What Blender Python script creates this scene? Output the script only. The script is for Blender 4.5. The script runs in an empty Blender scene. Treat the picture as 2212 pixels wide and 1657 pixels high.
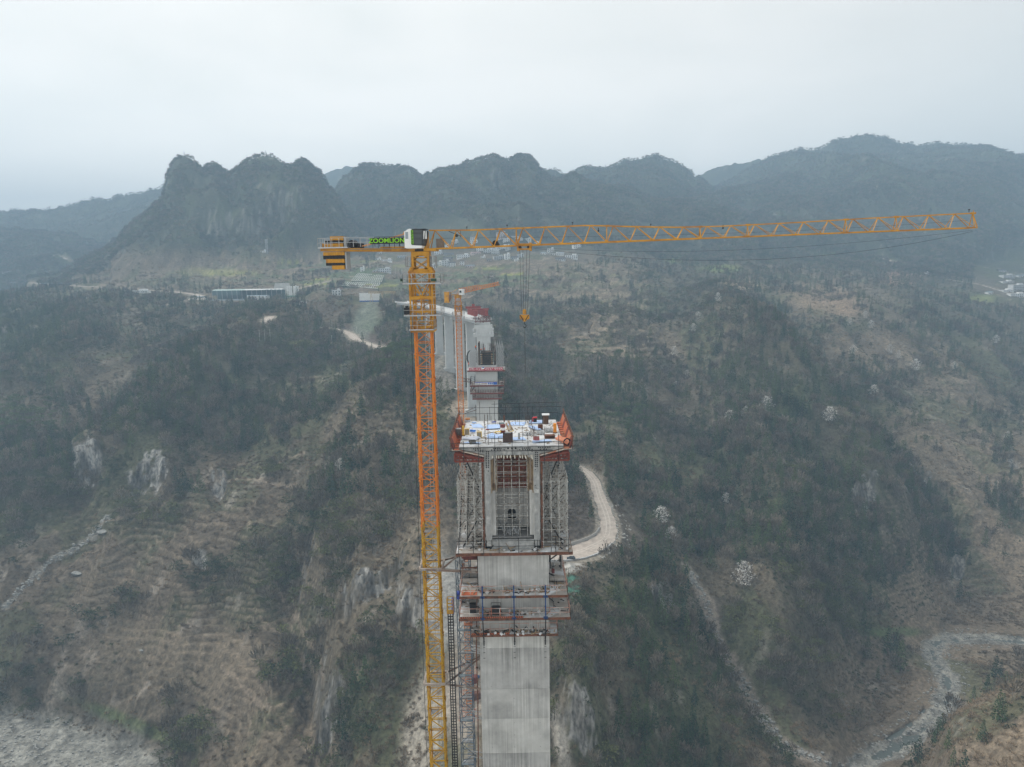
import bpy, bmesh, math, random
import numpy as np
from mathutils import Vector, Matrix
random.seed(7); RNG = np.random.default_rng(7)
R = math.radians
S = bpy.context.scene
COL = S.collection

# ---------------------------------------------------------------- camera
PITCH, ROLL, FOC, CX, CY = R(9.0), R(0.9), 1532.0, 1105.5, 828.5
cam_d = bpy.data.cameras.new('camera'); cam = bpy.data.objects.new('camera', cam_d); COL.objects.link(cam)
cam_d.sensor_width = 36.0; cam_d.lens = 36.0 * FOC / 2211.0
cam_d.clip_start = 1.0; cam_d.clip_end = 30000.0
cam.matrix_world = Matrix.Rotation(R(90) - PITCH, 4, 'X') @ Matrix.Rotation(-ROLL, 4, 'Z')
S.camera = cam

# ---------------------------------------------------------------- world, sun, exposure
SUN_EL, SUN_AZ = 52.0, -72.0        # sun to the left, behind thin cloud
world = bpy.data.worlds.new('World'); S.world = world; world.use_nodes = True
nt = world.node_tree; nt.nodes.clear()
def N(t, typ, **kw):
    n = t.nodes.new(typ)
    for k, v in kw.items(): setattr(n, k, v)
    return n
wo = N(nt, 'ShaderNodeOutputWorld'); bg = N(nt, 'ShaderNodeBackground')
sky = N(nt, 'ShaderNodeTexSky', sky_type='NISHITA', sun_disc=False)
sky.sun_elevation = R(SUN_EL); sky.sun_rotation = R(SUN_AZ); sky.air_density = 1.0; sky.dust_density = 3.0
tc = N(nt, 'ShaderNodeTexCoord'); mp = N(nt, 'ShaderNodeMapping'); mp.inputs['Scale'].default_value = (1.0, 1.0, 3.2)
nz = N(nt, 'ShaderNodeTexNoise'); nz.inputs['Scale'].default_value = 2.3; nz.inputs['Detail'].default_value = 5; nz.inputs['Roughness'].default_value = .5
nz.inputs['Distortion'].default_value = .4
cr = N(nt, 'ShaderNodeValToRGB')
cr.color_ramp.elements[0].position = .38; cr.color_ramp.elements[0].color = (8.6, 8.5, 8.0, 1)
cr.color_ramp.elements[1].position = .62; cr.color_ramp.elements[1].color = (9.6, 9.3, 8.75, 1)
mx = N(nt, 'ShaderNodeMixRGB'); mx.inputs['Fac'].default_value = .95
dt = N(nt, 'ShaderNodeVectorMath', operation='DOT_PRODUCT'); dt.inputs[1].default_value = (-.80, .55, .25)
nt.links.new(tc.outputs['Generated'], dt.inputs[0])
gl = N(nt, 'ShaderNodeMapRange', interpolation_type='SMOOTHSTEP'); gl.inputs['From Min'].default_value = -.6; gl.inputs['From Max'].default_value = .95
gl.inputs['To Min'].default_value = .62; gl.inputs['To Max'].default_value = 1.0
nt.links.new(dt.outputs['Value'], gl.inputs['Value'])
gs = N(nt, 'ShaderNodeVectorMath', operation='SCALE'); nt.links.new(cr.outputs['Color'], gs.inputs[0]); nt.links.new(gl.outputs[0], gs.inputs['Scale'])
nt.links.new(tc.outputs['Generated'], mp.inputs['Vector']); nt.links.new(mp.outputs['Vector'], nz.inputs['Vector'])
nt.links.new(nz.outputs['Fac'], cr.inputs['Fac'])
nt.links.new(sky.outputs['Color'], mx.inputs['Color1']); sx_ = N(nt, 'ShaderNodeSeparateXYZ'); nt.links.new(tc.outputs['Generated'], sx_.inputs[0])
hr = N(nt, 'ShaderNodeMapRange', interpolation_type='SMOOTHSTEP'); hr.inputs['From Min'].default_value = 0; hr.inputs['From Max'].default_value = .32; hr.inputs['To Min'].default_value = 1.6; hr.inputs['To Max'].default_value = 1.0
nt.links.new(sx_.outputs['Z'], hr.inputs['Value']); g2_ = N(nt, 'ShaderNodeVectorMath', operation='SCALE'); nt.links.new(gs.outputs[0], g2_.inputs[0]); nt.links.new(hr.outputs[0], g2_.inputs['Scale'])
nt.links.new(g2_.outputs[0], mx.inputs['Color2'])
nt.links.new(mx.outputs['Color'], bg.inputs['Color']); bg.inputs['Strength'].default_value = .105
nt.links.new(bg.outputs['Background'], wo.inputs['Surface'])
sl = bpy.data.lights.new('sun', 'SUN'); sl.energy = 1.5; sl.angle = R(14); sl.color = (1, .96, .9)
so = bpy.data.objects.new('sun', sl); COL.objects.link(so)
_a = R(SUN_AZ); _e = R(SUN_EL)
_d = Vector((math.sin(_a) * math.cos(_e), math.cos(_a) * math.cos(_e), math.sin(_e)))
so.rotation_euler = _d.to_track_quat('Z', 'Y').to_euler(); so.location = (0, 0, 400)
S.view_settings.view_transform = 'Standard'; S.view_settings.look = 'None'
S.view_settings.exposure = 0.54; S.view_settings.gamma = 1.0; S.view_settings.use_curve_mapping = False
S.cycles.max_bounces = 5; S.cycles.diffuse_bounces = 2; S.cycles.glossy_bounces = 2; S.cycles.transparent_max_bounces = 8
S.cycles.volume_bounces = 0

# ---------------------------------------------------------------- photo geometry (2211 px wide reading of the photograph)
cP, sP, cR, sR = math.cos(PITCH), math.sin(PITCH), math.cos(ROLL), math.sin(ROLL)
def ray(px, py):
    u = np.asarray(px, float) - CX; v = CY - np.asarray(py, float)
    u0 = u * cR + v * sR; v0 = -u * sR + v * cR
    fw = FOC * cP + v0 * sP
    return u0 / fw, (v0 * cP - FOC * sP) / fw            # x/y and z/y
def P(px, py, Y):
    a, b = ray(px, py); return Vector((float(a) * Y, Y, float(b) * Y))
def proj(X, Y, Z):
    X, Y, Z = (np.asarray(q, float) for q in (X, Y, Z))
    d = Y * cP - Z * sP; up = Y * sP + Z * cP
    d = np.maximum(d, 1e-3)
    u0 = FOC * X / d; v0 = FOC * up / d
    return CX + u0 * cR - v0 * sR, CY - (u0 * sR + v0 * cR)

# ---------------------------------------------------------------- helpers
def link(o, parent=None):
    COL.objects.link(o)
    if parent is not None: o.parent = parent
    return o
def tag(o, label=None, cat=None, group=None, kind=None):
    if label: o['label'] = label
    if cat: o['category'] = cat
    if group: o['group'] = group
    if kind: o['kind'] = kind
    return o
def empty(name, loc=(0, 0, 0), rz=0, label=None, cat=None, group=None):
    o = bpy.data.objects.new(name, None); o.empty_display_size = .5; link(o)
    o.location = loc; o.rotation_euler = (0, 0, rz)
    return tag(o, label, cat, group)
def copy_tree(o, parent=None):
    c = o.copy(); COL.objects.link(c)
    if parent is not None: c.parent = parent
    for ch in CH.get(o.name, []): 
        k = copy_tree(ch, c); CH.setdefault(c.name, []).append(k)
    return c
CH = {}
class MB:
    """collects simple solids and links them as one mesh object"""
    def __init__(s): s.v = []; s.f = []; s.m = []; s.mi = 0
    def add(s, vs, fs):
        b = len(s.v); s.v += [tuple(v) for v in vs]; s.f += [tuple(b + i for i in f) for f in fs]; s.m += [s.mi] * len(fs)
        return s
    def box(s, c, d, rz=0, M=None):
        x, y, z = d[0] / 2, d[1] / 2, d[2] / 2
        vs = [Vector((sx * x, sy * y, sz * z)) for sz in (-1, 1) for sy in (-1, 1) for sx in (-1, 1)]
        if rz: 
            q = Matrix.Rotation(rz, 3, 'Z'); vs = [q @ v for v in vs]
        if M is not None: vs = [M @ v for v in vs]
        c = Vector(c)
        return s.add([v + c for v in vs], [(0, 2, 3, 1), (4, 5, 7, 6), (0, 1, 5, 4), (2, 6, 7, 3), (0, 4, 6, 2), (1, 3, 7, 5)])
    def b2(s, lo, hi):
        return s.box([(a + b) / 2 for a, b in zip(lo, hi)], [abs(b - a) for a, b in zip(lo, hi)])
    def bar(s, a, b, w, h=None, n=4, cap=True):
        a = Vector(a); b = Vector(b); d = b - a
        if d.length < 1e-6: return s
        d.normalize(); ref = Vector((0, 0, 1)) if abs(d.z) < .95 else Vector((0, 1, 0))
        e1 = d.cross(ref).normalized(); e2 = e1.cross(d).normalized(); h = w if h is None else h
        if n == 4: off = [(-.5, -.5), (.5, -.5), (.5, .5), (-.5, .5)]
        else: off = [(.5 * math.cos(2 * math.pi * k / n), .5 * math.sin(2 * math.pi * k / n)) for k in range(n)]
        ring = [e1 * (p * w) + e2 * (q * h) for p, q in off]
        fs = [(i, (i + 1) % n, n + (i + 1) % n, n + i) for i in range(n)]
        if cap: fs += [tuple(range(n - 1, -1, -1)), tuple(range(n, 2 * n))]
        return s.add([a + r for r in ring] + [b + r for r in ring], fs)
    def tube(s, pts, w, n=5):
        for a, b in zip(pts[:-1], pts[1:]): s.bar(a, b, w, n=n)
        return s
    def prism(s, poly, axis, a, b):
        """poly: 2D outline, extruded along axis between a and b"""
        n = len(poly)
        def q(p, t):
            return {'x': (t, p[0], p[1]), 'y': (p[0], t, p[1]), 'z': (p[0], p[1], t)}[axis]
        return s.add([q(p, a) for p in poly] + [q(p, b) for p in poly],
                     [(i, (i + 1) % n, n + (i + 1) % n, n + i) for i in range(n)] + [tuple(range(n - 1, -1, -1)), tuple(range(n, 2 * n))])
    def mesh(s, name, mat):
        me = bpy.data.meshes.new(name); me.from_pydata(s.v, [], s.f)
        mats = mat if isinstance(mat, (list, tuple)) else [mat]
        for m_ in mats: me.materials.append(m_)
        if len(mats) > 1: me.polygons.foreach_set('material_index', s.m)
        bm = bmesh.new(); bm.from_mesh(me); bmesh.ops.recalc_face_normals(bm, faces=bm.faces); bm.to_mesh(me); bm.free()
        return me
    def build(s, name, mat, parent=None, loc=None, rz=0):
        o = bpy.data.objects.new(name, s.mesh(name, mat)); link(o, parent)
        if loc is not None: o.location = loc
        if rz: o.rotation_euler = (0, 0, rz)
        if parent is not None: CH.setdefault(parent.name, []).append(o)
        return o
def inst(name, me, parent=None, loc=(0, 0, 0), rot=(0, 0, 0), sc=(1, 1, 1)):
    o = bpy.data.objects.new(name, me); link(o, parent); o.location = loc; o.rotation_euler = rot; o.scale = sc
    if parent is not None: CH.setdefault(parent.name, []).append(o)
    return o

# ---------------------------------------------------------------- materials
def mat(name, col, rough=.8, metal=0.0, var=.18, scale=3.0, bump=0.0, streak=0.0, dirt=None, spec=.3):
    """plain surface with uneven colour, optional vertical streaks and a second (dirt) colour in patches"""
    m = bpy.data.materials.new(name); m.use_nodes = True; t = m.node_tree; b = t.nodes['Principled BSDF']
    b.inputs['Roughness'].default_value = rough; b.inputs['Metallic'].default_value = metal
    b.inputs['Specular IOR Level'].default_value = spec
    tc = N(t, 'ShaderNodeTexCoord'); n1 = N(t, 'ShaderNodeTexNoise'); n1.inputs['Scale'].default_value = scale
    n1.inputs['Detail'].default_value = 6; n1.inputs['Roughness'].default_value = .65
    t.links.new(tc.outputs['Object'], n1.inputs['Vector'])
    mr = N(t, 'ShaderNodeMapRange'); mr.inputs['From Min'].default_value = .3; mr.inputs['From Max'].default_value = .7
    mr.inputs['To Min'].default_value = 1 - var; mr.inputs['To Max'].default_value = 1 + var
    t.links.new(n1.outputs['Fac'], mr.inputs['Value'])
    last = N(t, 'ShaderNodeRGB'); last.outputs[0].default_value = (*col, 1); last = last.outputs[0]
    if dirt is not None:
        n2 = N(t, 'ShaderNodeTexNoise'); n2.inputs['Scale'].default_value = scale * .45; n2.inputs['Detail'].default_value = 7
        t.links.new(tc.outputs['Object'], n2.inputs['Vector'])
        m2 = N(t, 'ShaderNodeMapRange'); m2.inputs['From Min'].default_value = .5; m2.inputs['From Max'].default_value = .62
        t.links.new(n2.outputs['Fac'], m2.inputs['Value'])
        k = N(t, 'ShaderNodeMixRGB'); t.links.new(m2.outputs[0], k.inputs['Fac']); t.links.new(last, k.inputs['Color1'])
        k.inputs['Color2'].default_value = (*dirt, 1); last = k.outputs[0]
    if streak:
        mpp = N(t, 'ShaderNodeMapping'); mpp.inputs['Scale'].default_value = (4.0, 4.0, .05)
        t.links.new(tc.outputs['Object'], mpp.inputs['Vector'])
        n3 = N(t, 'ShaderNodeTexNoise'); n3.inputs['Scale'].default_value = 1.1; n3.inputs['Detail'].default_value = 6; n3.inputs['Roughness'].default_value = .75
        t.links.new(mpp.outputs[0], n3.inputs['Vector'])
        m3 = N(t, 'ShaderNodeMapRange'); m3.inputs['From Min'].default_value = .38; m3.inputs['From Max'].default_value = .6
        m3.inputs['To Min'].default_value = 1 - streak; m3.inputs['To Max'].default_value = 1 + streak * .35
        t.links.new(n3.outputs['Fac'], m3.inputs['Value'])
        n4 = N(t, 'ShaderNodeTexNoise'); n4.inputs['Scale'].default_value = .22; n4.inputs['Detail'].default_value = 3
        t.links.new(tc.outputs['Object'], n4.inputs['Vector']); m4 = N(t, 'ShaderNodeMapRange'); m4.inputs['From Min'].default_value = .36; m4.inputs['From Max'].default_value = .54
        t.links.new(n4.outputs['Fac'], m4.inputs['Value']); mxs = N(t, 'ShaderNodeMix'); t.links.new(m4.outputs[0], mxs.inputs['Factor']); mxs.inputs['A'].default_value = .93; t.links.new(m3.outputs[0], mxs.inputs['B'])
        mu = N(t, 'ShaderNodeMath', operation='MULTIPLY'); t.links.new(mr.outputs[0], mu.inputs[0]); t.links.new(mxs.outputs[0], mu.inputs[1])
        fac = mu.outputs[0]
    else: fac = mr.outputs[0]
    k = N(t, 'ShaderNodeVectorMath', operation='SCALE'); t.links.new(last, k.inputs[0]); t.links.new(fac, k.inputs['Scale'])
    t.links.new(k.outputs[0], b.inputs['Base Color'])
    if bump:
        bp = N(t, 'ShaderNodeBump'); bp.inputs['Strength'].default_value = .6; bp.inputs['Distance'].default_value = bump
        t.links.new(n1.outputs['Fac'], bp.inputs['Height']); t.links.new(bp.outputs[0], b.inputs['Normal'])
    return m

# ---------------------------------------------------------------- noise
def _h(ix, iy, s):
    n = (ix.astype(np.int64) * 374761393 + iy.astype(np.int64) * 668265263 + s * 982451653) & 0xffffffff
    n = ((n ^ (n >> 13)) * 1274126177) & 0xffffffff
    return ((n ^ (n >> 16)) & 0xffff) / 65535.0
def vn(x, y, s=0):
    ix = np.floor(x); iy = np.floor(y); fx = x - ix; fy = y - iy
    fx = fx * fx * fx * (fx * (fx * 6 - 15) + 10); fy = fy * fy * fy * (fy * (fy * 6 - 15) + 10)
    a = _h(ix, iy, s); b = _h(ix + 1, iy, s); c = _h(ix, iy + 1, s); d = _h(ix + 1, iy + 1, s)
    return (a + (b - a) * fx) * (1 - fy) + (c + (d - c) * fx) * fy
def fbm(x, y, w, o=4, s=0, ridged=False, g=.5):
    x = np.asarray(x, float) / w; y = np.asarray(y, float) / w; t = 0; a = 1; n = 0
    for k in range(o):
        v = vn(x + 17.3 * k, y - 9.1 * k, s + k)
        if ridged: v = 1 - abs(2 * v - 1)
        t = t + a * v; n += a; a *= g; x = x * 2.03; y = y * 2.03
    return t / n
def sstep(a, b, x): 
    t = np.clip((np.asarray(x, float) - a) / (b - a), 0, 1); return t * t * (3 - 2 * t)

# ---------------------------------------------------------------- terrain heights
RIVZ = -250.0
# columns: reading x, then (reading y, distance) pairs from near to far; a tuple with 'z' gives a height outright
Zc = lambda Y, z: ('z', Y, z)
near = [Zc(-400, -120), Zc(-150, -165), Zc(40, -195), Zc(85, -205), Zc(130, -238), Zc(165, -250)]
cols = {
 -700: near[:3] + [Zc(200, -190), Zc(300, -245), Zc(345, -250), Zc(420, -200), Zc(600, -110), Zc(900, -40), Zc(1500, 0), Zc(2600, 60), Zc(6000, 150)],
 -200: near[:3] + [Zc(180, -200), Zc(290, -248), Zc(345, -250), (1500, 385), (1200, 455), (1000, 540), (800, 720), (700, 900), (640, 1150), Zc(1500, -30), Zc(2200, -30), Zc(6000, 150)],
 0:    near[:3] + [Zc(180, -200), Zc(240, -190), Zc(275, -228), Zc(310, -250), (1600, 350), (1540, 362), (1400, 400), (1200, 455), (1000, 535), (900, 605), (800, 710), (700, 880), (660, 1000), (635, 1120), Zc(1400, -60), Zc(2000, -60), Zc(3000, 20), Zc(6000, 150)],
 150:  near[:3] + [Zc(180, -215), Zc(240, -210), Zc(275, -240), Zc(310, -250), (1630, 340), (1560, 355), (1400, 398), (1200, 450), (1000, 528), (900, 592), (800, 695), (700, 860), (640, 1080), (612, 1200), Zc(1500, -55), Zc(2200, -30), Zc(6000, 150)],
 300:  near + [Zc(220, -250), Zc(300, -250), (1657, 328), (1500, 366), (1400, 392), (1300, 415), (1200, 445), (1000, 520), (900, 582), (800, 680), (700, 850), (650, 1000), (615, 1150), (585, 1300), (555, 1450), Zc(2200, 40), Zc(6000, 150)],
 600:  near + [Zc(220, -250), Zc(270, -245), (1657, 300), (1500, 338), (1400, 365), (1300, 392), (1200, 420), (1100, 458), (1000, 503), (900, 555), (800, 650), (750, 725), (700, 820), (645, 980), (615, 1100), (590, 1220), (560, 1370), (530, 1550), Zc(2400, 90), Zc(6000, 150)],
 700:  near + [Zc(210, -248), Zc(250, -225), (1657, 285), (1500, 322), (1400, 350), (1300, 378), (1200, 408), (1100, 440), (1000, 485), (900, 545), (800, 640), (750, 715), (700, 805), (645, 950), (600, 1110), (560, 1300), (530, 1480), Zc(2400, 110), Zc(6000, 150)],
 790:  near + [Zc(205, -230), (1657, 262), (1500, 298), (1400, 322), (1300, 345), (1200, 368), (1100, 402), (1000, 450), (900, 515), (800, 615), (750, 690), (700, 790), (645, 930), (600, 1080), (560, 1260), (530, 1450), Zc(2400, 120), Zc(6000, 150)],
 950:  near + [Zc(195, -205), (1657, 235), (1500, 268), (1400, 290), (1300, 312), (1200, 335), (1100, 362), (1000, 395), (900, 438), (824, 492), (770, 550), (730, 640), (700, 740), (650, 910), (600, 1080), (560, 1240), (520, 1450), (480, 1750), Zc(2600, 210), Zc(6000, 200)],
 1035: near + [Zc(195, -200), (1657, 228), (1500, 268), (1400, 286), (1300, 318), (1200, 345), (1100, 375), (1000, 405), (880, 445), (800, 560), (750, 660), (700, 780), (650, 930), (600, 1085), (560, 1240), (520, 1450), (480, 1750), Zc(2600, 215), Zc(6000, 200)],
 1100: near + [Zc(195, -195), (1657, 225), (1500, 268), (1400, 285), (1300, 325), (1212, 358), (1100, 395), (1000, 440), (900, 510), (800, 620), (750, 700), (700, 800), (650, 940), (600, 1090), (560, 1240), (520, 1450), (480, 1750), Zc(2600, 220), Zc(6000, 200)],
 1230: near + [Zc(200, -200), (1657, 232), (1500, 256), (1400, 285), (1300, 322), (1230, 345), (1212, 358), (1180, 375), (1100, 405), (1005, 470), (900, 530), (800, 640), (750, 725), (700, 820), (650, 940), (600, 1080), (560, 1240), (520, 1450), (480, 1750), Zc(2600, 230), Zc(6000, 200)],
 1330: near + [Zc(205, -225), (1657, 246), (1500, 272), (1400, 300), (1300, 330), (1212, 368), (1120, 400), (1000, 462), (900, 535), (800, 640), (750, 730), (700, 825), (650, 950), (600, 1090), (560, 1250), (520, 1480), (480, 1800), Zc(2600, 220), Zc(6000, 200)],
 1450: near + [Zc(215, -245), (1657, 270), (1500, 305), (1400, 330), (1300, 355), (1200, 385), (1100, 425), (1000, 480), (900, 550), (800, 640), (700, 810), (650, 950), (600, 1120), (560, 1300), (500, 1700), Zc(2600, 180), Zc(6000, 200)],
 1580: near + [Zc(220, -250), (1657, 288), (1500, 335), (1400, 362), (1300, 382), (1200, 405), (1100, 445), (1000, 500), (900, 570), (800, 665), (700, 820), (650, 930), (600, 1100), (560, 1350), (500, 1750), Zc(2600, 170), Zc(6000, 200)],
 1700: near + [Zc(230, -250), Zc(270, -248), (1640, 305), (1500, 345), (1400, 366), (1300, 386), (1200, 415), (1100, 458), (1000, 515), (900, 588), (800, 680), (700, 825), (640, 980), (600, 1150), (560, 1400), (500, 1800), Zc(2600, 170), Zc(6000, 200)],
 1850: near + [Zc(230, -248), Zc(290, -250), (1657, 327), (1600, 345), (1500, 378), (1400, 410), (1300, 440), (1200, 465), (1100, 500), (1000, 560), (900, 640), (800, 740), (700, 880), (640, 1030), (600, 1200), (560, 1450), (500, 1850), Zc(2600, 180), Zc(6000, 200)],
 1950: near[:3] + [Zc(150, -230), Zc(230, -215), Zc(262, -225), Zc(330, -250), (1600, 350), (1500, 385), (1400, 432), (1300, 462), (1200, 495), (1100, 535), (1000, 595), (900, 675), (800, 790), (700, 940), (640, 1100), (600, 1270), (560, 1500), (500, 1900), Zc(2600, 200), Zc(6000, 200)],
 2050: near[:3] + [Zc(150, -195), Zc(230, -174), Zc(258, -181), Zc(300, -222), Zc(370, -250), Zc(407, -250), (1370, 455), (1300, 485), (1200, 522), (1100, 565), (1000, 630), (900, 715), (800, 830), (700, 990), (640, 1150), (600, 1320), (560, 1550), (500, 1950), Zc(2600, 220), Zc(6000, 200)],
 2211: near[:3] + [Zc(150, -165), Zc(230, -158), Zc(262, -164), Zc(320, -215), Zc(375, -243), Zc(415, -249), Zc(445, -250), (1350, 465), (1300, 490), (1200, 535), (1100, 590), (1000, 665), (900, 765), (800, 880), (700, 1040), (640, 1200), (600, 1380), (560, 1600), (500, 2000), Zc(2600, 240), Zc(6000, 200)],
 2500: near[:3] + [Zc(150, -120), Zc(262, -125), Zc(330, -190), Zc(400, -243), Zc(440, -250), Zc(500, -205), Zc(700, -110), Zc(900, -60), Zc(1200, -10), Zc(2000, 100), Zc(6000, 200)],
 3100: near[:3] + [Zc(262, -80), Zc(500, -100), Zc(900, 0), Zc(2000, 150), Zc(6000, 200)],
}
def col_table(px, pts):
    Y, U, Z = [], [], []
    for p in pts:
        if p[0] == 'z':
            Yk, z = p[1], p[2]
            py = 1000.0
            if Yk > 60:
                for _ in range(6):
                    a, b = ray(px, py); py += (float(b) - z / Yk) * 1500 * .8
                u = float(ray(px, py)[0])
            else: u = float(ray(px, 1657)[0])
        else:
            Yk = p[1]; a, b = ray(px, p[0]); u = float(a); z = float(b) * Yk
        Y.append(Yk); U.append(u); Z.append(z)
    return np.array(Y, float), np.array(U), np.array(Z)
tabs = [col_table(k, cols[k]) for k in sorted(cols)]
rowsY = np.concatenate([np.linspace(-400, 210, 30)[:-1], np.linspace(210, 330, 80)[:-1], np.linspace(330, 530, 215)[:-1], np.linspace(530, 800, 135)[:-1], np.geomspace(800, 2400, 190)[:-1], np.geomspace(2400, 4600, 60)])
ucols = np.concatenate([np.linspace(-2.2, -.84, 22)[:-1], np.linspace(-.84, .84, 620), np.linspace(.84, 2.2, 22)[1:]])
NR, NC = len(rowsY), len(ucols)
def Wf(Y): return np.maximum(Y, 110.0)
UU, YY = np.meshgrid(ucols, rowsY); XX = UU * Wf(YY)
ZB = np.zeros((NR, NC))
for i, Y in enumerate(rowsY):
    uc = np.array([np.interp(Y, t[0], t[1]) for t in tabs]); zc = np.array([np.interp(Y, t[0], t[2]) for t in tabs])
    for k in range(1, len(uc)): uc[k] = max(uc[k], uc[k - 1] + 1e-4)
    ZB[i] = np.interp(ucols, uc, zc)
def blur(a, n, ax):
    k = np.hanning(2 * n + 3)[1:-1]; k /= k.sum()
    p = np.pad(a, [(n, n) if q == ax else (0, 0) for q in (0, 1)], mode='edge')
    out = 0
    for j in range(2 * n + 1):
        out = out + k[j] * (p[j:j + a.shape[0], :] if ax == 0 else p[:, j:j + a.shape[1]])
    return out
ZB = blur(blur(ZB, 9, 1), 4, 0)

# karst peaks and the far ranges: skyline, distance of the crest, depth of the front and back slope
def layer(sk, Yc, wf, wb, base, amp, wl, pw, seed, w_var=.25):
    global ZB
    sk = np.array(sk, float)
    a, b = ray(sk[:, 0], sk[:, 1]); 
    uu = ucols; zc = np.interp(uu, a, b * Yc, left=-999, right=-999)
    fine = (fbm(uu * Yc, uu * 0, 26, 3, seed) - .5) * 14 * (Yc / 1500) ** .3
    fine = np.broadcast_to(fine, ZB.shape); zc = np.broadcast_to(zc, ZB.shape)
    wob = (fbm(XX, YY, wl * 1.3, 3, seed + 5) - .5) * 2
    base = np.minimum(base, ZB)
    w = np.where(YY < Yc, wf, wb) * (1 + w_var * wob)
    t = np.clip(abs(YY - Yc) / w, 0, 1)
    p = 1 - t ** pw
    z = base + (zc - base) * p + fine * np.exp(-(t * 7) ** 2) + (fbm(XX, YY, 34, 3, seed + 2) - .5) * 16 * (1 - t)
    rg = fbm(XX, YY * .8, wl, 2, seed + 9, ridged=True, g=.4) - .6
    z = z + rg * amp * .6 * np.clip(t * 5, 0, 1) * np.clip((1 - t) * 4, 0, 1)
    ok = (zc > -900)
    ZB = np.where(ok & (t < 1), np.maximum(ZB, z), ZB)
L1 = [(60,612),(120,602),(200,562),(255,525),(270,500),(310,470),(345,440),(354,420),(362,376),(380,354),(403,345),(424,356),(438,368),(450,357),(468,358),(484,376),(494,384),(512,368),(535,352),(565,343),(595,348),(615,362),(630,371),(645,362),(662,364),(690,375),(705,395),(722,412),(738,445),(755,480),(790,520),(830,545)]
layer(L1, 1560, 330, 260, 0, 60, 120, 1.7, 11)
L2 = [(690,470),(715,425),(730,405),(750,385),(770,368),(820,360),(850,366),(885,366),(905,378),(925,400),(960,430),(1010,470)]
layer(L2, 1950, 420, 300, 30, 60, 150, 1.6, 31)
L3 = [(850,460),(890,420),(915,389),(950,374),(1000,361),(1050,345),(1065,340),(1090,346),(1105,348),(1130,340),(1141,341),(1155,356),(1168,378),(1190,388),(1230,386),(1245,384),(1265,390),(1330,410),(1400,428),(1480,445),(1560,462),(1640,490)]
layer(L3, 1850, 480, 400, 40, 55, 150, 1.4, 51)
layer([(1190,395),(1225,378),(1260,362),(1310,360),(1330,355),(1370,343),(1410,337),(1440,345),(1460,355),(1490,372),(1520,392),(1560,420),(1620,450),(1700,470)], 2350, 650, 400, 60, 80, 240, 1.1, 71)
layer([(1470,405),(1505,378),(1540,362),(1570,352),(1600,348),(1640,345),(1670,340),(1700,345),(1760,352)], 2950, 600, 400, 60, 90, 280, 1.1, 81)
layer([(1480,440),(1540,408),(1580,388),(1620,368),(1650,347),(1690,331),(1720,325),(1750,325),(1770,318),(1800,305),(1840,296),(1872,290),(1900,294),(1950,308),(1990,318),(2040,310),(2080,315),(2120,316),(2160,320),(2211,335),(2300,350),(2600,380)], 2600, 1000, 500, 110, 110, 280, 1.0, 91)
layer([(-400,440),(-200,452),(0,457),(100,452),(160,440),(200,432),(260,425),(300,415),(350,400),(400,392),(460,400)], 2750, 1050, 500, -40, 110, 290, 1.0, 101)
layer([(640,400),(695,376),(730,365),(765,360),(800,370),(870,385),(915,384),(950,371),(985,363),(1020,350),(1040,354),(1100,380)], 3200, 600, 400, 60, 90, 280, 1.0, 111)
layer([(1130,395),(1165,374),(1180,368),(1200,372),(1230,390)], 2250, 400, 300, 60, 50, 160, 1.2, 121)

# nearer humps and spurs in front of the main ridges
for sk_, Yc_, wf_, wb_, base_, am_, wl_, pw_, sd_ in (
    ([(470,500),(505,440),(535,412),(570,398),(605,386),(635,392),(665,418),(690,440),(715,475),(750,520)], 1470, 240, 220, 0, 35, 90, 1.8, 131),
    ([(235,550),(265,512),(300,488),(335,452),(365,430),(395,424),(425,440),(450,470),(490,510),(520,540)], 1440, 230, 200, 0, 30, 80, 1.6, 137),
    ([(640,500),(668,450),(690,428),(705,426),(728,446),(752,480),(790,520)], 1500, 200, 180, 0, 25, 80, 1.6, 139),
    ([(440,520),(470,496),(500,484),(540,480),(580,486),(620,500),(670,520),(720,540)], 1390, 170, 150, 0, 18, 70, 1.4, 141),
    ([(900,470),(940,438),(980,420),(1020,404),(1060,398),(1100,404),(1150,420),(1210,440),(1300,468),(1380,490)], 1700, 320, 240, 40, 30, 110, 1.5, 143),
    ([(700,500),(750,470),(790,452),(840,440),(880,448),(930,466),(980,490)], 1720, 300, 240, 30, 30, 110, 1.5, 149),
    ([(1350,480),(1400,452),(1450,434),(1510,428),(1570,436),(1640,460),(1700,480)], 2050, 500, 300, 50, 40, 150, 1.3, 151),
    ([(1580,470),(1640,440),(1700,424),(1760,414),(1830,418),(1900,430),(1980,428),(2060,440),(2150,462)], 2080, 560, 320, 60, 50, 170, 1.3, 157),
    ([(1860,420),(1930,392),(2000,374),(2070,364),(2140,368),(2211,384),(2300,400)], 2350, 600, 300, 80, 50, 190, 1.2, 163),
    ([(-200,520),(0,500),(80,498),(160,510),(230,530),(300,560)], 2150, 560, 300, -40, 40, 170, 1.3, 167)):
    layer(sk_, Yc_, wf_, wb_, base_, am_, wl_, pw_, sd_)
PXg, PYg = proj(XX, YY, ZB)
def blob(px, py, rx, ry, rot=0):
    dx = PXg - px; dy = PYg - py; c, s = math.cos(R(rot)), math.sin(R(rot))
    return np.exp(-(((dx * c + dy * s) / rx) ** 2 + ((-dx * s + dy * c) / ry) ** 2))
Z = ZB.copy()
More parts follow.
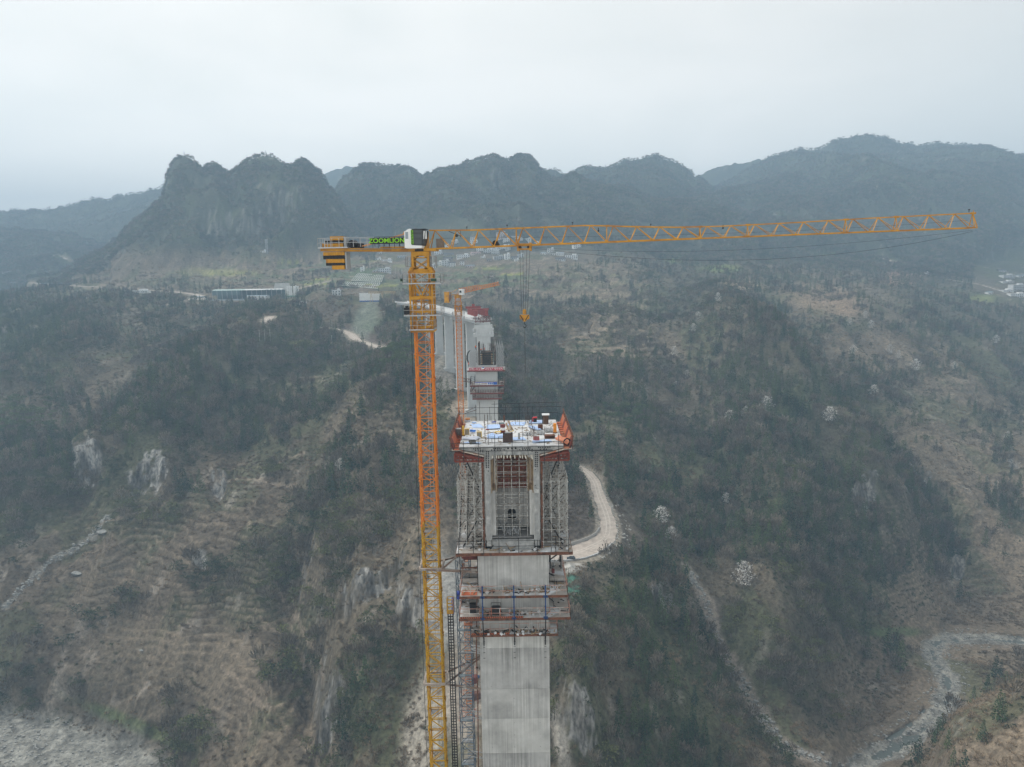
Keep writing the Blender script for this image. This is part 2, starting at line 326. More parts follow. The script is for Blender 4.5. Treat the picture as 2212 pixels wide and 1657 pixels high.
# gullies and lumps, growing with distance
nearf = sstep(180, 300, YY)
gul = fbm(XX + 30 * fbm(XX, YY, 90, 2, 4), YY * .6, 75, 4, 3, ridged=True) - .6
Z += gul * 22 * nearf * (1 - .5 * sstep(900, 1300, YY))
Z += (fbm(XX, YY, 22, 3, 8) - .5) * 5 * nearf
Z += (fbm(XX, YY, 160, 3, 9) - .5) * 30 * sstep(380, 600, YY) * (1 - sstep(850, 1000, YY) * .5)
# spurs and ravines placed by hand: (x, y, rx, ry, rot, metres)
for b in [(1540,1330,45,170,-25,-12), (1650,1540,40,120,-32,-10), (1430,1290,110,70,0,10), (1690,1380,110,120,0,14), (1700,780,210,60,25,16),
          (1240,820,60,190,0,-8), (640,1300,35,320,-8,-9), (760,1300,60,260,-8,9), (360,860,160,50,-25,14), (1240,1480,70,130,0,8), (1320,1590,25,90,-14,-9),
          (540,760,140,40,-20,14), (80,1000,100,70,0,8), (1900,1120,110,80,0,12), (2040,1130,50,160,-30,-8), (1480,700,60,140,-20,-14), (430,1420,180,90,0,6), (1170,1590,28,90,0,-10)]:
    Z += b[5] * blob(*b[:5])
# spurs (+) and ravines (-) followed on the photograph
def hit0(px, py):
    a, b = (float(q) for q in ray(px, py)); i = np.argmin(abs(ucols - a)); r_ = ZB[:, i] / np.maximum(YY[:, i], 1)
    j = next((k for k in range(30, NR) if r_[k] >= b), NR - 1); return Vector((a * rowsY[j], rowsY[j], 0))
def along(pts, w, amp, rough=.35):
    global Z
    P_ = [hit0(*p) for p in pts]; D = np.full(Z.shape, 1e9); T_ = np.zeros(Z.shape); n = len(P_) - 1
    for k_, (a, b) in enumerate(zip(P_[:-1], P_[1:])):
        dx, dy = b.x - a.x, b.y - a.y; L = dx * dx + dy * dy + 1e-9; t = np.clip(((XX - a.x) * dx + (YY - a.y) * dy) / L, 0, 1)
        d = np.hypot(XX - a.x - t * dx, YY - a.y - t * dy); s = d < D; D[s] = d[s]; T_[s] = (k_ + t[s]) / n
    D = D + (fbm(XX, YY, w * .8, 3, int(pts[0][0])) - .5) * w * rough * 2
    Z = Z + amp * np.exp(-np.abs(D / w) ** 1.5) * np.sin(np.pi * np.clip(.12 + .8 * T_, 0, 1)) ** .6
along([(1560,640),(1620,740),(1700,840),(1800,940),(1900,1060),(1960,1200)], 42, 30)
along([(1300,595),(1400,680),(1470,760),(1465,860),(1440,960),(1440,1080),(1490,1240)], 30, -24)
along([(1650,660),(1740,760),(1860,870),(1960,980),(2040,1120),(2040,1300)], 30, -20)
along([(1235,590),(1330,630),(1400,690),(1430,760)], 32, 15)
along([(1110,640),(1180,740),(1190,860),(1230,960)], 28, -16)
along([(1720,1000),(1690,1120),(1640,1230),(1660,1360),(1740,1480)], 24, 13)
along([(1780,1000),(1800,1130),(1790,1260),(1840,1400)], 18, -13)
along([(1560,960),(1570,1080),(1540,1200)], 20, -11)
along([(640,740),(520,800),(400,880),(300,960),(180,1000)], 38, 20)
along([(440,690),(340,790),(230,880),(100,960),(0,1000)], 34, -20)
along([(250,640),(180,720),(80,800),(0,860)], 34, 15)
along([(620,800),(560,880),(520,960),(470,1030)], 20, -11)
along([(860,780),(800,900),(770,1050),(740,1180)], 26, 12)
along([(900,840),(880,960),(840,1080),(800,1200)], 16, -9)
along([(700,960),(690,1100),(640,1200),(605,1290),(640,1420),(680,1560),(700,1657)], 13, -11)
along([(760,1210),(740,1330),(790,1440),(800,1600)], 20, 9)
along([(2000,700),(2060,800),(2150,900)], 34, 14)
along([(1800,620),(1880,700),(1990,760)], 30, 13)
along([(1270,1240),(1380,1290),(1440,1400),(1430,1560)], 22, 10)
along([(1320,1480),(1350,1570),(1380,1657)], 12, -8)
# cliffs: a steep rise across the middle of each
ROCK = np.zeros_like(Z)
def cliff(px, py, rx, ry, A, soft=5):
    global Z
    a, b = ray(px, py); i = np.argmin(abs(ucols - float(a)))
    colz = ZB[:, i] / np.maximum(YY[:, i], 1); j = next((k for k in range(30, NR) if colz[k] >= float(b)), NR - 1)
    Yc = rowsY[j]; wob = (fbm(XX, YY * 0, 9, 4, int(px), g=.62) - .5) * 26 * (Yc / 450)
    m = np.exp(-((PXg - px + 22 * (fbm(PXg, PYg, 26, 2, 301) - .5)) / rx) ** 4) * (.5 + .8 * fbm(XX, YY, 11, 3, 302)) * np.exp(-((YY - Yc) / (A * 2.2)) ** 2)
    soft = soft * Yc / 450
    Z = Z + m * A * (sstep(-soft, soft, YY - Yc + wob) - .5)
    ROCK[:] = np.maximum(ROCK, m * np.exp(-((YY - Yc + wob) / (soft * 1.7)) ** 4) * np.exp(-((PYg - py) / (ry * 2.5)) ** 2))
for c in [(188,1016,34,22,20), (325,1020,44,16,15), (472,1040,20,14,12), (60,1010,12,12,8), (712,1555,30,38,26), (800,1310,70,14,13), (885,1350,22,22,14),
          (660,1410,12,26,10), (1873,1105,30,22,20), (1980,1022,30,10,10), (1436,1338,28,9,9), (1255,1560,45,36,15), (2065,1190,14,14,10),
          (435,1228,14,10,8), (2190,1020,14,18,8)]:
    cliff(*c)
for c in [(615,445,40,18,28), (475,490,44,10,20), (545,488,26,12,20), (1075,395,14,26,40)]:
    cliff(*c, soft=7)

# ledges on the rock faces
_w = (fbm(XX, YY, 12, 3, 88) - .5) * 7; _q = (Z + _w) / 2.6; _f = _q - np.floor(_q)
_zt = (np.floor(_q) + sstep(.45, .75, _f)) * 2.6 - _w + (fbm(XX, YY, 3.2, 3, 89) - .5) * 1.6
_m = sstep(.15, .4, ROCK); Z = Z * (1 - _m) + _zt * _m
# terraces: (x, y, rx, ry, step m, strength)
TER = np.zeros_like(Z)
def terraces(px, py, rx, ry, step, k, rot=0):
    global Z
    m = np.clip(blob(px, py, rx, ry, rot) * 1.8 - .15, 0, 1) * k
    w = (fbm(XX, YY, 60, 3, 77) - .5) * step * 3.6 + (fbm(XX, YY, 9, 2, 78) - .5) * step * .3
    q = (Z + w) / step; fl = np.floor(q); fr = q - fl
    zt = (fl + sstep(.62, 1.0, fr)) * step - w
    Z = Z * (1 - m) + zt * m
    TER[:] = np.maximum(TER, m * np.exp(-((fr - .9) / .11) ** 2))
terraces(420, 1280, 330, 230, 3.3, 1.0)
terraces(480, 1470, 250, 160, 3.1, .95)
terraces(1980, 1240, 130, 120, 3.3, .7)
terraces(950, 1150, 120, 120, 3.6, .5)
terraces(1320, 690, 130, 90, 4.0, .95, 30)
terraces(1150, 600, 260, 38, 3.2, .95)
terraces(680, 590, 330, 40, 3.2, .9)
terraces(300, 640, 260, 40, 3.5, .6)
terraces(1800, 640, 110, 30, 4, .8)
terraces(1600, 625, 60, 25, 4, .8)
terraces(1330, 870, 150, 60, 4.5, .5)
terraces(2150, 1110, 120, 160, 4.5, .7)
terraces(2080, 900, 170, 90, 5, .45)
terraces(800, 900, 140, 60, 4, .5)
terraces(380, 745, 110, 25, 4, .7)
terraces(640, 830, 80, 30, 4, .5)
terraces(1920, 1400, 120, 110, 3.5, .35)

# a sampler on the grid, good for any point of the ground
def samp(A, x, y):
    y = np.clip(np.asarray(y, float), rowsY[0], rowsY[-1] - .01); u = np.asarray(x, float) / Wf(y)
    r = np.interp(y, rowsY, np.arange(NR)); c = np.interp(u, ucols, np.arange(NC))
    i = np.minimum(r.astype(int), NR - 2); j = np.minimum(c.astype(int), NC - 2); a = r - i; b = c - j
    return (A[i, j] * (1 - b) + A[i, j + 1] * b) * (1 - a) + (A[i + 1, j] * (1 - b) + A[i + 1, j + 1] * b) * a
def hit(px, py, y0=205., y1=4000.):
    a, b = (float(q) for q in ray(px, py))
    Ys = np.geomspace(y0, y1, 1500); d = samp(Z, a * Ys, Ys) - b * Ys
    k = np.argmax(d > 0)
    if d[k] <= 0: k = len(Ys) - 1
    Y = Ys[k]
    if k > 0 and d[k] > 0:
        t = d[k] / (d[k] - d[k - 1]); Y = Ys[k] + (Ys[k - 1] - Ys[k]) * t
    return Vector((a * Y, Y, b * Y))
def ground(x, y): return float(samp(Z, np.array([x]), np.array([y]))[0])
def resample(pts, step):
    out = [Vector(pts[0])]
    for a, b in zip(pts[:-1], pts[1:]):
        a = Vector(a); b = Vector(b); n = max(1, int((b - a).length / step))
        out += [a.lerp(b, k / n) for k in range(1, n + 1)]
    return out
def smooth(pts, n=3):
    for _ in range(n):
        q = [pts[0]]
        for a, b in zip(pts[:-1], pts[1:]): q += [a.lerp(b, .25), a.lerp(b, .75)]
        q.append(pts[-1]); pts = q
    return pts
def dist_poly(pts):
    """distance of every grid point to a polyline and the height along it"""
    D = np.full(Z.shape, 1e9); H = np.zeros(Z.shape)
    for a, b in zip(pts[:-1], pts[1:]):
        dx, dy = b.x - a.x, b.y - a.y; L = dx * dx + dy * dy + 1e-9
        pad = 45; sel = (XX > min(a.x, b.x) - pad) & (XX < max(a.x, b.x) + pad) & (YY > min(a.y, b.y) - pad) & (YY < max(a.y, b.y) + pad)
        if not sel.any(): continue
        x = XX[sel]; y = YY[sel]; t = np.clip(((x - a.x) * dx + (y - a.y) * dy) / L, 0, 1)
        d = np.hypot(x - a.x - t * dx, y - a.y - t * dy); h = a.z + (b.z - a.z) * t
        cur = D[sel]; k = d < cur; cur[k] = d[k]; D[sel] = cur
        hh = H[sel]; hh[k] = h[k]; H[sel] = hh
    return D, H

# river bed
def onriv(px, py):
    a, b = (float(q) for q in ray(px, py)); Y = RIVZ / b; return Vector((a * Y, Y, RIVZ))
rivR = [onriv(*p) for p in [(2420,1400),(2300,1394),(2211,1388),(2120,1380),(2040,1382),(2010,1400),(2018,1432),(2046,1460),(2050,1500),(2030,1545),(1980,1590),(1920,1625),(1850,1655)]]
rivL = [onriv(*p) for p in [(270,1680),(170,1650),(80,1612),(0,1595),(-120,1575),(-300,1560)]]
riv = smooth(rivR + [Vector((100, 225, RIVZ)), Vector((10, 165, RIVZ)), Vector((-90, 215, RIVZ))] + rivL, 2)
DR, _ = dist_poly(riv)
leftw = sstep(-120, -160, XX)
bedw = 4.8 + 11 * leftw + 6 * sstep(300, 250, YY)
bank = sstep(bedw * 1.0, bedw * 2.2, DR + (fbm(XX, YY, 12, 2, 14) - .5) * 8)
Zbed = RIVZ - .6 + 1.9 * sstep(-3.2, 3.2, DR - 1.5 + 14 * leftw * (fbm(XX, YY, 18, 2, 19) - .1) + (fbm(XX, YY, 9, 3, 15) - .5) * 9) + (fbm(XX, YY, 3.5, 2, 16) - .5) * 1.5
Z = np.where(DR < 45, Zbed * (1 - bank) + Z * bank, Z)
Z = np.where((DR > bedw * 1.6), np.maximum(Z, RIVZ + 1.2), Z)

# roads: centre line read from the photo, laid on the slope, bed cut level
roads = []
def road(px_pts, width, name, y0=205., y1=4000., rise=.12, widths=None):
    pts = [hit(x, y, y0, y1) for x, y in px_pts]
    zs = np.array([p.z for p in pts])
    for _ in range(2): zs[1:-1] = (zs[:-2] + 2 * zs[1:-1] + zs[2:]) / 4
    for p, z in zip(pts, zs): p.z = float(z)
    if widths is None: widths = [width] * len(px_pts)
    W4 = smooth([Vector((i_, w_, 0)) for i_, w_ in enumerate(widths)], 2); pts = smooth(pts, 2)
    roads.append((pts, [w_.y for w_ in W4], name, rise)); return pts
main_road = road([(1237,1004),(1262,1014),(1283,1035),(1292,1065),(1303,1095),(1313,1125),(1315,1148),(1304,1168),(1280,1184),(1250,1194),(1215,1197),(1170,1198),(1110,1200),(1040,1205)], 8.0, 'road', widths=[6,7,7,7.5,8,9,10,13,16,19,20,19,16,14])
plant_road = road([(66,611),(140,618),(230,620),(300,626),(380,632),(420,635),(440,640),(434,648)], 10.0, 'road', y0=800)
bend_road = road([(583,684),(577,690),(580,697),(590,700)], 9.0, 'road', y0=500)
low_road = road([(706,707),(735,711),(757,722),(770,736),(790,744),(812,750),(845,757)], 9.0, 'road', y0=450)
far_road = road([(1888,555),(1915,560),(1930,567)], 6.0, 'road', y0=900)
east_road = road([(2045,603),(2080,608),(2120,614),(2150,624),(2200,640)], 5.0, 'road', y0=800)
west_road = road([(113,551),(135,556),(165,567)], 10.0, 'road', y0=1300)
lane = road([(645,624),(700,608),(760,598)], 6.0, 'path', y0=900)
lane2 = road([(350,660),(385,655),(410,645),(440,640)], 5.0, 'path', y0=800)
ROADM = np.zeros_like(Z)
for pts, w, nm, rise in roads:
    D, H = dist_poly(pts); w = np.full(Z.shape, w[0]) if min(w) == max(w) else dist_poly([Vector((p.x, p.y, w_)) for p, w_ in zip(pts, w)])[1]
    k = 1 - sstep(w * .56, w * 1.1 + 2, D)
    Z = Z * (1 - k) + (H - .25) * k; ROADM = np.maximum(ROADM, (D < w * .7 + 1) * 1.0)
# level pads
def pad(px, py, rx, ry, y0=205., z=None, k=1.0, rot=0):
    global Z
    c = hit(px, py, y0) if not isinstance(px, Vector) else px
    z = c.z if z is None else z; q = R(rot)
    dx = (XX - c.x) * math.cos(q) + (YY - c.y) * math.sin(q); dy = -(XX - c.x) * math.sin(q) + (YY - c.y) * math.cos(q)
    d = np.maximum(abs(dx) / rx, abs(dy) / ry); m = (1 - sstep(1, 1.6, d)) * k
    Z = Z * (1 - m) + z * m; return Vector((c.x, c.y, z)), (d < 1.05)
# level sites for the works yard, the village and the houses, and where nothing grows
NOVEG = np.zeros_like(Z)
def novegpx(px, py, rx, ry, k=1.0, rot=0):
    NOVEG[:] = np.maximum(NOVEG, np.clip(blob(px, py, rx, ry, rot) * 2.2 - .3, 0, 1) * k)
yard, yd = pad(540, 648, 62, 24, 700.); NOVEG[yd] = 1
silo_pad, yd = pad(636, 650, 16, 18, 700., z=yard.z); NOVEG[yd] = 1
gant, yd = pad(832, 652, 34, 16, 600.); NOVEG[yd] = 1
yard2, yd = pad(648, 660, 18, 12, 700., z=yard.z - 1); NOVEG[yd] = 1
for q in ((1050, 556, 210, 34, 1), (980, 515, 70, 32, 1), (715, 560, 60, 20, .6), (2180, 600, 70, 55, 1), (965, 1400, 38, 220, 1), (1000, 1560, 45, 120, 1), (1240, 1226, 26, 16, 1), (1360, 1130, 20, 90, .6), (1210, 1600, 12, 70, .9), (790, 690, 28, 48, .9), (965, 800, 30, 60, .8), (1010, 890, 30, 30, 1), (800, 613, 55, 24, 1), (1275, 1206, 62, 20, 1)): novegpx(*q[:4], k=q[4])

# ---------------------------------------------------------------- ground cover maps read from the photo (80 px cells, rows from y = 600)
WOOD = """4 3 1 1 1 0 0 0 1 1 1 0 0 1 1 3 1 5 6 6 4 3 2 3 5 6 4 3
8 8 7 4 4 3 3 4 3 6 5 1 0 3 5 4 1 5 6 4 5 5 2 3 4 5 4 4
8 8 4 4 6 6 6 8 7 5 5 5 0 5 6 4 2 4 2 4 7 6 3 1 2 2 2 6
6 3 2 5 7 8 7 5 5 4 3 4 5 6 6 6 5 4 2 5 8 8 7 4 3 3 3 6
4 2 3 6 6 5 3 2 2 3 4 6 7 5 5 6 6 5 4 5 7 8 7 5 2 2 2 4
6 6 5 4 4 3 2 3 5 3 3 4 5 0 2 4 5 6 6 6 6 6 6 6 5 1 1 2
7 7 5 4 3 2 1 1 7 3 3 3 2 0 1 2 4 5 6 7 7 6 6 6 6 4 1 2
5 2 0 0 0 1 0 1 6 5 2 2 0 0 1 1 4 6 7 7 7 7 6 6 6 4 1 0
0 0 0 0 0 4 0 1 3 3 2 1 0 0 0 2 7 8 5 3 3 5 6 7 4 1 0 0
1 0 0 1 0 0 0 2 4 3 3 1 0 0 0 5 6 7 4 5 5 5 6 5 1 0 0 0
1 0 1 0 0 0 0 1 4 4 4 1 0 0 0 6 5 7 4 6 7 6 4 2 2 1 1 1
2 2 2 1 1 0 0 1 4 5 3 0 0 0 1 5 4 7 7 4 6 7 3 1 1 0 0 1
2 1 2 2 1 0 0 0 2 5 4 0 0 0 2 3 5 8 7 3 3 5 3 1 2 0 1 1
3 0 0 1 1 1 0 0 1 3 3 0 0 0 3 2 7 8 7 6 1 1 1 1 0 1 1 1"""
PALE = """2 2 2 3 3 3 4 4 4 4 4 4 3 4 4 4 3 3 2 2 3 2 2 2 2 3 2 4
1 1 2 3 3 4 3 4 4 4 3 2 3 4 4 4 4 4 3 5 5 6 4 6 6 3 2 3
1 1 2 3 4 3 2 2 3 3 3 3 3 3 3 4 4 5 6 4 3 3 6 7 6 5 4 3
2 3 4 4 3 3 2 3 3 3 3 3 3 3 3 3 4 4 5 3 3 3 4 6 6 5 5 4
3 4 5 4 3 4 5 4 4 4 4 3 3 3 4 4 3 3 3 3 3 3 4 5 6 6 6 4
3 3 3 3 4 4 5 4 4 4 5 4 3 3 3 3 4 4 4 3 3 3 3 4 5 6 6 6
2 2 3 4 4 4 4 4 3 4 5 5 4 3 3 4 3 3 3 3 3 3 4 4 4 5 6 7
3 4 4 4 4 4 4 4 3 3 4 5 4 3 3 3 3 4 3 3 3 3 3 3 4 5 6 7
4 5 5 4 4 4 4 4 4 4 4 4 3 3 3 4 4 3 4 5 4 4 4 4 5 5 6 6
4 4 4 4 4 4 4 4 4 5 4 4 4 4 4 3 3 3 4 3 3 4 5 5 6 5 4 6
4 4 4 4 4 4 4 4 3 4 3 4 4 4 4 3 3 2 4 3 3 3 5 6 6 4 5 5
3 3 3 4 4 4 4 4 3 3 3 3 4 4 4 3 3 2 3 4 3 3 5 6 6 5 6 6
4 3 3 3 4 4 4 4 4 3 2 3 4 4 4 3 3 2 3 4 5 5 5 5 5 5 8 8
5 5 4 4 4 4 5 4 4 4 3 3 4 4 3 3 3 2 3 4 5 5 5 5 4 7 8 9"""
WOOD = np.array([[float(c) for c in r.split()] for r in WOOD.split('\n')]) / 9
PALE = np.array([[float(c) for c in r.split()] for r in PALE.split('\n')]) / 9
def rast(A, px, py):
    x = np.clip((np.asarray(px) - 40) / 80, 0, 26.999); y = np.clip((np.asarray(py) - 600) / 80, 0, 12.999)
    i = y.astype(int); j = x.astype(int); a = y - i; b = x - j
    return (A[i, j] * (1 - b) + A[i, j + 1] * b) * (1 - a) + (A[i + 1, j] * (1 - b) + A[i + 1, j + 1] * b) * a
PXg, PYg = proj(XX, YY, Z)
dzy, dzu = np.gradient(Z); hy = np.gradient(rowsY)[:, None]; hx = np.gradient(ucols)[None, :] * Wf(YY)
slope = np.hypot(dzy / hy, dzu / hx)
wood_g = rast(WOOD, PXg, PYg); pale_g = rast(PALE, PXg, PYg)
# far slopes: wooded, thinner on the feet
farm = np.maximum(sstep(1250, 1500, YY), sstep(565, 515, PYg))
wood_g = wood_g * (1 - farm) + .75 * farm; pale_g = pale_g * (1 - farm) + .12 * farm
v1 = fbm(XX, YY, 60, 4, 21); v2 = fbm(XX, YY, 14, 4, 22); v3 = fbm(XX, YY, 5, 2, 23)
def mixc(a, b, t): return a * (1 - t[..., None]) + b * t[..., None]
C = np.zeros(Z.shape + (3,)); C[:] = (.15, .123, .094)
C = mixc(C, np.array((.085, .08, .062)), sstep(.48, .68, v1 * .5 + v2 * .5) * .9)
tan = np.array((.28, .222, .162))
C = mixc(C, tan, np.clip((pale_g - .42) * 1.5 + (v2 - .5) * 1.1 + (v1 - .5) * 1.2, 0, 1) * .8)
C = mixc(C, np.array((.05, .062, .042)), np.maximum(sstep(1300, 1500, YY), sstep(560, 515, PYg)) * .85)
C = mixc(C, np.array((.062, .066, .045)), np.clip(wood_g * 1.1 - .15, 0, .85))
C = mixc(C, np.array((.075, .09, .045)), sstep(.56, .66, fbm(XX, YY, 40, 3, 41)) * .6)
C = mixc(C, np.array((.30, .25, .19)), TER * .85)
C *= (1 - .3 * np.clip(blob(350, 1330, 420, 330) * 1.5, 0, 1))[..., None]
C *= (.78 + .44 * v3)[..., None]
# fields by the village
fld = np.clip(blob(1050, 605, 230, 32) + blob(640, 590, 180, 30) + blob(760, 590, 60, 20), 0, 1)
cell = _h(np.floor(XX / 34 + 1.5 * fbm(XX, YY, 60, 2, 61)), np.floor(Z / 3.2), 5)
C = mixc(C, np.array((.085, .125, .06)), fld * (cell > .62) * .8)
C = mixc(C, np.array((.3, .33, .07)), fld * (cell > .965) * .8)
C = mixc(C, np.array((.16, .13, .1)), fld * (cell < .3) * .6)
# rock
rk = sstep(.46, .6, ROCK * .55 + (fbm(XX, Z * 1.3 + YY * .3, 6.5, 4, 33, g=.6) - .5) * 1.5 + .2) * sstep(.1, .25, ROCK) * (1 - .5 * sstep(900, 1300, YY))
rk = np.maximum(rk, sstep(2.0, 2.9, slope) * (YY > 225) * (YY < 1200) * .5 * sstep(.4, .6, v2))
rk = np.maximum(rk, sstep(2.4, 3.2, slope) * (YY > 1200) * (YY < 2100) * .25 * sstep(.5, .62, v1))
rockc = np.array((.23, .226, .218)) * (0.35 + 1.2 * sstep(.3, .75, fbm(XX, YY * .3 + Z * .22, 3.6, 4, 34, g=.6)))[..., None]
C = C * (1 - rk[..., None]) + rockc * rk[..., None]
# loose earth and spoil: excavated faces below the construction road, ravine, gravel banks
def earth(px, py, rx, ry, rot, col, k=1.0, th=.3):
    global C
    m = np.clip(blob(px, py, rx, ry, rot) * 2.4 - th - 1.1 * (v2 - .3) * .9, 0, 1) * k
    C = mixc(C, np.array(col), m)
earth(1245, 1100, 45, 75, 0, (.12, .1, .085), .9)
earth(1360, 1130, 35, 110, -15, (.14, .12, .1), .8)
earth(1236, 1226, 22, 12, 0, (.42, .41, .39), 1.0, 0)
earth(965, 1290, 60, 90, 0, (.34, .335, .325), .9, .1)
earth(915, 1570, 45, 110, 8, (.34, .31, .27), .85, .2)
earth(1000, 1500, 40, 90, 0, (.36, .32, .28), .85, .1)
earth(1210, 1600, 14, 70, -12, (.36, .34, .31), .9, 0)
earth(780, 724, 60, 14, 20, (.13, .11, .1), .9)
earth(700, 668, 40, 20, 0, (.1, .085, .07), .9)
earth(965, 800, 40, 60, 0, (.3, .29, .28), .6)
earth(1010, 890, 40, 22, 10, (.4, .34, .28), .9, 0)
earth(1520, 1320, 40, 45, 0, (.16, .14, .12), .8)
earth(790, 690, 24, 46, 25, (.2, .26, .22), .45, .2)      # green netting on the spoil slope
earth(1236, 1262, 20, 26, 0, (.06, .2, .15), .8, .2)
earth(1930, 1365, 70, 12, 0, (.09, .15, .05), .6)
earth(300, 1570, 130, 16, 22, (.09, .15, .05), .5)
earth(470, 590, 90, 8, 0, (.4, .42, .12), .35)
earth(1560, 580, 40, 9, 0, (.2, .26, .08), .6); earth(1460, 560, 26, 8, 0, (.25, .33, .1), .6)
earth(1795, 558, 30, 8, 0, (.25, .33, .12), .6); earth(2120, 645, 30, 9, 0, (.22, .26, .1), .6)
earth(1945, 600, 45, 18, 0, (.27, .19, .15), .9); earth(1790, 650, 90, 30, 10, (.28, .21, .155), .7); earth(1600, 612, 40, 14, 0, (.33, .25, .18), .8)
earth(660, 740, 60, 5, 0, (.34, .36, .08), .35)
rav = smooth([hit(x, y, 230) for x, y in [(1490,1240),(1530,1310),(1555,1400),(1590,1450),(1640,1540),(1690,1612),(1750,1642),(1850,1656)]], 2)
DV, _ = dist_poly(rav); C = mixc(C, np.array((.29, .255, .22)), (1 - sstep(2.5, 5.5, DV + (v3 - .5) * 4)) * .9); NOVEG = np.maximum(NOVEG, 1 - sstep(3, 6, DV))
gul2 = smooth([hit(x, y, 230) for x, y in [(232,1120),(205,1150),(150,1190),(90,1230),(40,1280),(10,1310)]], 2)
DG, _ = dist_poly(gul2); C = mixc(C, np.array((.24, .23, .21)), (1 - sstep(1.0, 3.0, DG + (v3 - .5) * 5)) * .8)
for pl, w in (([(560,1008),(620,990),(680,975)], .9), ([(190,1140),(260,1120),(330,1095),(420,1050),(470,1035),(560,1035),(640,1045)], 1.0), ([(560,1205),(600,1260),(680,1400)], .7),
              ([(1060,1300),(1062,1301)], .1), ([(480,1440),(560,1520),(640,1600),(690,1655)], .7), ([(700,1470),(690,1440),(640,1400),(560,1330)], .7)):
    DT, _ = dist_poly([hit(x, y, 230) for x, y in pl]); C = mixc(C, np.array((.26, .215, .17)), (1 - sstep(w * .6, w * 1.8, DT + (v3 - .5) * 1.5)) * .7)
grav = 1 - sstep(bedw * 1.0, bedw * 1.6, DR + (v3 - .5) * 6)
C = C * (1 - grav[..., None]) + (np.array((.25, .248, .23)) * (.35 + 1.2 * v3)[..., None]) * grav[..., None]
C = mixc(C, np.array((.3, .27, .23)), ROADM * .8)
C = np.clip(C * np.array((1.12, 1.1, 1.06)), 0, 1)

# the ground: one sheet
quads = (np.arange(NR - 1)[:, None] * NC + np.arange(NC - 1)[None, :]).ravel()
fq = np.stack([quads, quads + 1, quads + NC + 1, quads + NC], 1).astype(np.int32)
me = bpy.data.meshes.new('ground')
me.vertices.add(NR * NC); me.vertices.foreach_set('co', np.stack([XX, YY, Z], -1).astype(np.float32).ravel())
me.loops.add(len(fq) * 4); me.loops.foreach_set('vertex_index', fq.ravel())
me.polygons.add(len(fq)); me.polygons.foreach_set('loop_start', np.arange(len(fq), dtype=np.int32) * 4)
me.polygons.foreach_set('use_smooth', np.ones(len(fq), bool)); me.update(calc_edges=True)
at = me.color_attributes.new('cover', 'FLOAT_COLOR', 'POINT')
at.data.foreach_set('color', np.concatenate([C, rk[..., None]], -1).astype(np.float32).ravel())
gm = bpy.data.materials.new('ground_cover'); gm.use_nodes = True; t = gm.node_tree; b = t.nodes['Principled BSDF']
b.inputs['Roughness'].default_value = .95; b.inputs['Specular IOR Level'].default_value = .1
va = N(t, 'ShaderNodeVertexColor', layer_name='cover'); tc = N(t, 'ShaderNodeTexCoord')
n1 = N(t, 'ShaderNodeTexNoise'); n1.inputs['Scale'].default_value = .45; n1.inputs['Detail'].default_value = 8; n1.inputs['Roughness'].default_value = .72
n2 = N(t, 'ShaderNodeTexNoise'); n2.inputs['Scale'].default_value = 1.0; n2.inputs['Detail'].default_value = 5
mp_ = N(t, 'ShaderNodeMapping'); mp_.inputs['Scale'].default_value = (.7, .7, .3)
t.links.new(tc.outputs['Object'], n1.inputs['Vector']); t.links.new(tc.outputs['Object'], mp_.inputs['Vector']); t.links.new(mp_.outputs[0], n2.inputs['Vector'])
mr = N(t, 'ShaderNodeMapRange'); mr.inputs['From Min'].default_value = .32; mr.inputs['From Max'].default_value = .68; mr.inputs['To Min'].default_value = .42; mr.inputs['To Max'].default_value = 1.55
mr2 = N(t, 'ShaderNodeMapRange'); mr2.inputs['From Min'].default_value = .35; mr2.inputs['From Max'].default_value = .62; mr2.inputs['To Min'].default_value = .5; mr2.inputs['To Max'].default_value = 1.35
t.links.new(n1.outputs['Fac'], mr.inputs['Value']); t.links.new(n2.outputs['Fac'], mr2.inputs['Value'])
mf = N(t, 'ShaderNodeMix'); t.links.new(va.outputs['Alpha'], mf.inputs['Factor']); t.links.new(mr.outputs[0], mf.inputs['A']); t.links.new(mr2.outputs[0], mf.inputs['B'])
sc_ = N(t, 'ShaderNodeVectorMath', operation='SCALE'); t.links.new(va.outputs['Color'], sc_.inputs[0]); t.links.new(mf.outputs[0], sc_.inputs['Scale'])
t.links.new(sc_.outputs[0], b.inputs['Base Color'])
bp = N(t, 'ShaderNodeBump'); bp.inputs['Distance'].default_value = 1.2; bp.inputs['Strength'].default_value = .8
t.links.new(n1.outputs['Fac'], bp.inputs['Height']); t.links.new(bp.outputs[0], b.inputs['Normal'])
me.materials.append(gm)
tag(link(bpy.data.objects.new('ground', me)), kind='structure')

# water
wm = bpy.data.materials.new('river_water'); wm.use_nodes = True; t = wm.node_tree; b = t.nodes['Principled BSDF']
b.inputs['Base Color'].default_value = (.08, .095, .085, 1); b.inputs['Roughness'].default_value = .3; b.inputs['Specular IOR Level'].default_value = .25
tc = N(t, 'ShaderNodeTexCoord'); n1 = N(t, 'ShaderNodeTexNoise'); n1.inputs['Scale'].default_value = .9; n1.inputs['Detail'].default_value = 5
t.links.new(tc.outputs['Object'], n1.inputs['Vector']); bp = N(t, 'ShaderNodeBump'); bp.inputs['Distance'].default_value = .25
t.links.new(n1.outputs['Fac'], bp.inputs['Height']); t.links.new(bp.outputs[0], b.inputs['Normal'])
m = MB(); wv = []; rr = resample(riv, 8)
for i, p in enumerate(rr):
    q = rr[min(i + 1, len(rr) - 1)] - rr[max(i - 1, 0)]; q.z = 0; q.normalize(); nrm = Vector((-q.y, q.x, 0)) * 17
    wv += [p + nrm, p - nrm]
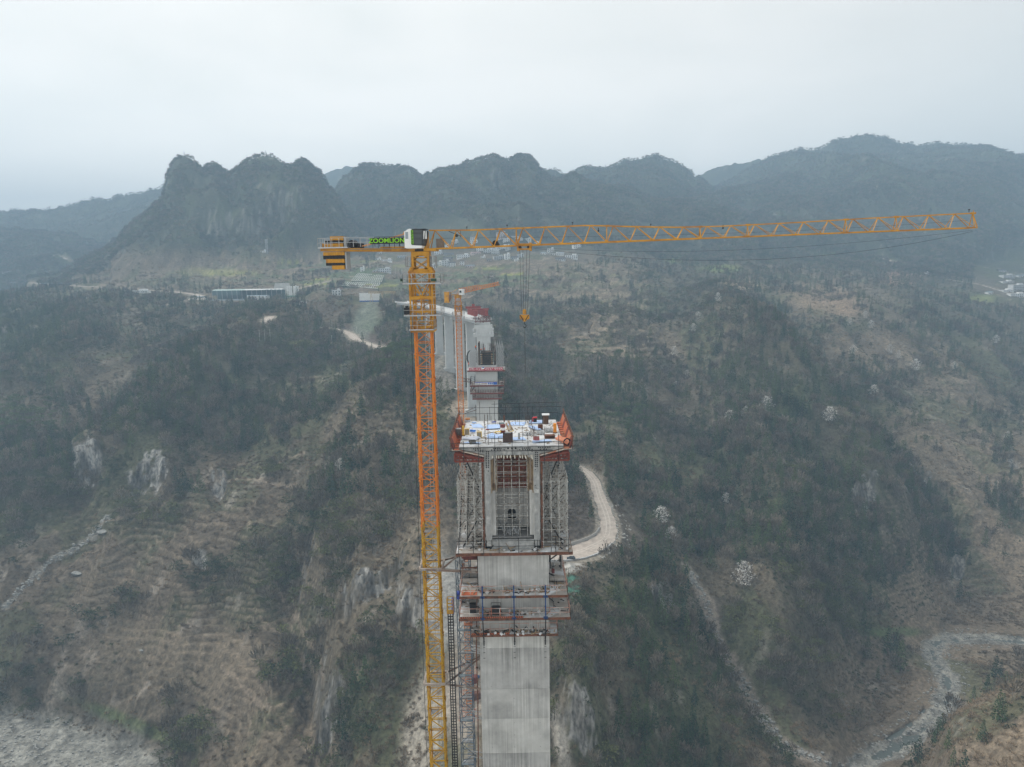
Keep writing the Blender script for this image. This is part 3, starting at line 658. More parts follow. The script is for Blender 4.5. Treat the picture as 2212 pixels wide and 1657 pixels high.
m.add([(v.x, v.y, RIVZ) for v in wv], [(2 * i, 2 * i + 1, 2 * i + 3, 2 * i + 2) for i in range(len(rr) - 1)])
tag(m.build('river', wm), kind='structure')

# roads as sheets a little above their bed
roadm = mat('road_dust', (.50, .435, .375), .95, var=.2, scale=.5, bump=.05, dirt=(.42, .36, .31))
rutm = mat('wheel_rut', (.60, .54, .475), .95, var=.15, scale=.6)
for pts, w, nm, rise in roads:
    m = MB(); rv = []; n = 7
    for i, p in enumerate(pts):
        q = pts[min(i + 1, len(pts) - 1)] - pts[max(i - 1, 0)]; q.z = 0; q.normalize(); nr = Vector((-q.y, q.x, 0))
        ww = w[min(i, len(w) - 1)]
        for k in range(n):
            o = p + nr * (k / (n - 1) - .5) * ww * (1 + .12 * math.sin(i * 1.7 + 3 * (k > 3))); rv.append((o.x, o.y, p.z + rise))
    m.add(rv, [(i * n + k, i * n + k + 1, (i + 1) * n + k + 1, (i + 1) * n + k) for i in range(len(pts) - 1) for k in range(n - 1)])
    tag(m.build(nm, roadm), kind='structure')
    if nm == 'road' and min(w) > 4:
        for off in (-1.05, 1.05):
            m = MB(); rv = []
            for i, p in enumerate(pts):
                q = pts[min(i + 1, len(pts) - 1)] - pts[max(i - 1, 0)]; q.z = 0; q.normalize(); nr = Vector((-q.y, q.x, 0))
                for s_ in (-.3, .3): o = p + nr * (off + s_ + .25 * math.sin(i * .7)); rv.append((o.x, o.y, p.z + rise + .006))
            m.add(rv, [(i * 2, i * 2 + 1, i * 2 + 3, i * 2 + 2) for i in range(len(pts) - 1)])
            tag(m.build('road_track', rutm), kind='structure')
# ---------------------------------------------------------------- vegetation
def tri_mesh(name, V, mats, mi, F=None):
    """V: n x 3 x 3 loose triangles"""
    me = bpy.data.meshes.new(name); n = len(V)
    me.vertices.add(n * 3); me.vertices.foreach_set('co', V.astype(np.float32).ravel())
    me.loops.add(n * 3); me.loops.foreach_set('vertex_index', np.arange(n * 3, dtype=np.int32))
    me.polygons.add(n); me.polygons.foreach_set('loop_start', np.arange(n, dtype=np.int32) * 3)
    for m_ in mats: me.materials.append(m_)
    me.polygons.foreach_set('material_index', np.asarray(mi, dtype=np.int32)); me.update(calc_edges=True); return me
def unit(v): return v / np.maximum(np.linalg.norm(v, axis=-1, keepdims=True), 1e-9)
def leaves(Pn, size, rng, out=None, flat=0.0):
    """leaf-clump triangles centred on Pn; out: preferred outward direction"""
    n = len(Pn); d = unit(rng.normal(size=(n, 3)))
    if out is not None: d = unit(d + out * 1.3)
    e = unit(np.cross(d, rng.normal(size=(n, 3)))); f = np.cross(d, e)
    f[:, 2] *= 1 - flat; e[:, 2] *= 1 - flat
    s = (size * (.6 + .8 * rng.random((n, 1))))
    return np.stack([Pn + d * s * .9, Pn - d * s * .3 + e * s * .55, Pn - d * s * .3 - e * s * .55], 1)
def trunk_tris(h, r, rng, lean=.03, seg=3, n=5):
    out = []; pts = [np.array((0, 0, -.6))]
    for k in range(1, seg + 1): pts.append(np.array((rng.normal() * lean * h * k / seg, rng.normal() * lean * h * k / seg, h * k / seg)))
    rs = [r * (1 - .9 * k / seg) for k in range(seg + 1)]
    for a, b, ra, rb in zip(pts[:-1], pts[1:], rs[:-1], rs[1:]):
        for k in range(n):
            t0, t1 = 2 * math.pi * k / n, 2 * math.pi * (k + 1) / n
            A0 = a + ra * np.array((math.cos(t0), math.sin(t0), 0)); A1 = a + ra * np.array((math.cos(t1), math.sin(t1), 0))
            B0 = b + rb * np.array((math.cos(t0), math.sin(t0), 0)); B1 = b + rb * np.array((math.cos(t1), math.sin(t1), 0))
            out += [np.stack([A0, A1, B1]), np.stack([A0, B1, B0])]
    return np.array(out)
def limb(a, b, r0, r1=0.0):
    a = np.array(a, float); b = np.array(b, float); d = unit(b - a); e = unit(np.cross(d, (0.3, .2, 1))); f = np.cross(d, e); T = []
    for k in range(3):
        t0, t1 = 2.094 * k, 2.094 * (k + 1)
        p0 = e * math.cos(t0) + f * math.sin(t0); p1 = e * math.cos(t1) + f * math.sin(t1)
        T += [np.stack([a + p0 * r0, a + p1 * r0, b + p1 * r1]), np.stack([a + p0 * r0, b + p1 * r1, b + p0 * r1])]
    return np.array(T)
def conifer(rng, n=330, h=1.0, w=.17, tiers=13):
    k = rng.integers(0, tiers, n); t = (k + .5 * rng.random(n)) / tiers
    hh = .12 + .88 * t ** .92; ph = rng.random(n) * 6.283
    arm = 1 + .28 * np.sin(ph * 3 + k * 2.1) + .25 * rng.normal(size=n) * .5
    rr = w * (1 - t) ** .8 * np.sqrt(rng.random(n)) * arm + .006
    z = hh * h - rr * .35
    Pn = np.stack([rr * np.cos(ph), rr * np.sin(ph), z], 1)
    o = np.stack([np.cos(ph), np.sin(ph), -.35 + 0 * ph], 1)
    return leaves(Pn, .040 * (1.25 - .7 * t)[:, None], rng, o), trunk_tris(.97 * h, .016, rng, .004)
def broad(rng, n=300, h=1.0, w=.42, lumps=9, z0=.3):
    c = np.stack([rng.normal(size=lumps) * w * .5, rng.normal(size=lumps) * w * .5, z0 + (1 - z0) * (.25 + .62 * rng.random(lumps))], 1)
    rad = w * (.32 + .28 * rng.random(lumps)); i = rng.integers(0, lumps, n)
    d = unit(rng.normal(size=(n, 3))); d[:, 2] = abs(d[:, 2]) * .9 - .25
    Pn = c[i] + d * rad[i][:, None] * (.75 + .3 * rng.random((n, 1)))
    tr = [trunk_tris(.55, .028, rng, .03)]
    for q in c[:5]: tr.append(limb((0, 0, .3), q, .013, .004))
    return leaves(Pn, .058, rng, d), np.concatenate(tr)
def bare(rng, n=24, h=1.0):
    """leafless tree: limbs and fine twig fans"""
    T = [trunk_tris(.75, .014, rng, .05)]; tips = []
    for k in range(n):
        z = .25 + .5 * rng.random(); ph = rng.random() * 6.283; L = (.38 - .2 * z) * (.7 + .6 * rng.random())
        b = np.array((math.cos(ph) * L, math.sin(ph) * L, z + L * .95)); T.append(limb((0, 0, z), b, .006, .002)); tips.append(b)
    tips = np.array(tips); Pn = np.repeat(tips, 7, 0) + rng.normal(size=(len(tips) * 7, 3)) * .075
    d = unit(Pn - np.array((0, 0, .2))); e = unit(np.cross(d, rng.normal(size=d.shape)))
    tw = np.stack([Pn - d * .09, Pn + d * .1 + e * .028, Pn + d * .1 - e * .02], 1)
    return tw, np.concatenate(T)
def blossom(rng, n=560):
    lay = rng.integers(0, 8, n); ph = rng.random(n) * 6.283; t = (lay + .5) / 8
    r = (.36 * np.sin(np.pi * (.18 + .75 * t)) * (1 + .3 * np.sin(2 * ph + lay * 1.7))) * np.sqrt(rng.random(n))
    Pn = np.stack([r * np.cos(ph), r * np.sin(ph), .22 + .78 * t + .03 * rng.normal(size=n)], 1)
    tr = [trunk_tris(.9, .018, rng, .03)]
    for k in range(9):
        a = k * 2.4; z = .3 + .065 * k; tr.append(limb((0, 0, z), (.3 * math.cos(a), .3 * math.sin(a), z + .1), .009, .003))
    return leaves(Pn, .043, rng, None, .5), np.concatenate(tr)
def bush(rng, n=46, w=.55, sz=.17):
    d = unit(rng.normal(size=(n, 3))); d[:, 2] = abs(d[:, 2])
    Pn = d * np.array((w, w, .62)) * (.55 + .45 * rng.random((n, 1))); return leaves(Pn, sz, rng, d)
def scrub(rng, n=44):
    """bare twiggy shrub: upright thin blades"""
    ph = rng.random(n) * 6.283; r = .55 * np.sqrt(rng.random(n)); B = np.stack([r * np.cos(ph), r * np.sin(ph), .05 + .25 * rng.random(n)], 1)
    d = unit(np.stack([np.cos(ph) * .55, np.sin(ph) * .55, .7 + 0 * ph], 1) + rng.normal(size=(n, 3)) * .35); L = (.35 + .45 * rng.random((n, 1)))
    e = unit(np.cross(d, rng.normal(size=d.shape))) * .075
    return np.stack([B - e, B + e, B + d * L], 1)

def leafmat(name, c1, c2, use_inst, rough=.85, lum=(.55, 1.35)):
    m = bpy.data.materials.new(name); m.use_nodes = True; t = m.node_tree; b = t.nodes['Principled BSDF']
    b.inputs['Roughness'].default_value = rough; b.inputs['Specular IOR Level'].default_value = .12
    g = N(t, 'ShaderNodeNewGeometry'); mr = N(t, 'ShaderNodeMapRange'); mr.inputs['To Min'].default_value = lum[0]; mr.inputs['To Max'].default_value = lum[1]
    t.links.new(g.outputs['Random Per Island'], mr.inputs['Value'])
    oi = N(t, 'ShaderNodeObjectInfo'); mc = N(t, 'ShaderNodeMixRGB'); mc.inputs['Color1'].default_value = (*c1, 1); mc.inputs['Color2'].default_value = (*c2, 1)
    if use_inst:
        a = N(t, 'ShaderNodeAttribute', attribute_type='INSTANCER', attribute_name='tint'); t.links.new(a.outputs['Fac'], mc.inputs['Fac'])
    else: t.links.new(oi.outputs['Random'], mc.inputs['Fac'])
    s_ = N(t, 'ShaderNodeVectorMath', operation='SCALE'); t.links.new(mc.outputs[0], s_.inputs[0]); t.links.new(mr.outputs[0], s_.inputs['Scale'])
    t.links.new(s_.outputs[0], b.inputs['Base Color']); return m
CON = ((.024, .056, .032), (.10, .138, .052)); BRD = ((.045, .066, .032), (.155, .165, .07)); BAR = ((.15, .125, .10), (.25, .215, .165)); SCR = ((.165, .13, .092), (.34, .26, .175)); BLO = ((.52, .50, .47), (.68, .66, .62)); GRN = ((.05, .068, .038), (.12, .135, .065)); BAM = ((.06, .1, .045), (.13, .17, .075))
bark = mat('bark', (.11, .09, .07), .9, scale=9); palebark = mat('pale_bark', (.22, .2, .17), .9, scale=9)
PROTO = {}
def proto(key, fol, tr, fm, bm_):
    V = fol if tr is None else np.concatenate([fol, tr]); mi = [0] * len(fol) + ([] if tr is None else [1] * len(tr))
    o = bpy.data.objects.new(key, tri_mesh(key, V, [fm, bm_], mi)); PROTO.setdefault(key.split('.')[0].rstrip('0123456789'), []).append(o); return o
rg = np.random.default_rng(3)
fm = {k: leafmat(k + '_foliage', *c, True) for k, c in dict(conifer=CON, broad=BRD, bare=BAR, scrub=SCR, blossom=BLO, bush=GRN, bamboo=BAM).items()}
for k in range(4): proto('conifer', *conifer(rg, 230, w=[.15, .19, .13, .22][k]), fm['conifer'], bark)
for k in range(4): proto('broad', *broad(rg, 210, w=[.4, .5, .34, .45][k]), fm['broad'], bark)
for k in range(3): proto('bare', *bare(rg), fm['bare'], palebark)
for k in range(3): proto('bush', bush(rg), None, fm['bush'], bark)
for k in range(3): proto('scrub', scrub(rg), None, fm['scrub'], bark)
for k in range(2): proto('bamboo', *broad(rg, 150, w=.3, lumps=6, z0=.4), fm['bamboo'], bark)

def scatter(name, pts, kind, sizes, tint, label=None):
    """one object: a geometry-node set of plants on points of the ground"""
    n = len(pts); me = bpy.data.meshes.new(name); me.vertices.add(n); me.vertices.foreach_set('co', np.asarray(pts, np.float32).ravel())
    rr_ = RNG
    for nm, dt_, arr in (('size', 'FLOAT', sizes), ('yaw', 'FLOAT', rr_.random(n) * 6.283), ('tint', 'FLOAT', tint)):
        a = me.attributes.new(nm, dt_, 'POINT'); a.data.foreach_set('value', np.asarray(arr, np.float32))
    a = me.attributes.new('which', 'INT', 'POINT'); a.data.foreach_set('value', rr_.integers(0, len(PROTO[kind]), n).astype(np.int32))
    o = bpy.data.objects.new(name, me); link(o); tag(o, kind='stuff', label=label)
    g = bpy.data.node_groups.new(name, 'GeometryNodeTree'); g.interface.new_socket('Geometry', in_out='INPUT', socket_type='NodeSocketGeometry'); g.interface.new_socket('Geometry', in_out='OUTPUT', socket_type='NodeSocketGeometry')
    gi = N(g, 'NodeGroupInput'); go = N(g, 'NodeGroupOutput'); ip = N(g, 'GeometryNodeInstanceOnPoints'); m2p = N(g, 'GeometryNodeMeshToPoints')
    cname = 'plants_' + kind; c = bpy.data.collections.get(cname)
    if c is None:
        c = bpy.data.collections.new(cname)
        for q in PROTO[kind]: c.objects.link(q)
    ci = N(g, 'GeometryNodeCollectionInfo'); ci.inputs['Collection'].default_value = c; ci.inputs['Separate Children'].default_value = True; ci.inputs['Reset Children'].default_value = True
    def attr(nm, dt_): 
        q = N(g, 'GeometryNodeInputNamedAttribute', data_type=dt_); q.inputs['Name'].default_value = nm; return q.outputs['Attribute']
    cx = N(g, 'ShaderNodeCombineXYZ'); g.links.new(attr('yaw', 'FLOAT'), cx.inputs['Z'])
    g.links.new(gi.outputs[0], m2p.inputs['Mesh']); g.links.new(m2p.outputs[0], ip.inputs['Points']); g.links.new(ci.outputs[0], ip.inputs['Instance'])
    ip.inputs['Pick Instance'].default_value = True; g.links.new(attr('which', 'INT'), ip.inputs['Instance Index'])
    g.links.new(cx.outputs[0], ip.inputs['Rotation']); g.links.new(attr('size', 'FLOAT'), ip.inputs['Scale'])
    g.links.new(ip.outputs[0], go.inputs[0]); md = o.modifiers.new('plants', 'NODES'); md.node_group = g
    return o

# candidate points, thinned by what the photo shows there; points behind a ridge are left out beyond a margin
rat = Z / np.maximum(YY, 1); rmax = np.maximum.accumulate(np.where(YY > 60, rat, -9), 0)
VIS = rat + 22 / np.maximum(YY, 60) - rmax
def cand(n, y0, y1, umax=.82, rng=RNG):
    y = np.sqrt(y0 * y0 + (y1 * y1 - y0 * y0) * rng.random(n)); x = (rng.random(n) * 2 - 1) * umax * y
    z = samp(Z, x, y); k = samp(VIS, x, y) > 0; x, y, z = x[k], y[k], z[k]
    px, py = proj(x, y, z); k = (px > -160) & (px < 2370) & (py < 1800); return x[k], y[k], z[k], px[k], py[k]
SL = samp
def clear(x, y, w=1.0):
    ok = (samp(ROADM, x, y) < .05) & (samp(DR, x, y) > 16) & (samp(NOVEG, x, y) < .3)
    return ok
sizes_all = []
def plant_zone(y0, y1, dens, big):
    area = .82 * (y1 * y1 - y0 * y0); x, y, z, px, py = cand(int(area * dens), y0, y1)
    w = rast(WOOD, px, py); farm = np.maximum(sstep(1250, 1500, y), sstep(565, 515, py)); w = w * (1 - farm) + farm * .68
    n1 = fbm(x, y, 42, 3, 201); n2 = fbm(x, y, 13, 2, 202)
    dn = np.clip(w * 1.5 - .18 + (n1 - .5) * 2.6 + (n2 - .5) * 1.2, 0, 1) * np.clip(w * 9, 0, 1)
    rkk = samp(rk, x, y)
    k = (RNG.random(len(x)) < dn * (1 - rkk * .92)) & clear(x, y); return x[k], y[k], z[k], px[k], py[k], w[k], n1[k]
TREES = []
for y0, y1, d, big in ((205, 600, 1 / 21, 0), (600, 1000, 1 / 36, 0), (1000, 1300, 1 / 70, 0), (1300, 2150, 1 / 24, 1), (2150, 2750, 1 / 70, 1)):
    x, y, z, px, py, w, n1 = plant_zone(y0, y1, d, big)
    leftlow = sstep(1050, 1130, py) * (px < 1000) + ((px > 1180) & (px < 1330) & (py > 1240)) + ((px > 1560) & (px < 1860) & (py > 1230)) * .8
    sel = fbm(x, y, 70, 2, 210) + .55 * leftlow + .25 * (RNG.random(len(x)) - .5)
    kind = np.where(sel > .66, 1, 0); kind = np.where((RNG.random(len(x)) < .26) & (w < .85), 2, kind)
    kind = np.where((kind == 0) & (y > 1300) & (RNG.random(len(x)) < .9), 1, kind)
    bm_ = ((abs(px - 60) < 60) & (abs(py - 910) < 40)) | ((abs(px - 870) < 45) & (abs(py - 775) < 30)) | ((abs(px - 1330) < 60) & (abs(py - 920) < 25)) | ((abs(px - 1280) < 70) & (abs(py - 770) < 20)) | ((abs(px - 1420) < 30) & (abs(py - 615) < 18))
    kind = np.where(bm_, 3, kind)
    h = np.where(kind == 0, 7.5 + 7 * RNG.random(len(x)) ** 2, np.where(kind == 1, 4.5 + 4 * RNG.random(len(x)), 6 + 3 * RNG.random(len(x)))) * (1 + .25 * (n1 - .5)) * (1 - .05 * big) * (1.22 - .22 * sstep(500, 900, y))
    h = h * np.where(y < 330, .9, 1.12)
    TREES.append((x, y, z, px, py, kind, h))
TR = [np.concatenate([t_[i] for t_ in TREES]) for i in range(7)]
tx, ty, tz, tpx, tpy, tk, th = TR
# the 300 that show largest become trees of their own, spaced so that each can be told from the next
vis = samp(rat + .004 - rmax + 6 / np.maximum(YY, 60), tx, ty) > 0
score = np.where(vis & (tpx > 5) & (tpx < 2205) & (tpy < 1640) & (tpy > 500) & ~((tpx > 880) & (tpx < 1240) & (tpy > 480)) & ((tk == 0) | (tk == 1)), th / ty * (1 + .3 * (tk == 0)), 0)
score[(tpy < 530)] = 0; order = np.argsort(-score)[:6000]; chosen = []; taken = {}
for i in order:
    if score[i] <= 0: break
    c = (int(tpx[i] // 26), int(tpy[i] // 34))
    if any(abs(tpx[i] - tpx[j]) < 20 and abs(tpy[i] - tpy[j]) < 34 for a in (-1, 0, 1) for b_ in (-1, 0, 1) for j in taken.get((c[0] + a, c[1] + b_), [])): continue
    taken.setdefault(c, []).append(i); chosen.append(i)
    if len(chosen) >= 285: break
chosen = np.array(chosen); rest = np.ones(len(tx), bool); rest[chosen] = False
for kk, nm in ((0, 'conifer'), (1, 'broad'), (2, 'bare'), (3, 'bamboo')):
    k = rest & (tk == kk); 
    scatter({'conifer': 'conifer_woodland', 'broad': 'evergreen_woodland', 'bare': 'leafless_woodland', 'bamboo': 'bamboo_grove'}[nm], np.stack([tx[k], ty[k], tz[k]], 1), nm, th[k],
            np.clip(fbm(tx[k], ty[k], 30, 2, 230) * 1.8 - .6 + .75 * (RNG.random(k.sum()) - .3), 0, 1))
print('TREES', len(tx))
# scrub and bushes on the open slopes
def brush(y0, y1, dens):
    area = .82 * (y1 * y1 - y0 * y0); x, y, z, px, py = cand(int(area * dens), y0, y1)
    rkk = samp(rk, x, y); k = (RNG.random(len(x)) < .95 * (1 - rkk * .8) * (1 - .5 * ((px < 760) & (py > 1060)))) & clear(x, y) & (samp(TER, x, y) < .22)
    return [a[k] for a in (x, y, z, px, py)]
B = [brush(*a) for a in ((205, 520, 1 / 5.5), (520, 900, 1 / 16), (900, 1400, 1 / 60))]
x, y, z, px, py = [np.concatenate([b_[i] for b_ in B]) for i in range(5)]
nb = fbm(x, y, 26, 3, 240); isb = (nb + .28 * (rast(WOOD, px, py) - .3) + .22 * (RNG.random(len(x)) - .5) - .12 * ((px < 720) & (py > 1030))) > .60
sz = (.9 + 1.3 * RNG.random(len(x)) ** 2) * (1 + .5 * sstep(500, 1300, y))
pl = np.clip(rast(PALE, px, py) * 1.2 - .25 + (fbm(x, y, 18, 3, 250) - .5) * 1.8 + .5 * (RNG.random(len(x)) - .5), 0, 1)
scatter('bushes', np.stack([x, y, z], 1)[isb], 'bush', sz[isb] * 1.25, np.clip(fbm(x, y, 24, 2, 251)[isb] * 1.5 - .4 + .3 * RNG.random(isb.sum()), 0, 1))
scatter('scrub', np.stack([x, y, z], 1)[~isb], 'scrub', sz[~isb], pl[~isb])
print('BRUSH', len(x))

# trees of their own
fo = {k: leafmat(k + '_crown', *c, False) for k, c in dict(conifer=CON, broad=BRD, blossom=BLO).items()}
TM = {'conifer': [], 'broad': [], 'blossom': []}
for k in range(5):
    a, b_ = conifer(rg, 330, w=[.16, .2, .14, .18, .23][k]); TM['conifer'].append((tri_mesh('conifer_crown', a, [fo['conifer']], [0] * len(a)), tri_mesh('conifer_trunk', b_, [bark], [0] * len(b_))))
    a, b_ = broad(rg, 300, w=[.38, .46, .5, .34, .42][k]); TM['broad'].append((tri_mesh('leafy_crown', a, [fo['broad']], [0] * len(a)), tri_mesh('leafy_trunk', b_, [bark], [0] * len(b_))))
    a, b_ = blossom(rg); TM['blossom'].append((tri_mesh('blossom_crown', a, [fo['blossom']], [0] * len(a)), tri_mesh('blossom_trunk', b_, [palebark], [0] * len(b_))))
def tree(name, kind, x, y, h, label, group, z=None):
    e = bpy.data.objects.new(name, None); link(e); e.location = (x, y, (ground(x, y) if z is None else z) - .2); e.rotation_euler = (0, 0, random.random() * 6.28)
    e.scale = (h * random.uniform(.9, 1.1),) * 2 + (h,)
    a, b_ = random.choice(TM[kind]); inst('crown', a, e); inst('trunk', b_, e); tag(e, label, 'tree', group); return e
MARKS = [(190,1018,'the left white cliff'),(330,1022,'the middle left cliff'),(472,1040,'the small grey cliff'),(205,1180,'the pale stony gully'),(790,806,'the lone white blossom tree'),(730,1100,'the narrow conifer strip'),(435,1228,'the rock stub on the terraces'),(708,1555,'the tall pale cliff'),(800,1315,'the overhanging ledge'),(100,1600,'the left river bed'),(740,715,'the pale lower road'),(580,692,'the short road bend'),(540,640,'the works shed'),(300,628,'the long left road'),(620,735,'the three poles'),(160,655,'the house among trees'),(1315,1120,'the curved dirt road'),(1240,1200,'the parked car'),(1606,1272,'the biggest white tree'),(1440,1150,'the pair of white trees'),(1873,1105,'the streaked right cliff'),(1980,1022,'the upper right cliff'),(1560,1400,'the stony ravine'),(1976,806,'the brightest white tree'),(1655,900,'the white forest tree'),(1330,690,'the striped terraces'),(1460,800,'the upper ravine'),(1800,640,'the pale knoll'),(2180,620,'the right edge houses'),(2040,1430,'the river bend'),(1920,1620,'the lower river'),(1255,1590,'the rock pillar'),(1100,600,'the village'),(1560,590,'the wooded knoll'),(1890,560,'the country road'),(2150,900,'the right edge slope'),(2150,1560,'the near brown spur'),(100,850,'the dark left wood'),(420,880,'the left middle wood'),(960,900,'the viaduct foot'),(1700,1050,'the middle of the right forest'),(1350,1000,'the grey scrubby bank'),(640,950,'the slope under the pale road'),(1450,1500,'the wooded gorge side'),(1700,1400,'the dark wooded spur')]
NTH = ['nearest', 'second nearest', 'third nearest', 'fourth nearest', 'fifth nearest', 'sixth nearest', 'seventh nearest', 'eighth nearest', 'ninth nearest', 'tenth nearest', 'eleventh nearest', 'twelfth nearest', 'thirteenth nearest', 'fourteenth nearest']
KEYS = {}
for i in chosen:
    mk = min(MARKS, key=lambda q: math.hypot(q[0] - tpx[i], q[1] - tpy[i])); dx, dy = tpx[i] - mk[0], tpy[i] - mk[1]
    rel = ('right of' if dx > 0 else 'left of') if abs(dx) > abs(dy) else ('below' if dy > 0 else 'above')
    KEYS.setdefault((int(tk[i]), rel, mk[2]), []).append((math.hypot(dx, dy), i))
LAB = {}
for (kd, rel, mk), L_ in KEYS.items():
    for n_, (d_, i) in enumerate(sorted(L_)):
        LAB[i] = (('dark pointed conifer ' if kd == 0 else 'rounded evergreen tree ') + rel + ' ' + mk + (', ' + NTH[min(n_, 13)] + '' if len(L_) > 1 else ''), mk)
for i in chosen:
    con = tk[i] == 0; lab, mk = LAB[i]
    tree('conifer_tree' if con else 'evergreen_tree', 'conifer' if con else 'broad', float(tx[i]), float(ty[i]), float(th[i]) * 1.08, lab, ('conifers' if con else 'evergreens') + ' around ' + mk, float(tz[i]))
BLOSSOM = [(1606,1272,15,'tall white blossoming tree standing alone above the dark wooded spur'), (1428,1135,11,'white blossoming tree above the road bend, upper one of the pair'), (1450,1172,9,'white blossoming tree just below its twin at the slope edge'),
 (1976,806,11,'bright white blossoming tree on the brown right-hand slope, largest there'), (1921,768,9,'white blossoming tree left of the bright one on the brown slope'), (1940,778,8,'low spreading white tree between two others on the brown slope'),
 (1880,712,8,'small white blossoming tree high on the pale brown slope'), (1842,768,8,'thin pinkish white tree at the left of the brown slope group'), (1998,695,7,'tiny white blossoming tree near the upper right terraces'),
 (1790,915,11,'white blossoming tree near the top of the dark forest band'), (1655,896,12,'white blossoming tree in the middle of the forested ridge'), (1575,920,10,'white spreading tree at the left foot of the forested ridge'),
 (1610,905,8,'faint white tree just right of the one at the ridge foot'), (1885,862,10,'tall thin white tree on the right edge of the dark forest'), (1459,848,8,'white blossoming tree low in the ravine left of the forested ridge'),
 (1456,775,9,'white blossoming tree standing in the upper ravine'), (1507,700,9,'white tree on the lip of the upper ravine'), (1497,722,8,'white tree a step below the lip of the upper ravine'), (1484,820,7,'pinkish white tree on the bare slope above the ravine'),
 (790,806,8,'lone white blossoming tree on the left slope beside the crane mast'), (736,1020,8,'narrow white tree beside the vertical band of conifers'), (2060,800,7,'small white tree right of the largest one on the brown slope'),
 (2175,955,8,'faint white tree near the right edge of the photograph'), (1568,1090,7,'pale pinkish tree on the bare ledge above the ravine'), (2150,745,9,'white blossoming tree below the houses at the right'),
 (1835,705,7,'white tree on the pale knoll at the upper right'), (1200,866,6,'small pale tree above the far edge of the concrete deck'), (1868,690,7,'spindly white tree behind the pale knoll'), (1550,655,8,'white blossoming tree on the upper ravine wall by the terraces')]
for px_, py_, h, lab in BLOSSOM:
    q = hit(px_, py_); tree('blossom_tree', 'blossom', q.x, q.y, h * min(1.5, .75 + q.y / 1000), lab, 'white blossoming trees on the slopes')

# ================================================================ built things
OR = mat('crane_orange', (.62, .19, .02), .45, var=.12, scale=1.5); YE = mat('crane_yellow', (.50, .28, .015), .5, var=.18, scale=1.2, dirt=(.38, .19, .02)); OR2 = mat('crane_deep_yellow', (.55, .265, .022), .45, var=.2, scale=1.5, dirt=(.38, .17, .03))
GALV = mat('galvanised', (.42, .43, .44), .45, .5, .12, 6); STEEL = mat('scaffold_steel', (.48, .48, .46), .5, .4, .25, 5, dirt=(.2, .17, .14)); DARK = mat('dark_steel', (.035, .035, .037), .6, .2, .2, 5)
RUST = mat('rusty_steel', (.16, .07, .045), .85, var=.35, scale=3, dirt=(.07, .04, .03)); RED = mat('red_steel', (.16, .042, .032), .7, var=.25, scale=2.5, dirt=(.16, .05, .035)); ORG = mat('orange_panel', (.46, .125, .06), .7, var=.25, scale=2, dirt=(.4, .17, .1))
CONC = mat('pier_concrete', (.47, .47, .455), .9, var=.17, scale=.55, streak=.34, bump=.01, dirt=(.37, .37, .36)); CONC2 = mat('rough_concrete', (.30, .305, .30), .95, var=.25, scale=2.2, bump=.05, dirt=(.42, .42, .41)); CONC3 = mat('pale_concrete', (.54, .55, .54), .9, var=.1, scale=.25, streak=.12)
DECKC = mat('deck_concrete', (.60, .61, .62), .9, var=.14, scale=1.4, dirt=(.42, .41, .40)); WHITE = mat('white_paint', (.80, .81, .80), .35, var=.04, scale=2); LIME = mat('lime_letters', (.25, .62, .02), .5, var=.03); BLACK = mat('black_paint', (.018, .018, .02), .55, var=.15, scale=3)
GLASS = mat('dark_glass', (.03, .04, .045), .08, var=.05, spec=.6); BLUE = mat('blue_steel', (.03, .07, .18), .6, var=.2, scale=4); BLUET = mat('blue_tarp', (.42, .56, .82), .6, var=.1, scale=3); TARPB = mat('deep_blue_tarp', (.08, .12, .5), .6, var=.2, scale=3)
WOODM = mat('timber', (.32, .23, .14), .85, var=.3, scale=4, dirt=(.18, .12, .08)); CABLE = mat('wire_rope', (.03, .03, .032), .5, .3); CWT = mat('counterweight_grey', (.36, .37, .37), .85, var=.1, scale=2)
YEL = mat('yellow_box', (.62, .42, .10), .6, var=.15, scale=3); MESHM = mat('grating', (.25, .25, .25), .7, .3, .2, 8)
class LB(MB):
    def __init__(s, off=(0, 0, 0)): super().__init__(); s.off = Vector(off)
    def build(s, name, mat_, parent=None, **k):
        if s.off.length > 0: s.v = [tuple(Vector(v) - s.off) for v in s.v]
        return MB.build(s, name, mat_, parent, **k)

def lattice(mb, p0, p1, w, bays, leg, br, ph=0, horiz=True):
    """square lattice mast between two centres (vertical), square side w"""
    p0 = Vector(p0); p1 = Vector(p1); h = w / 2; cs = [(-h, -h), (h, -h), (h, h), (-h, h)]
    for c in cs: mb.bar(p0 + Vector((*c, 0)), p1 + Vector((*c, 0)), leg)
    for k in range(bays + 1):
        z = p0.z + (p1.z - p0.z) * k / bays
        for i in range(4):
            a, b = cs[i], cs[(i + 1) % 4]
            if k < bays or bays == 1:
                if horiz: mb.bar((p0.x + a[0], p0.y + a[1], z), (p0.x + b[0], p0.y + b[1], z), br)
            if k < bays:
                z1 = p0.z + (p1.z - p0.z) * (k + 1) / bays
                q, r = (a, b) if (k + ph + i * 0) % 2 else (b, a)
                mb.bar((p0.x + q[0], p0.y + q[1], z), (p0.x + r[0], p0.y + r[1], z1), br)

def railing(mb, pts, h=1.1, post=1.5, w=.045, rails=(1.0, .5), kick=False):
    for a, b in zip(pts[:-1], pts[1:]):
        a = Vector(a); b = Vector(b); L = (b - a).length; n = max(1, int(round(L / post)))
        for k in range(n + 1):
            p = a.lerp(b, k / n); mb.bar(p, p + Vector((0, 0, h)), w)
        for r in rails: mb.bar(a + Vector((0, 0, h * r)), b + Vector((0, 0, h * r)), w)
        if kick: mb.bar(a + Vector((0, 0, .08)), b + Vector((0, 0, .08)), .03, .16)

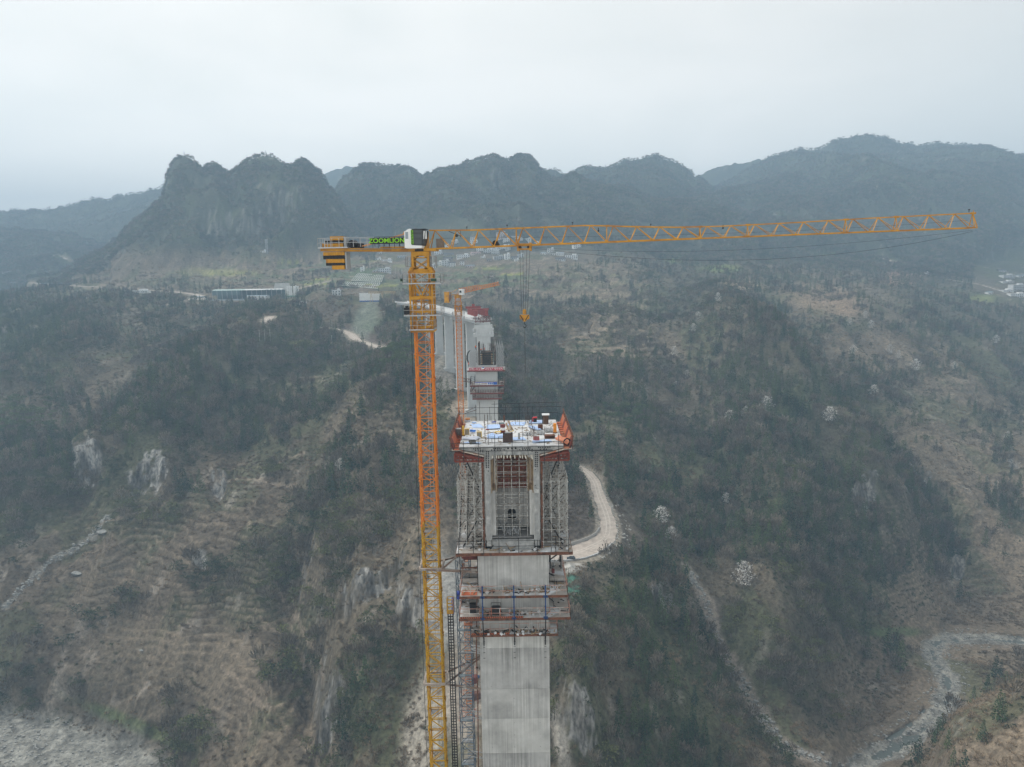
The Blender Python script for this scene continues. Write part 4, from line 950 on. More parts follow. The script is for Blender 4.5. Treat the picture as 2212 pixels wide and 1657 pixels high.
# ---------------------------------------------------------------- main tower crane
CXm, CYm = -10.1, 82.0
zc = lambda py, Y=CYm: P(909, py, Y).z
base_z = ground(CXm, CYm) - .5
crane = empty('tower_crane', (CXm, CYm, base_z), 0, 'tall orange and yellow flat-top tower crane standing beside the nearer bridge pier', 'tower crane', 'tower cranes at the bridge piers')
co = (CXm, CYm, base_z)
SEC = 2.94; ztop = zc(712)
def section_mesh(mt, ph):
    m = MB(); lattice(m, (0, 0, 0), (0, 0, -SEC), 1.86, 2, .17, .085, ph)
    for sx in (-.93, .93):
        for sy in (-.93, .93):
            for z in (-.18, -SEC + .18): m.box((sx * 1.03, sy * 1.03, z), (.25, .25, .16))
            m.box((sx, sy, -SEC / 2), (.2, .2, .3))
    me = m.mesh('mast_section', mt)
    return me
secm = {k: section_mesh(k_, 0) for k, k_ in (('o', OR), ('y', YE))}
zsw = zc(1108); k = 0; z = ztop
lad = MB()
while z > base_z:
    inst('mast_section', secm['o'] if z > zsw + .5 else secm['y'], crane, (0, 0, z - base_z)); z -= SEC; k += 1
lad.off = None
for x_ in (.12, .52): lad.bar((x_, .35, 0), (x_, .35, ztop - base_z + 7), .05)
zz_ = 0
while zz_ < ztop - base_z + 7:
    lad.bar((.12, .35, zz_), (.52, .35, zz_), .03); zz_ += .42
lad.build('ladder', GALV, crane)
lad = MB(); zz_ = .5
while zz_ < ztop - base_z:
    pts = [(.32 + .34 * math.cos(a_), .35 - .36 * math.sin(a_), zz_) for a_ in np.linspace(0, math.pi, 6)]; lad.tube(pts, .025, 3); zz_ += 2.94
for a_ in (): lad.bar((.32 + .34 * math.cos(a_), .35 - .36 * math.sin(a_), .5), (.32 + .34 * math.cos(a_), .35 - .36 * math.sin(a_), ztop - base_z), .025)
lad.build('ladder_cage', GALV, crane)
m = MB(); pts = [(-1.35, -.6, ztop - base_z)] + [(-1.35 - .08 * math.sin(q / 7.), -.6, ztop - base_z - q * 6) for q in range(1, 30)]; m.tube(pts, .05, 4); m.build('power_cable', CABLE, crane)
# climbing cage
zr = lambda py: zc(py) - base_z
m = MB(); lo, hi = zr(716), zr(591); W = 2.5; h = W / 2
for sx in (-h, h):
    for sy in (-h, h): m.bar((sx, sy, lo), (sx, sy, hi + .3), .2)
for z_, t_ in ((lo + .15, .35), (zr(643), .38), (zr(672), .26), (hi + .1, .22)):
    for a_, b_ in (((-h, -h), (h, -h)), ((h, -h), (h, h)), ((h, h), (-h, h)), ((-h, h), (-h, -h))): m.bar((*a_, z_), (*b_, z_), .14, t_)
for sy in (-h, h):
    m.bar((-h, sy, zr(593)), (0, sy, zr(641)), .12); m.bar((h, sy, zr(593)), (0, sy, zr(641)), .12)
    m.bar((0, sy, zr(645)), (0, sy, zr(690)), .2)
    m.bar((-h * .8, sy, zr(702)), (0, sy, zr(707)), .12, .3); m.bar((h * .8, sy, zr(702)), (0, sy, zr(707)), .12, .3)
for sx in (-h, h):
    m.bar((sx, -h, zr(593)), (sx, 0, zr(641)), .12); m.bar((sx, h, zr(593)), (sx, 0, zr(641)), .12)
m.build('climbing_cage', OR2, crane)
m = MB(); lattice(m, (0, 0, zr(716)), (0, 0, zr(588)), 1.86, 6, .17, .08); m.build('inner_mast', OR2, crane)
def ring_platform(py, x0, x1, y0, y1, hole, pyt, mtl=GALV, nm='cage_platform'):
    m = MB(); z_ = zr(py); m.mi = 0
    for a_, b_, c_, d_ in ((x0, y0, x1, -hole), (x0, hole, x1, y1), (x0, -hole, -hole, hole), (hole, -hole, x1, hole)): m.b2((a_, b_, z_ - .05), (c_, d_, z_))
    p = m.build(nm, MESHM, crane)
    r_ = MB(); railing(r_, [(x0, y0, z_), (x1, y0, z_), (x1, y1, z_), (x0, y1, z_), (x0, y0, z_)], zr(pyt) - z_, .95, .04, (1.0, .5)); 
    for a_, b_ in (((x0, y0), (x1, y0)), ((x1, y0), (x1, y1)), ((x0, y0), (x0, y1))): r_.bar((*a_, z_), (*b_, z_), .05, .14)
    r_.build('railing', GALV, p)
    return p
ring_platform(612, -1.95, 2.3, -1.95, 1.95, 1.32, 591.5); ring_platform(679.5, -1.95, 2.25, -1.95, 1.95, 1.32, 657); ring_platform(710, -1.45, 1.35, -1.75, 1.6, 1.3, 691)
m = MB(); m.box((-1.62, -1.7, zr(670)), (.55, .4, .75)); m.box((-1.6, -1.7, zr(663)), (.3, .3, .45)); m.build('hydraulic_pump', BLACK, crane)
m = MB(); m.box((1.55, -2.0, zr(605)), (.62, .05, .32)); m.box((-2.05, -1.9, zr(604)), (.28, .04, .3)); m.build('notice_board', mat('notice_green', (.03, .07, .045), .6), crane)
m = MB()
for z0_, z1_ in ((zr(620), zr(641)),):
    for x_ in (1.55, 1.95): m.bar((x_ + .1, -1.3, z0_), (x_ + .1, -1.3, z1_), .035)
    for k_ in range(4): m.bar((1.3, -1.3, z0_ + (z1_ - z0_) * k_ / 3), (2.05, -1.3, z0_ + (z1_ - z0_) * k_ / 3), .035)
m.build('side_ladder', GALV, crane)
# mast head with chamfered windows
m = MB(); zt, zb = zr(544), zr(587); h = .97; hb = 1.25
for s in (-1, 1):
    for ax in (0, 1):
        def pt(u, z_, ax=ax, s=s): return (u, s * h, z_) if ax == 0 else (s * h, u, z_)
        zA, zB_ = zt - .45, zb + .25
        def plate(a_, b_, z0, z1):
            c_ = (a_ + b_) / 2; m.box((c_, s * h, (z0 + z1) / 2) if ax == 0 else (s * h, c_, (z0 + z1) / 2), (b_ - a_, .09, z1 - z0) if ax == 0 else (.09, b_ - a_, z1 - z0))
        plate(-h, h, zA, zt); plate(-h, -h + .24, zB_, zA); plate(h - .24, h, zB_, zA)
        for c in (-1, 1):
            for zq, dz in ((zA, -.4), (zB_ + .02, .4)):
                tri = [(c * (h - .22), zq), (c * (h - .62), zq), (c * (h - .22), zq + dz)]
                if ax == 0: m.prism(tri, 'y', s * h - .045, s * h + .045)
                else: m.prism(tri, 'x', s * h - .045, s * h + .045)
        m.bar(pt(-h + .2, zA - .22), pt(h - .2, zA - .22), .09); m.bar(pt(-h + .2, zA - .5), pt(h - .2, zB_ + .05), .09); m.bar(pt(h - .2, zA - .5), pt(-h + .2, zB_ + .05), .09)
        plate(-h, h, zb - .05, zB_ + .1)
for sx in (-1, 1):
    for sy in (-1, 1): m.bar((sx * h, sy * h, zb + .45), (sx * hb, sy * hb, zb - .15), .3)
m.build('mast_head', OR2, crane)
for sx in (-1, 1):
    m = MB(); z_ = zr(575); x0, x1 = sorted((sx * 1.05, sx * 1.68)); m.b2((x0, -.9, z_ - .05), (x1, .9, z_))
    p = m.build('head_platform', MESHM, crane); r_ = MB(); railing(r_, [(x0, -.9, z_), (x1, -.9, z_), (x1, .9, z_), (x0, .9, z_), (x0, -.9, z_)], 1.08, .35, .035, (1, .5)); r_.build('railing', GALV, p)
m = MB(); zs = zr(543); m.bar((0, 0, zt), (0, 0, zt + .28), 1.9, n=20); m.build('slewing_ring', DARK, crane)

# slewing part: built along the jib, x forward, turned 7 degrees towards the camera
PHI = R(-7.0)
SLZ = zr(541)
slew = MB
def JL(s_, t_, z_):                     # jib coordinates -> crane coordinates
    c_, n_ = math.cos(PHI), math.sin(PHI); return Vector((s_ * c_ - t_ * n_, s_ * n_ + t_ * c_, z_))
class JB(MB):
    def build(s, name, mt, parent=crane, **k):
        s.v = [tuple(JL(*v)) for v in s.v]; return MB.build(s, name, mt, parent, **k)
def jpos(px, py):                       # where a sight line meets the jib's vertical plane: (s, z)
    a, b = (float(q) for q in ray(px, py)); c_, n_ = math.cos(PHI), math.sin(PHI)
    s_ = (a * CYm - CXm) / (c_ - a * n_); Y = CYm + s_ * n_; return s_, b * Y - base_z
# counter jib
sL, _z = jpos(697, 542); cj0 = jpos(697, 537)[1]; cj1 = jpos(884, 536)[1]
m = JB()
def zcj(s_): return cj0 + (cj1 - cj0) * (s_ - sL) / (-1.0 - sL)
for t_ in (-.62, .62):
    m.prism([(sL, zcj(sL) - .34), (-1, cj1 - .42), (-1, cj1), (sL, zcj(sL))], 'y', t_ - .1, t_ + .1)
for q in np.linspace(sL + .2, -1.2, 9): m.box((q, 0, zcj(q) - .22), (.14, 1.2, .2))
m.prism([(-4.6, zcj(-4.6)), (-4.4, zcj(-4.4) + .14), (-1, cj1 + .16), (-1, cj1)], 'y', -.74, -.5)
m.build('counter_jib', OR2)
m = JB(); m.b2((sL - .1, -1.15, zcj(sL) + .0), (-8.0, 1.15, zcj(sL) + .05)); m.b2((-8.0, .66, cj1 - .08), (-1, 1.15, cj1 - .03)); m.b2((-8.0, -1.15, cj1 - .08), (-1, -.75, cj1 - .03)); wp = m.build('walkway', MESHM)
m = JB(); zp = zcj(sL) + .05; railing(m, [(-5.0, -1.15, zp), (sL - .1, -1.15, zp), (sL - .1, 1.15, zp), (-5.0, 1.15, zp)], 1.05, .85, .045, (1, .5)); m.bar((-8.2, -1.15, zp - .02), (sL - .1, -1.15, zp - .02), .05, .14)
railing(m, [(-10.9, -1.15, zp), (-10.2, -1.15, zp)], .8, .35, .04, (1, .5)); m.build('railing', GALV, wp)
m = JB(); railing(m, [(-5.0, -1.15, zp), (-1.6, -1.15, zp)], 1.05, .55, .05, (1, .5)); m.build('railing', DARK, wp)
# counterweight slabs
cwt = [(701, 545, 755), (701, 555.5, 748)]
def slab(px0, px1, pyt, pyb, mtl, nm='counterweight_block', t0=-.55, t1=.62):
    s0, z0 = jpos(px0, pyt); s1, z1 = jpos(px1, pyb); n = max(1, int(round((s1 - s0) / .36))); out = []
    for q in range(n):
        a_ = s0 + (s1 - s0) * q / n; b_ = s0 + (s1 - s0) * (q + 1) / n - .025
        mm = JB(); mm.b2((a_, t0, z1), (b_, t1, z0)); out.append(mm.build(nm, mtl))
    return out
for px0, pyt, pyb, mtl in ((701.5, 545.2, 552, OR2), (701.5, 552.2, 559.8, BLACK), (707.5, 560, 568, OR2), (707.5, 568.2, 573.6, BLACK), (720.5, 574, 582, OR2)): slab(px0, 748, pyt, pyb, mtl)
for px0, px1, pyt, pyb, mtl in ((716, 745, 511.5, 519.5, OR2), (704, 741, 519.8, 526.5, BLACK), (699, 745, 527, 535.5, OR2)): slab(px0, px1, pyt, pyb, mtl)
m = JB(); a_ = jpos(748.5, 545); b_ = jpos(753.5, 581.5); m.b2((a_[0], -.6, b_[1]), (b_[0], .66, a_[1])); a_ = jpos(745.6, 512); b_ = jpos(750.5, 534); m.b2((a_[0], -.58, b_[1]), (b_[0], .66, a_[1])); m.build('counterweight_end', CWT)
m = JB(); a_ = jpos(762.5, 527.5); m.bar((a_[0], -.55, a_[1]), (a_[0], .55, a_[1]), .9, n=16); m.box((a_[0] + .9, 0, a_[1] - .2), (.5, .8, .5)); m.box((a_[0] - .1, -.75, a_[1] + .05), (.3, .35, .3)); m.box((a_[0] + .1, 0, a_[1] - .42), (1.6, 1.0, .12)); m.build('winch', BLACK)
m = JB()
for t_ in (-.35, .35):
    a_ = jpos(781, 533); b_ = jpos(880, 503.5); m.bar((a_[0], t_, a_[1]), (b_[0], t_ * .5, b_[1]), .09)
b_ = jpos(877, 504); m.box((b_[0], 0, b_[1]), (.55, .5, .3)); m.build('back_stay', mat('stay_paint', (.62, .33, .16), .5))
# name board
def text_obj(body, size, mt, parent, origin, xdir, updir, name='lettering', ext=.012, xs=1.0, bold=.0):
    cu = bpy.data.curves.new(name, 'FONT'); cu.body = body; cu.size = size; cu.extrude = ext; cu.align_x = 'CENTER'; cu.align_y = 'CENTER'; cu.offset = bold; cu.resolution_u = 3
    tmp = bpy.data.objects.new(name, cu); COL.objects.link(tmp); dg = bpy.context.evaluated_depsgraph_get(); me_ = bpy.data.meshes.new_from_object(tmp.evaluated_get(dg)); bpy.data.objects.remove(tmp)
    me_.name = name; me_.materials.clear(); me_.materials.append(mt)
    x = Vector(xdir).normalized(); y = Vector(updir).normalized(); n_ = x.cross(y)
    o = bpy.data.objects.new(name, me_); link(o, parent); o.matrix_local = Matrix.Translation(Vector(origin)) @ Matrix(((x.x, y.x, n_.x), (x.y, y.y, n_.y), (x.z, y.z, n_.z))).to_4x4() @ Matrix.Diagonal((xs, 1, 1, 1))
    CH.setdefault(parent.name, []).append(o); return o
a_ = jpos(806, 515.6); b_ = jpos(883, 527); m = JB(); m.b2((a_[0], -1.24, b_[1]), (b_[0], -1.20, a_[1])); sg = m.build('name_board', BLACK)
xd = JL(1, 0, 0) - JL(0, 0, 0)
a2 = jpos(808, 516); b2_ = jpos(876, 526.5); wid = b2_[0] - a2[0]; cx_ = (a2[0] + b2_[0]) / 2
text_obj('ZOOMLION', .70, LIME, sg, JL(cx_, -1.28, (a_[1] + b_[1]) / 2), xd, (0, 0, 1), 'lettering', .02, wid / (.70 * 4.75), .008)
m = JB()
for q in np.linspace(a_[0] + .3, b_[0] - .1, 7): m.bar((q, -1.18, cj1), (q, -1.18, b_[1]), .04)
m.build('sign_bracket', DARK)
# cab
c0 = jpos(882, 540)[0] + .0; s0, z1 = jpos(885, 499); s1, z0 = jpos(921, 537.5); 
m = JB(); T0, T1 = -2.0, -.75
body = [(s0 + .05, z0), (s1 - .12, z0 + .02), (s1 + .0, z0 + .28), (s1 - 1.05, z0 + .36), (s1 - 1.15, z1 + .05), (s0 + .5, z1 + .12), (s0 + .3, z1 + .06), (s0 + .02, z1 - .1)]
m.prism(body, 'y', T0, T1); cab = m.build('cab', WHITE)
m = JB(); m.b2((s0 - .12, T0 - .03, z0 + .06), (s0 + .42, T0 + .04, z1 - .14)); m.build('door', WHITE, cab)
m = JB(); m.b2((s0 + .0, T0 - .045, z0 + 1.05), (s0 + .33, T0 - .02, z1 - .22)); m.build('door_window', mat('cab_window', (.28, .33, .36), .15), cab)
m = JB(); m.b2((s0 + .62, T0 - .03, z0 + .42), (s0 + .88, T0 + .0, z1 - .02)); stp = m.build('name_strip', LIME, cab)
text_obj('ZOOMLION', .26, BLACK, cab, JL(s0 + .755, T0 - .045, (z0 + z1) / 2 + .2), (0, 0, 1), -xd, 'lettering', .004, 1.12, .0)
m = JB(); g = [(s1 - 1.13, z0 + .4), (s1 + .12, z0 + .32), (s1 + .3, z0 + 1.0), (s1 + .42, z1 - .1), (s1 - .25, z1 + .02), (s1 - 1.1, z1 + .04)]
m.prism(g, 'y', T0 + .02, T1 - .02); m.build('windscreen', GLASS, cab)
m = JB(); cs_ = [Vector((x_, 0, z_)) for x_, z_ in g]
for t_ in (T0 - .0, T1):
    for i_ in range(len(g)): 
        a_, b_ = cs_[i_], cs_[(i_ + 1) % len(g)]; m.bar((a_.x, t_, a_.z), (b_.x, t_, b_.z), .07)
m.bar((g[1][0] - .15, T0 - .01, g[1][1]), (g[3][0] - .25, T0 - .01, g[3][1]), .07); m.bar((g[0][0], T0 - .01, g[0][1] + .62), (g[2][0] - .15, T0 - .01, g[0][1] + .62), .05); m.bar((g[0][0], T0 - .01, z1 - .38), (g[3][0] - .3, T0 - .01, z1 - .38), .05)
m.box((s1 - .3, (T0 + T1) / 2, z1 + .06), (1.5, T1 - T0 + .1, .06)); m.build('window_frame', DARK, cab)
m = JB(); m.b2((s1 + .15, T0 - .01, z0 + 1.0), (s1 + .55, T0 + .03, z1 - .15)); m.build('sun_blind', mat('blind', (.62, .63, .62), .6), cab)
# turntable frame behind the cab
m = JB(); m.b2((-1.4, -.8, SLZ - .12), (1.9, .8, SLZ + .2)); m.b2((-.9, -.75, SLZ + .2), (-.5, .75, SLZ + 2.0)); m.b2((.5, -.75, SLZ + .2), (.8, .75, SLZ + 2.0)); m.b2((-.9, -.75, SLZ + 1.75), (.8, .75, SLZ + 2.05)); m.build('turntable', OR2)
m = JB(); m.box((2.2, .3, SLZ + .75), (.75, .9, 1.0)); m.build('electrical_cabinet', mat('cabinet', (.2, .16, .13), .6), crane)
# jib
tip_s, tip_z = jpos(2110, 492); zb = lambda s_: jb0 + (jb1 - jb0) * (s_ - 2.0) / (tip_s - 2.0)
jb0 = jpos(945, 537.5)[1]; jb1 = tip_z
tops = [(945, 497.5), (1016, 497.5), (1085, 494.5), (1275, 487), (1367, 490), (1468, 491.3), (1567, 488.5), (1700, 482), (1880, 471.5), (2096, 461)]
tp = [jpos(*p) for p in tops]; zt_ = lambda s_: float(np.interp(s_, [p[0] for p in tp], [p[1] for p in tp]))
nb_ = 23; s_a = 1.0; bw = (tip_s - .5 - s_a) / nb_
joints = {0, 4, 8, 12, 14, 18, 20, 23}
grp = [0, 4, 8, 12, 14, 18, 20, 23]
for gi_ in range(len(grp) - 1):
    m = JB(); k0, k1 = grp[gi_], grp[gi_ + 1]; sa, sb = s_a + k0 * bw, s_a + k1 * bw; hw = .62
    cth = .13 if k0 < 12 else .10; dth = .075 if k0 < 12 else .055
    for t_ in (-hw, hw): m.bar((sa, t_, zb(sa)), (sb, t_, zb(sb)), cth * .9, cth * 1.2)
    for k_ in range(k0, k1): 
        q0, q1 = s_a + k_ * bw, s_a + (k_ + 1) * bw; ap = q0 + bw * .27
        m.bar((q0 if k_ > k0 else sa, 0, zt_(q0)), (q1, 0, zt_(q1)), cth * 1.15)
        for t_ in (-hw, hw):
            m.bar((q0, t_, zb(q0)), (ap, 0, zt_(ap)), dth); m.bar((ap, 0, zt_(ap)), (q1, t_, zb(q1)), dth)
        m.bar((q0, -hw, zb(q0)), (q0, hw, zb(q0)), dth * .8); m.bar((q0, -hw, zb(q0)), (q1, hw, zb(q1)), dth * .7)
    m.bar((sb - .05, -hw, zb(sb)), (sb - .05, 0, zt_(sb)), dth * 1.2); m.bar((sb - .05, hw, zb(sb)), (sb - .05, 0, zt_(sb)), dth * 1.2); m.box((sb, 0, zt_(sb)), (.45, .22, .2))
    m.build('jib_section', OR2)
m = JB(); m.bar((tip_s - .5, -.62, zb(tip_s)), (tip_s, 0, zb(tip_s) - .02), .1); m.bar((tip_s - .5, .62, zb(tip_s)), (tip_s, 0, zb(tip_s) - .02), .1); m.bar((tip_s - .55, 0, zt_(tip_s - .5)), (tip_s, 0, zb(tip_s)), .08); m.bar((tip_s - .5, 0, zt_(tip_s)), (tip_s - .5, 0, zt_(tip_s) + .3), .05); m.build('jib_tip', OR2)
m = JB(); a_ = jpos(1070, 525.5); m.bar((a_[0], -.35, a_[1]), (a_[0], .35, a_[1]), .62, n=14); m.box((a_[0], 0, a_[1] - .2), (.8, .8, .3)); m.build('trolley_winch', BLACK)
m = JB(); a_ = jpos(986, 509); m.bar((a_[0], -.1, a_[1]), (a_[0], .1, a_[1]), .35, n=12); m.bar((a_[0] - .9, 0, a_[1] + .5), (a_[0] + .5, 0, a_[1] - .1), .06); m.bar((a_[0] + .45, 0, a_[1] + .6), (a_[0] + .45, 0, a_[1] - .2), .04); m.build('rope_pulley', DARK)
for px_, py_ in ((1292, 496), (1561, 490)):
    a_ = jpos(px_, py_ + 1); m = JB(); m.bar((a_[0], 0, a_[1] + .25), (a_[0], 0, a_[1] - .05), .08); m.bar((a_[0], -.05, a_[1] - .1), (a_[0], .05, a_[1] - .1), .2, n=8); m.build('rope_pulley', DARK)
# trolley, ropes, hook
t0 = jpos(1117, 530)[0]; t1 = jpos(1148, 530)[0]; zq = zb((t0 + t1) / 2); m = JB()
for t_ in (-.75, .75):
    m.bar((t0, t_, zq + .12), (t1, t_, zq + .12), .09, .12); m.bar((t0 + .05, t_, zq - .42), (t1 - .05, t_, zq - .42), .1, .14)
    for q in (t0 + .12, t1 - .12): m.bar((q, t_, zq + .3), (q, t_, zq - .62), .13)
for q in (t0 + .12, t1 - .12, (t0 + t1) / 2): m.bar((q, -.75, zq - .42), (q, .75, zq - .42), .12)
m.build('trolley', OR2)
m = JB()
for q in (t0 + .3, t1 - .35): m.bar((q, -.2, zq - .2), (q, .2, zq - .2), .34, n=12)
m.build('trolley_sheave', DARK)
hs = jpos(1132.5, 672)[0]; hz_ = [jpos(1132.5, y_)[1] for y_ in (672, 694, 700, 706, 735)]
m = JB()
for q, q2 in ((t0 + .25, -.32), (t0 + .62, -.1), (t1 - .55, .12), (t1 - .2, .34)): m.bar((q, 0, zq - .35), (hs + q2, 0, hz_[0]), .028)
m.build('hoist_rope', CABLE)
m = JB(); H0, H1 = hz_[0], hz_[1]
m.prism([(hs - .19, H0 - .35), (hs - .19, H0 + .1), (hs - .1, H0 + .2), (hs + .1, H0 + .2), (hs + .19, H0 + .1), (hs + .19, H0 - .35)], 'y', -.16, .16)
m.prism([(hs - .53, H0 - .42), (hs + .53, H0 - .42), (hs + .53, H1 + .25), (hs + .3, H1 + .22), (hs + .12, H1 - .02), (hs - .12, H1 - .02), (hs - .3, H1 + .22), (hs - .53, H1 + .25)], 'y', -.2, .2)
hb_ = m.build('hook_block', OR2)
m = JB(); 
for c in (-1, 1): m.prism([(hs + c * .08, H0 - 1.0), (hs + c * .42, H0 - .45), (hs + c * .54, H0 - .45), (hs + c * .14, H0 - 1.1)], 'y', -.215, -.203)
m.build('stripe', BLACK, hb_)
m = JB(); pts = [(hs, 0, hz_[1] + .1), (hs, 0, hz_[2] + .05)] + [(hs + .17 * math.sin(a_), 0, hz_[2] - .22 + .19 * math.cos(a_)) for a_ in np.linspace(0, 4.4, 8)]; m.tube(pts, .09, 6); m.build('hook', DARK, hb_)
m = JB(); 
for q in (-.07, .02, .09): m.bar((hs, 0, hz_[2] - .3), (hs + q * .5, 0, hz_[4] - 3.8), .014)
m.build('lifting_sling', CABLE, crane)
def sag(px0, px1, pts_px, w=.022, tt=0.):
    m = JB(); L_ = [jpos(*p) for p in pts_px]; xs_ = [p[0] for p in L_]; zs_ = [p[1] for p in L_]; co_ = np.polyfit(xs_, zs_, min(3, len(xs_) - 1)); ss = np.linspace(xs_[0], xs_[-1], 26)
    m.tube([(float(q), tt, float(np.polyval(co_, q))) for q in ss], w, 4); return m.build('trolley_rope', CABLE)
sag(0, 0, [(1152, 535), (1250, 549), (1400, 559), (1550, 562), (1750, 553), (1950, 532), (2100, 499)], .024)
sag(0, 0, [(1150, 534), (1400, 543), (1700, 536), (1900, 518), (2100, 498)], .02)
sag(0, 0, [(950, 515), (1200, 512), (1500, 506), (2090, 476)], .02)
m = JB(); a_ = jpos(1099, 483); 
for px_, py_ in ((1008, 496), (1095, 492), (1236, 486.5), (1405, 490), (2092, 459)):
    q = jpos(px_, py_); m.bar((q[0], 0, q[1]), (q[0], 0, q[1] + .25), .05); m.box((q[0], 0, q[1] + .27), (.16, .08, .1))
m.build('anemometer', DARK)
# mast ties to the pier
def tie(py_collar, ends, mt=RUST, wy=1.35):
    z_ = zc(py_collar) - base_z; m = MB(); q = wy
    for a_, b_ in (((-q, -q), (q, -q)), ((q, -q), (q, q)), ((q, q), (-q, q)), ((-q, q), (-q, -q))): m.bar((*a_, z_), (*b_, z_), .22, .26)
    c_ = m.build('mast_collar', mat('collar_paint', (.36, .31, .27), .7, var=.2), crane)
    for (sx, sy), e_ in ends:
        m = MB(); m.bar((sx * q, sy * q, z_), Vector(e_) - Vector(co), .16, .2); m.build('tie_beam', mt, crane)
TIE = mat('tie_steel', (.17, .12, .095), .7, var=.3, scale=2, dirt=(.26, .24, .22))
tie(1220, [((-1, -1), (-4.3, 78.5, P(1040, 1236, 78.5).z)), ((1, -1), (-4.3, 79.2, P(1040, 1236, 79.2).z)), ((1, -1), (-6.3, 80.5, P(988, 1193, 80.5).z)), ((1, 1), (-5.2, 84.6, P(1000, 1193, 84.6).z))], TIE)
tie(1465, [((1, -1), (-4.3, 80.5, P(1031, 1419, 80.5).z)), ((1, 1), (-4.3, 81.5, P(1031, 1416, 81.5).z)), ((1, -1), (-4.3, 78.3, P(1034, 1488, 78.3).z))], TIE)
for q in range(4):
    m = MB(); m.b2((-.8, -.1, zr(1150) - q * 12), (.1, .8, zr(1150) - q * 12 + .03)); m.build('rest_platform', MESHM, crane)
# ================================================================ nearer pier with its first girder block
X0, Y0, ZD = -.15, 78.0, -19.5
zl = lambda py, Y=Y0: P(1105, py, Y).z - ZD
xl = lambda px, py, Y=Y0: P(px, py, Y).x - X0
gz = ground(X0, Y0) - 1 - ZD
pier = empty('bridge_pier', (X0, Y0, ZD + gz), 0, 'tall bare concrete bridge pier nearest the camera, carrying the unfinished girder block', 'bridge pier', 'bridge piers')
LIFTS = [CONC, mat('pier_concrete_pale', (.52, .52, .50), .9, var=.15, scale=.6, streak=.3, bump=.01, dirt=(.42, .42, .405)), mat('pier_concrete_grey', (.43, .43, .42), .9, var=.2, scale=.5, streak=.42, bump=.01, dirt=(.33, .33, .32))]
PZ = -gz                                     # local z of the deck level inside the pier's own frame
m = MB(); segs = [zl(1197), zl(1312), zl(1400), zl(1488), zl(1552)]; zcur = segs[-1]
while zcur - 4.6 > gz: zcur -= 4.6; segs.append(zcur)
segs.append(gz)
for i_, (a_, b_) in enumerate(zip(segs[:-1], segs[1:])):
    m = MB(); e = .006 * (i_ % 2); m.b2((-4.12 - e, .0 - e, b_ + .02), (4.08 + e, 7.6 + e, a_)); m.build('pier_lift', LIFTS[i_ % 3], pier, loc=(0, 0, PZ))
m = MB()
for z_ in segs[1:-1]: m.b2((-4.09, .03, z_ - .01), (4.05, 7.57, z_ + .03))
for x_ in (-2.9, -.2, 2.9):                  # cast-in anchor cones and patches
    for z_ in np.arange(segs[1] - 2, segs[1] - 24, -1.6): m.box((x_, -.01, z_), (.09, .03, .09))
o_ = m.build('joint', CONC2, pier, loc=(0, 0, PZ)); o_['kind'] = 'stuff'
# girder block
gir = empty('girder_block', (X0, Y0, ZD + zl(1192)), 0, 'unfinished concrete box girder block with flared deck on top of the nearer pier', 'bridge girder')
GZ = -zl(1192); D = 14.0
def gb(mb, nm, mt, par=gir): return mb.build(nm, mt, par, loc=(0, 0, GZ))
hs_ = 1.0
m = MB(); m.prism([(-5.95, 0), (5.85, 0), (5.85, -.28), (3.12, -.95), (3.12, -1.05), (-3.12, -1.05), (-3.12, -.95), (-5.95, -.28)], 'y', 0, D); slab_ = gb(m, 'deck_slab', DECKC)
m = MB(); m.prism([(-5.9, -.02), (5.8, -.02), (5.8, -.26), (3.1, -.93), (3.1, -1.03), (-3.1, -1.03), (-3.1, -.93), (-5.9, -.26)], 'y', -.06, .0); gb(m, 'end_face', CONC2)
for s in (-1, 1):
    m = MB(); a_, b_ = sorted((s * 3.12, s * 2.42)); m.b2((a_, 0, zl(1186)), (b_, D, -1.05)); gb(m, 'web', CONC)
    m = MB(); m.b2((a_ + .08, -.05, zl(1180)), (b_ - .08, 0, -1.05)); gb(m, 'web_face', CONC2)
    m = MB(); m.prism([(s * 2.42, -1.05), (s * 1.6, -1.05), (s * 2.42, -1.6)], 'y', .02, D); gb(m, 'haunch', CONC)
m = MB(); m.b2((-2.42, 2.2, zl(1150)), (2.42, 3.2, zl(1061))); dia = gb(m, 'diaphragm', CONC)
for s in (-1, 1):
    m = MB(); a_, b_ = sorted((s * 2.42, s * 1.95)); m.b2((a_, .3, zl(1158)), (b_, 2.2, zl(1061))); gb(m, 'pilaster', CONC)
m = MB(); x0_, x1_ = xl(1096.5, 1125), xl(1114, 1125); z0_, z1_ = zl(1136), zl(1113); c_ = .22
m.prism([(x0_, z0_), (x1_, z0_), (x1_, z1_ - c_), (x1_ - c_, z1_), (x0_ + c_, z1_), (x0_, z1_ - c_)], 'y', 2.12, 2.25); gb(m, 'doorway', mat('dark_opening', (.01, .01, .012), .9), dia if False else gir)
m = MB(); m.b2((-3.12, 0, zl(1190)), (3.12, D, zl(1166))); m.b2((-3.0, -.35, zl(1190)), (3.0, 0, zl(1184))); gb(m, 'bottom_slab', CONC2)
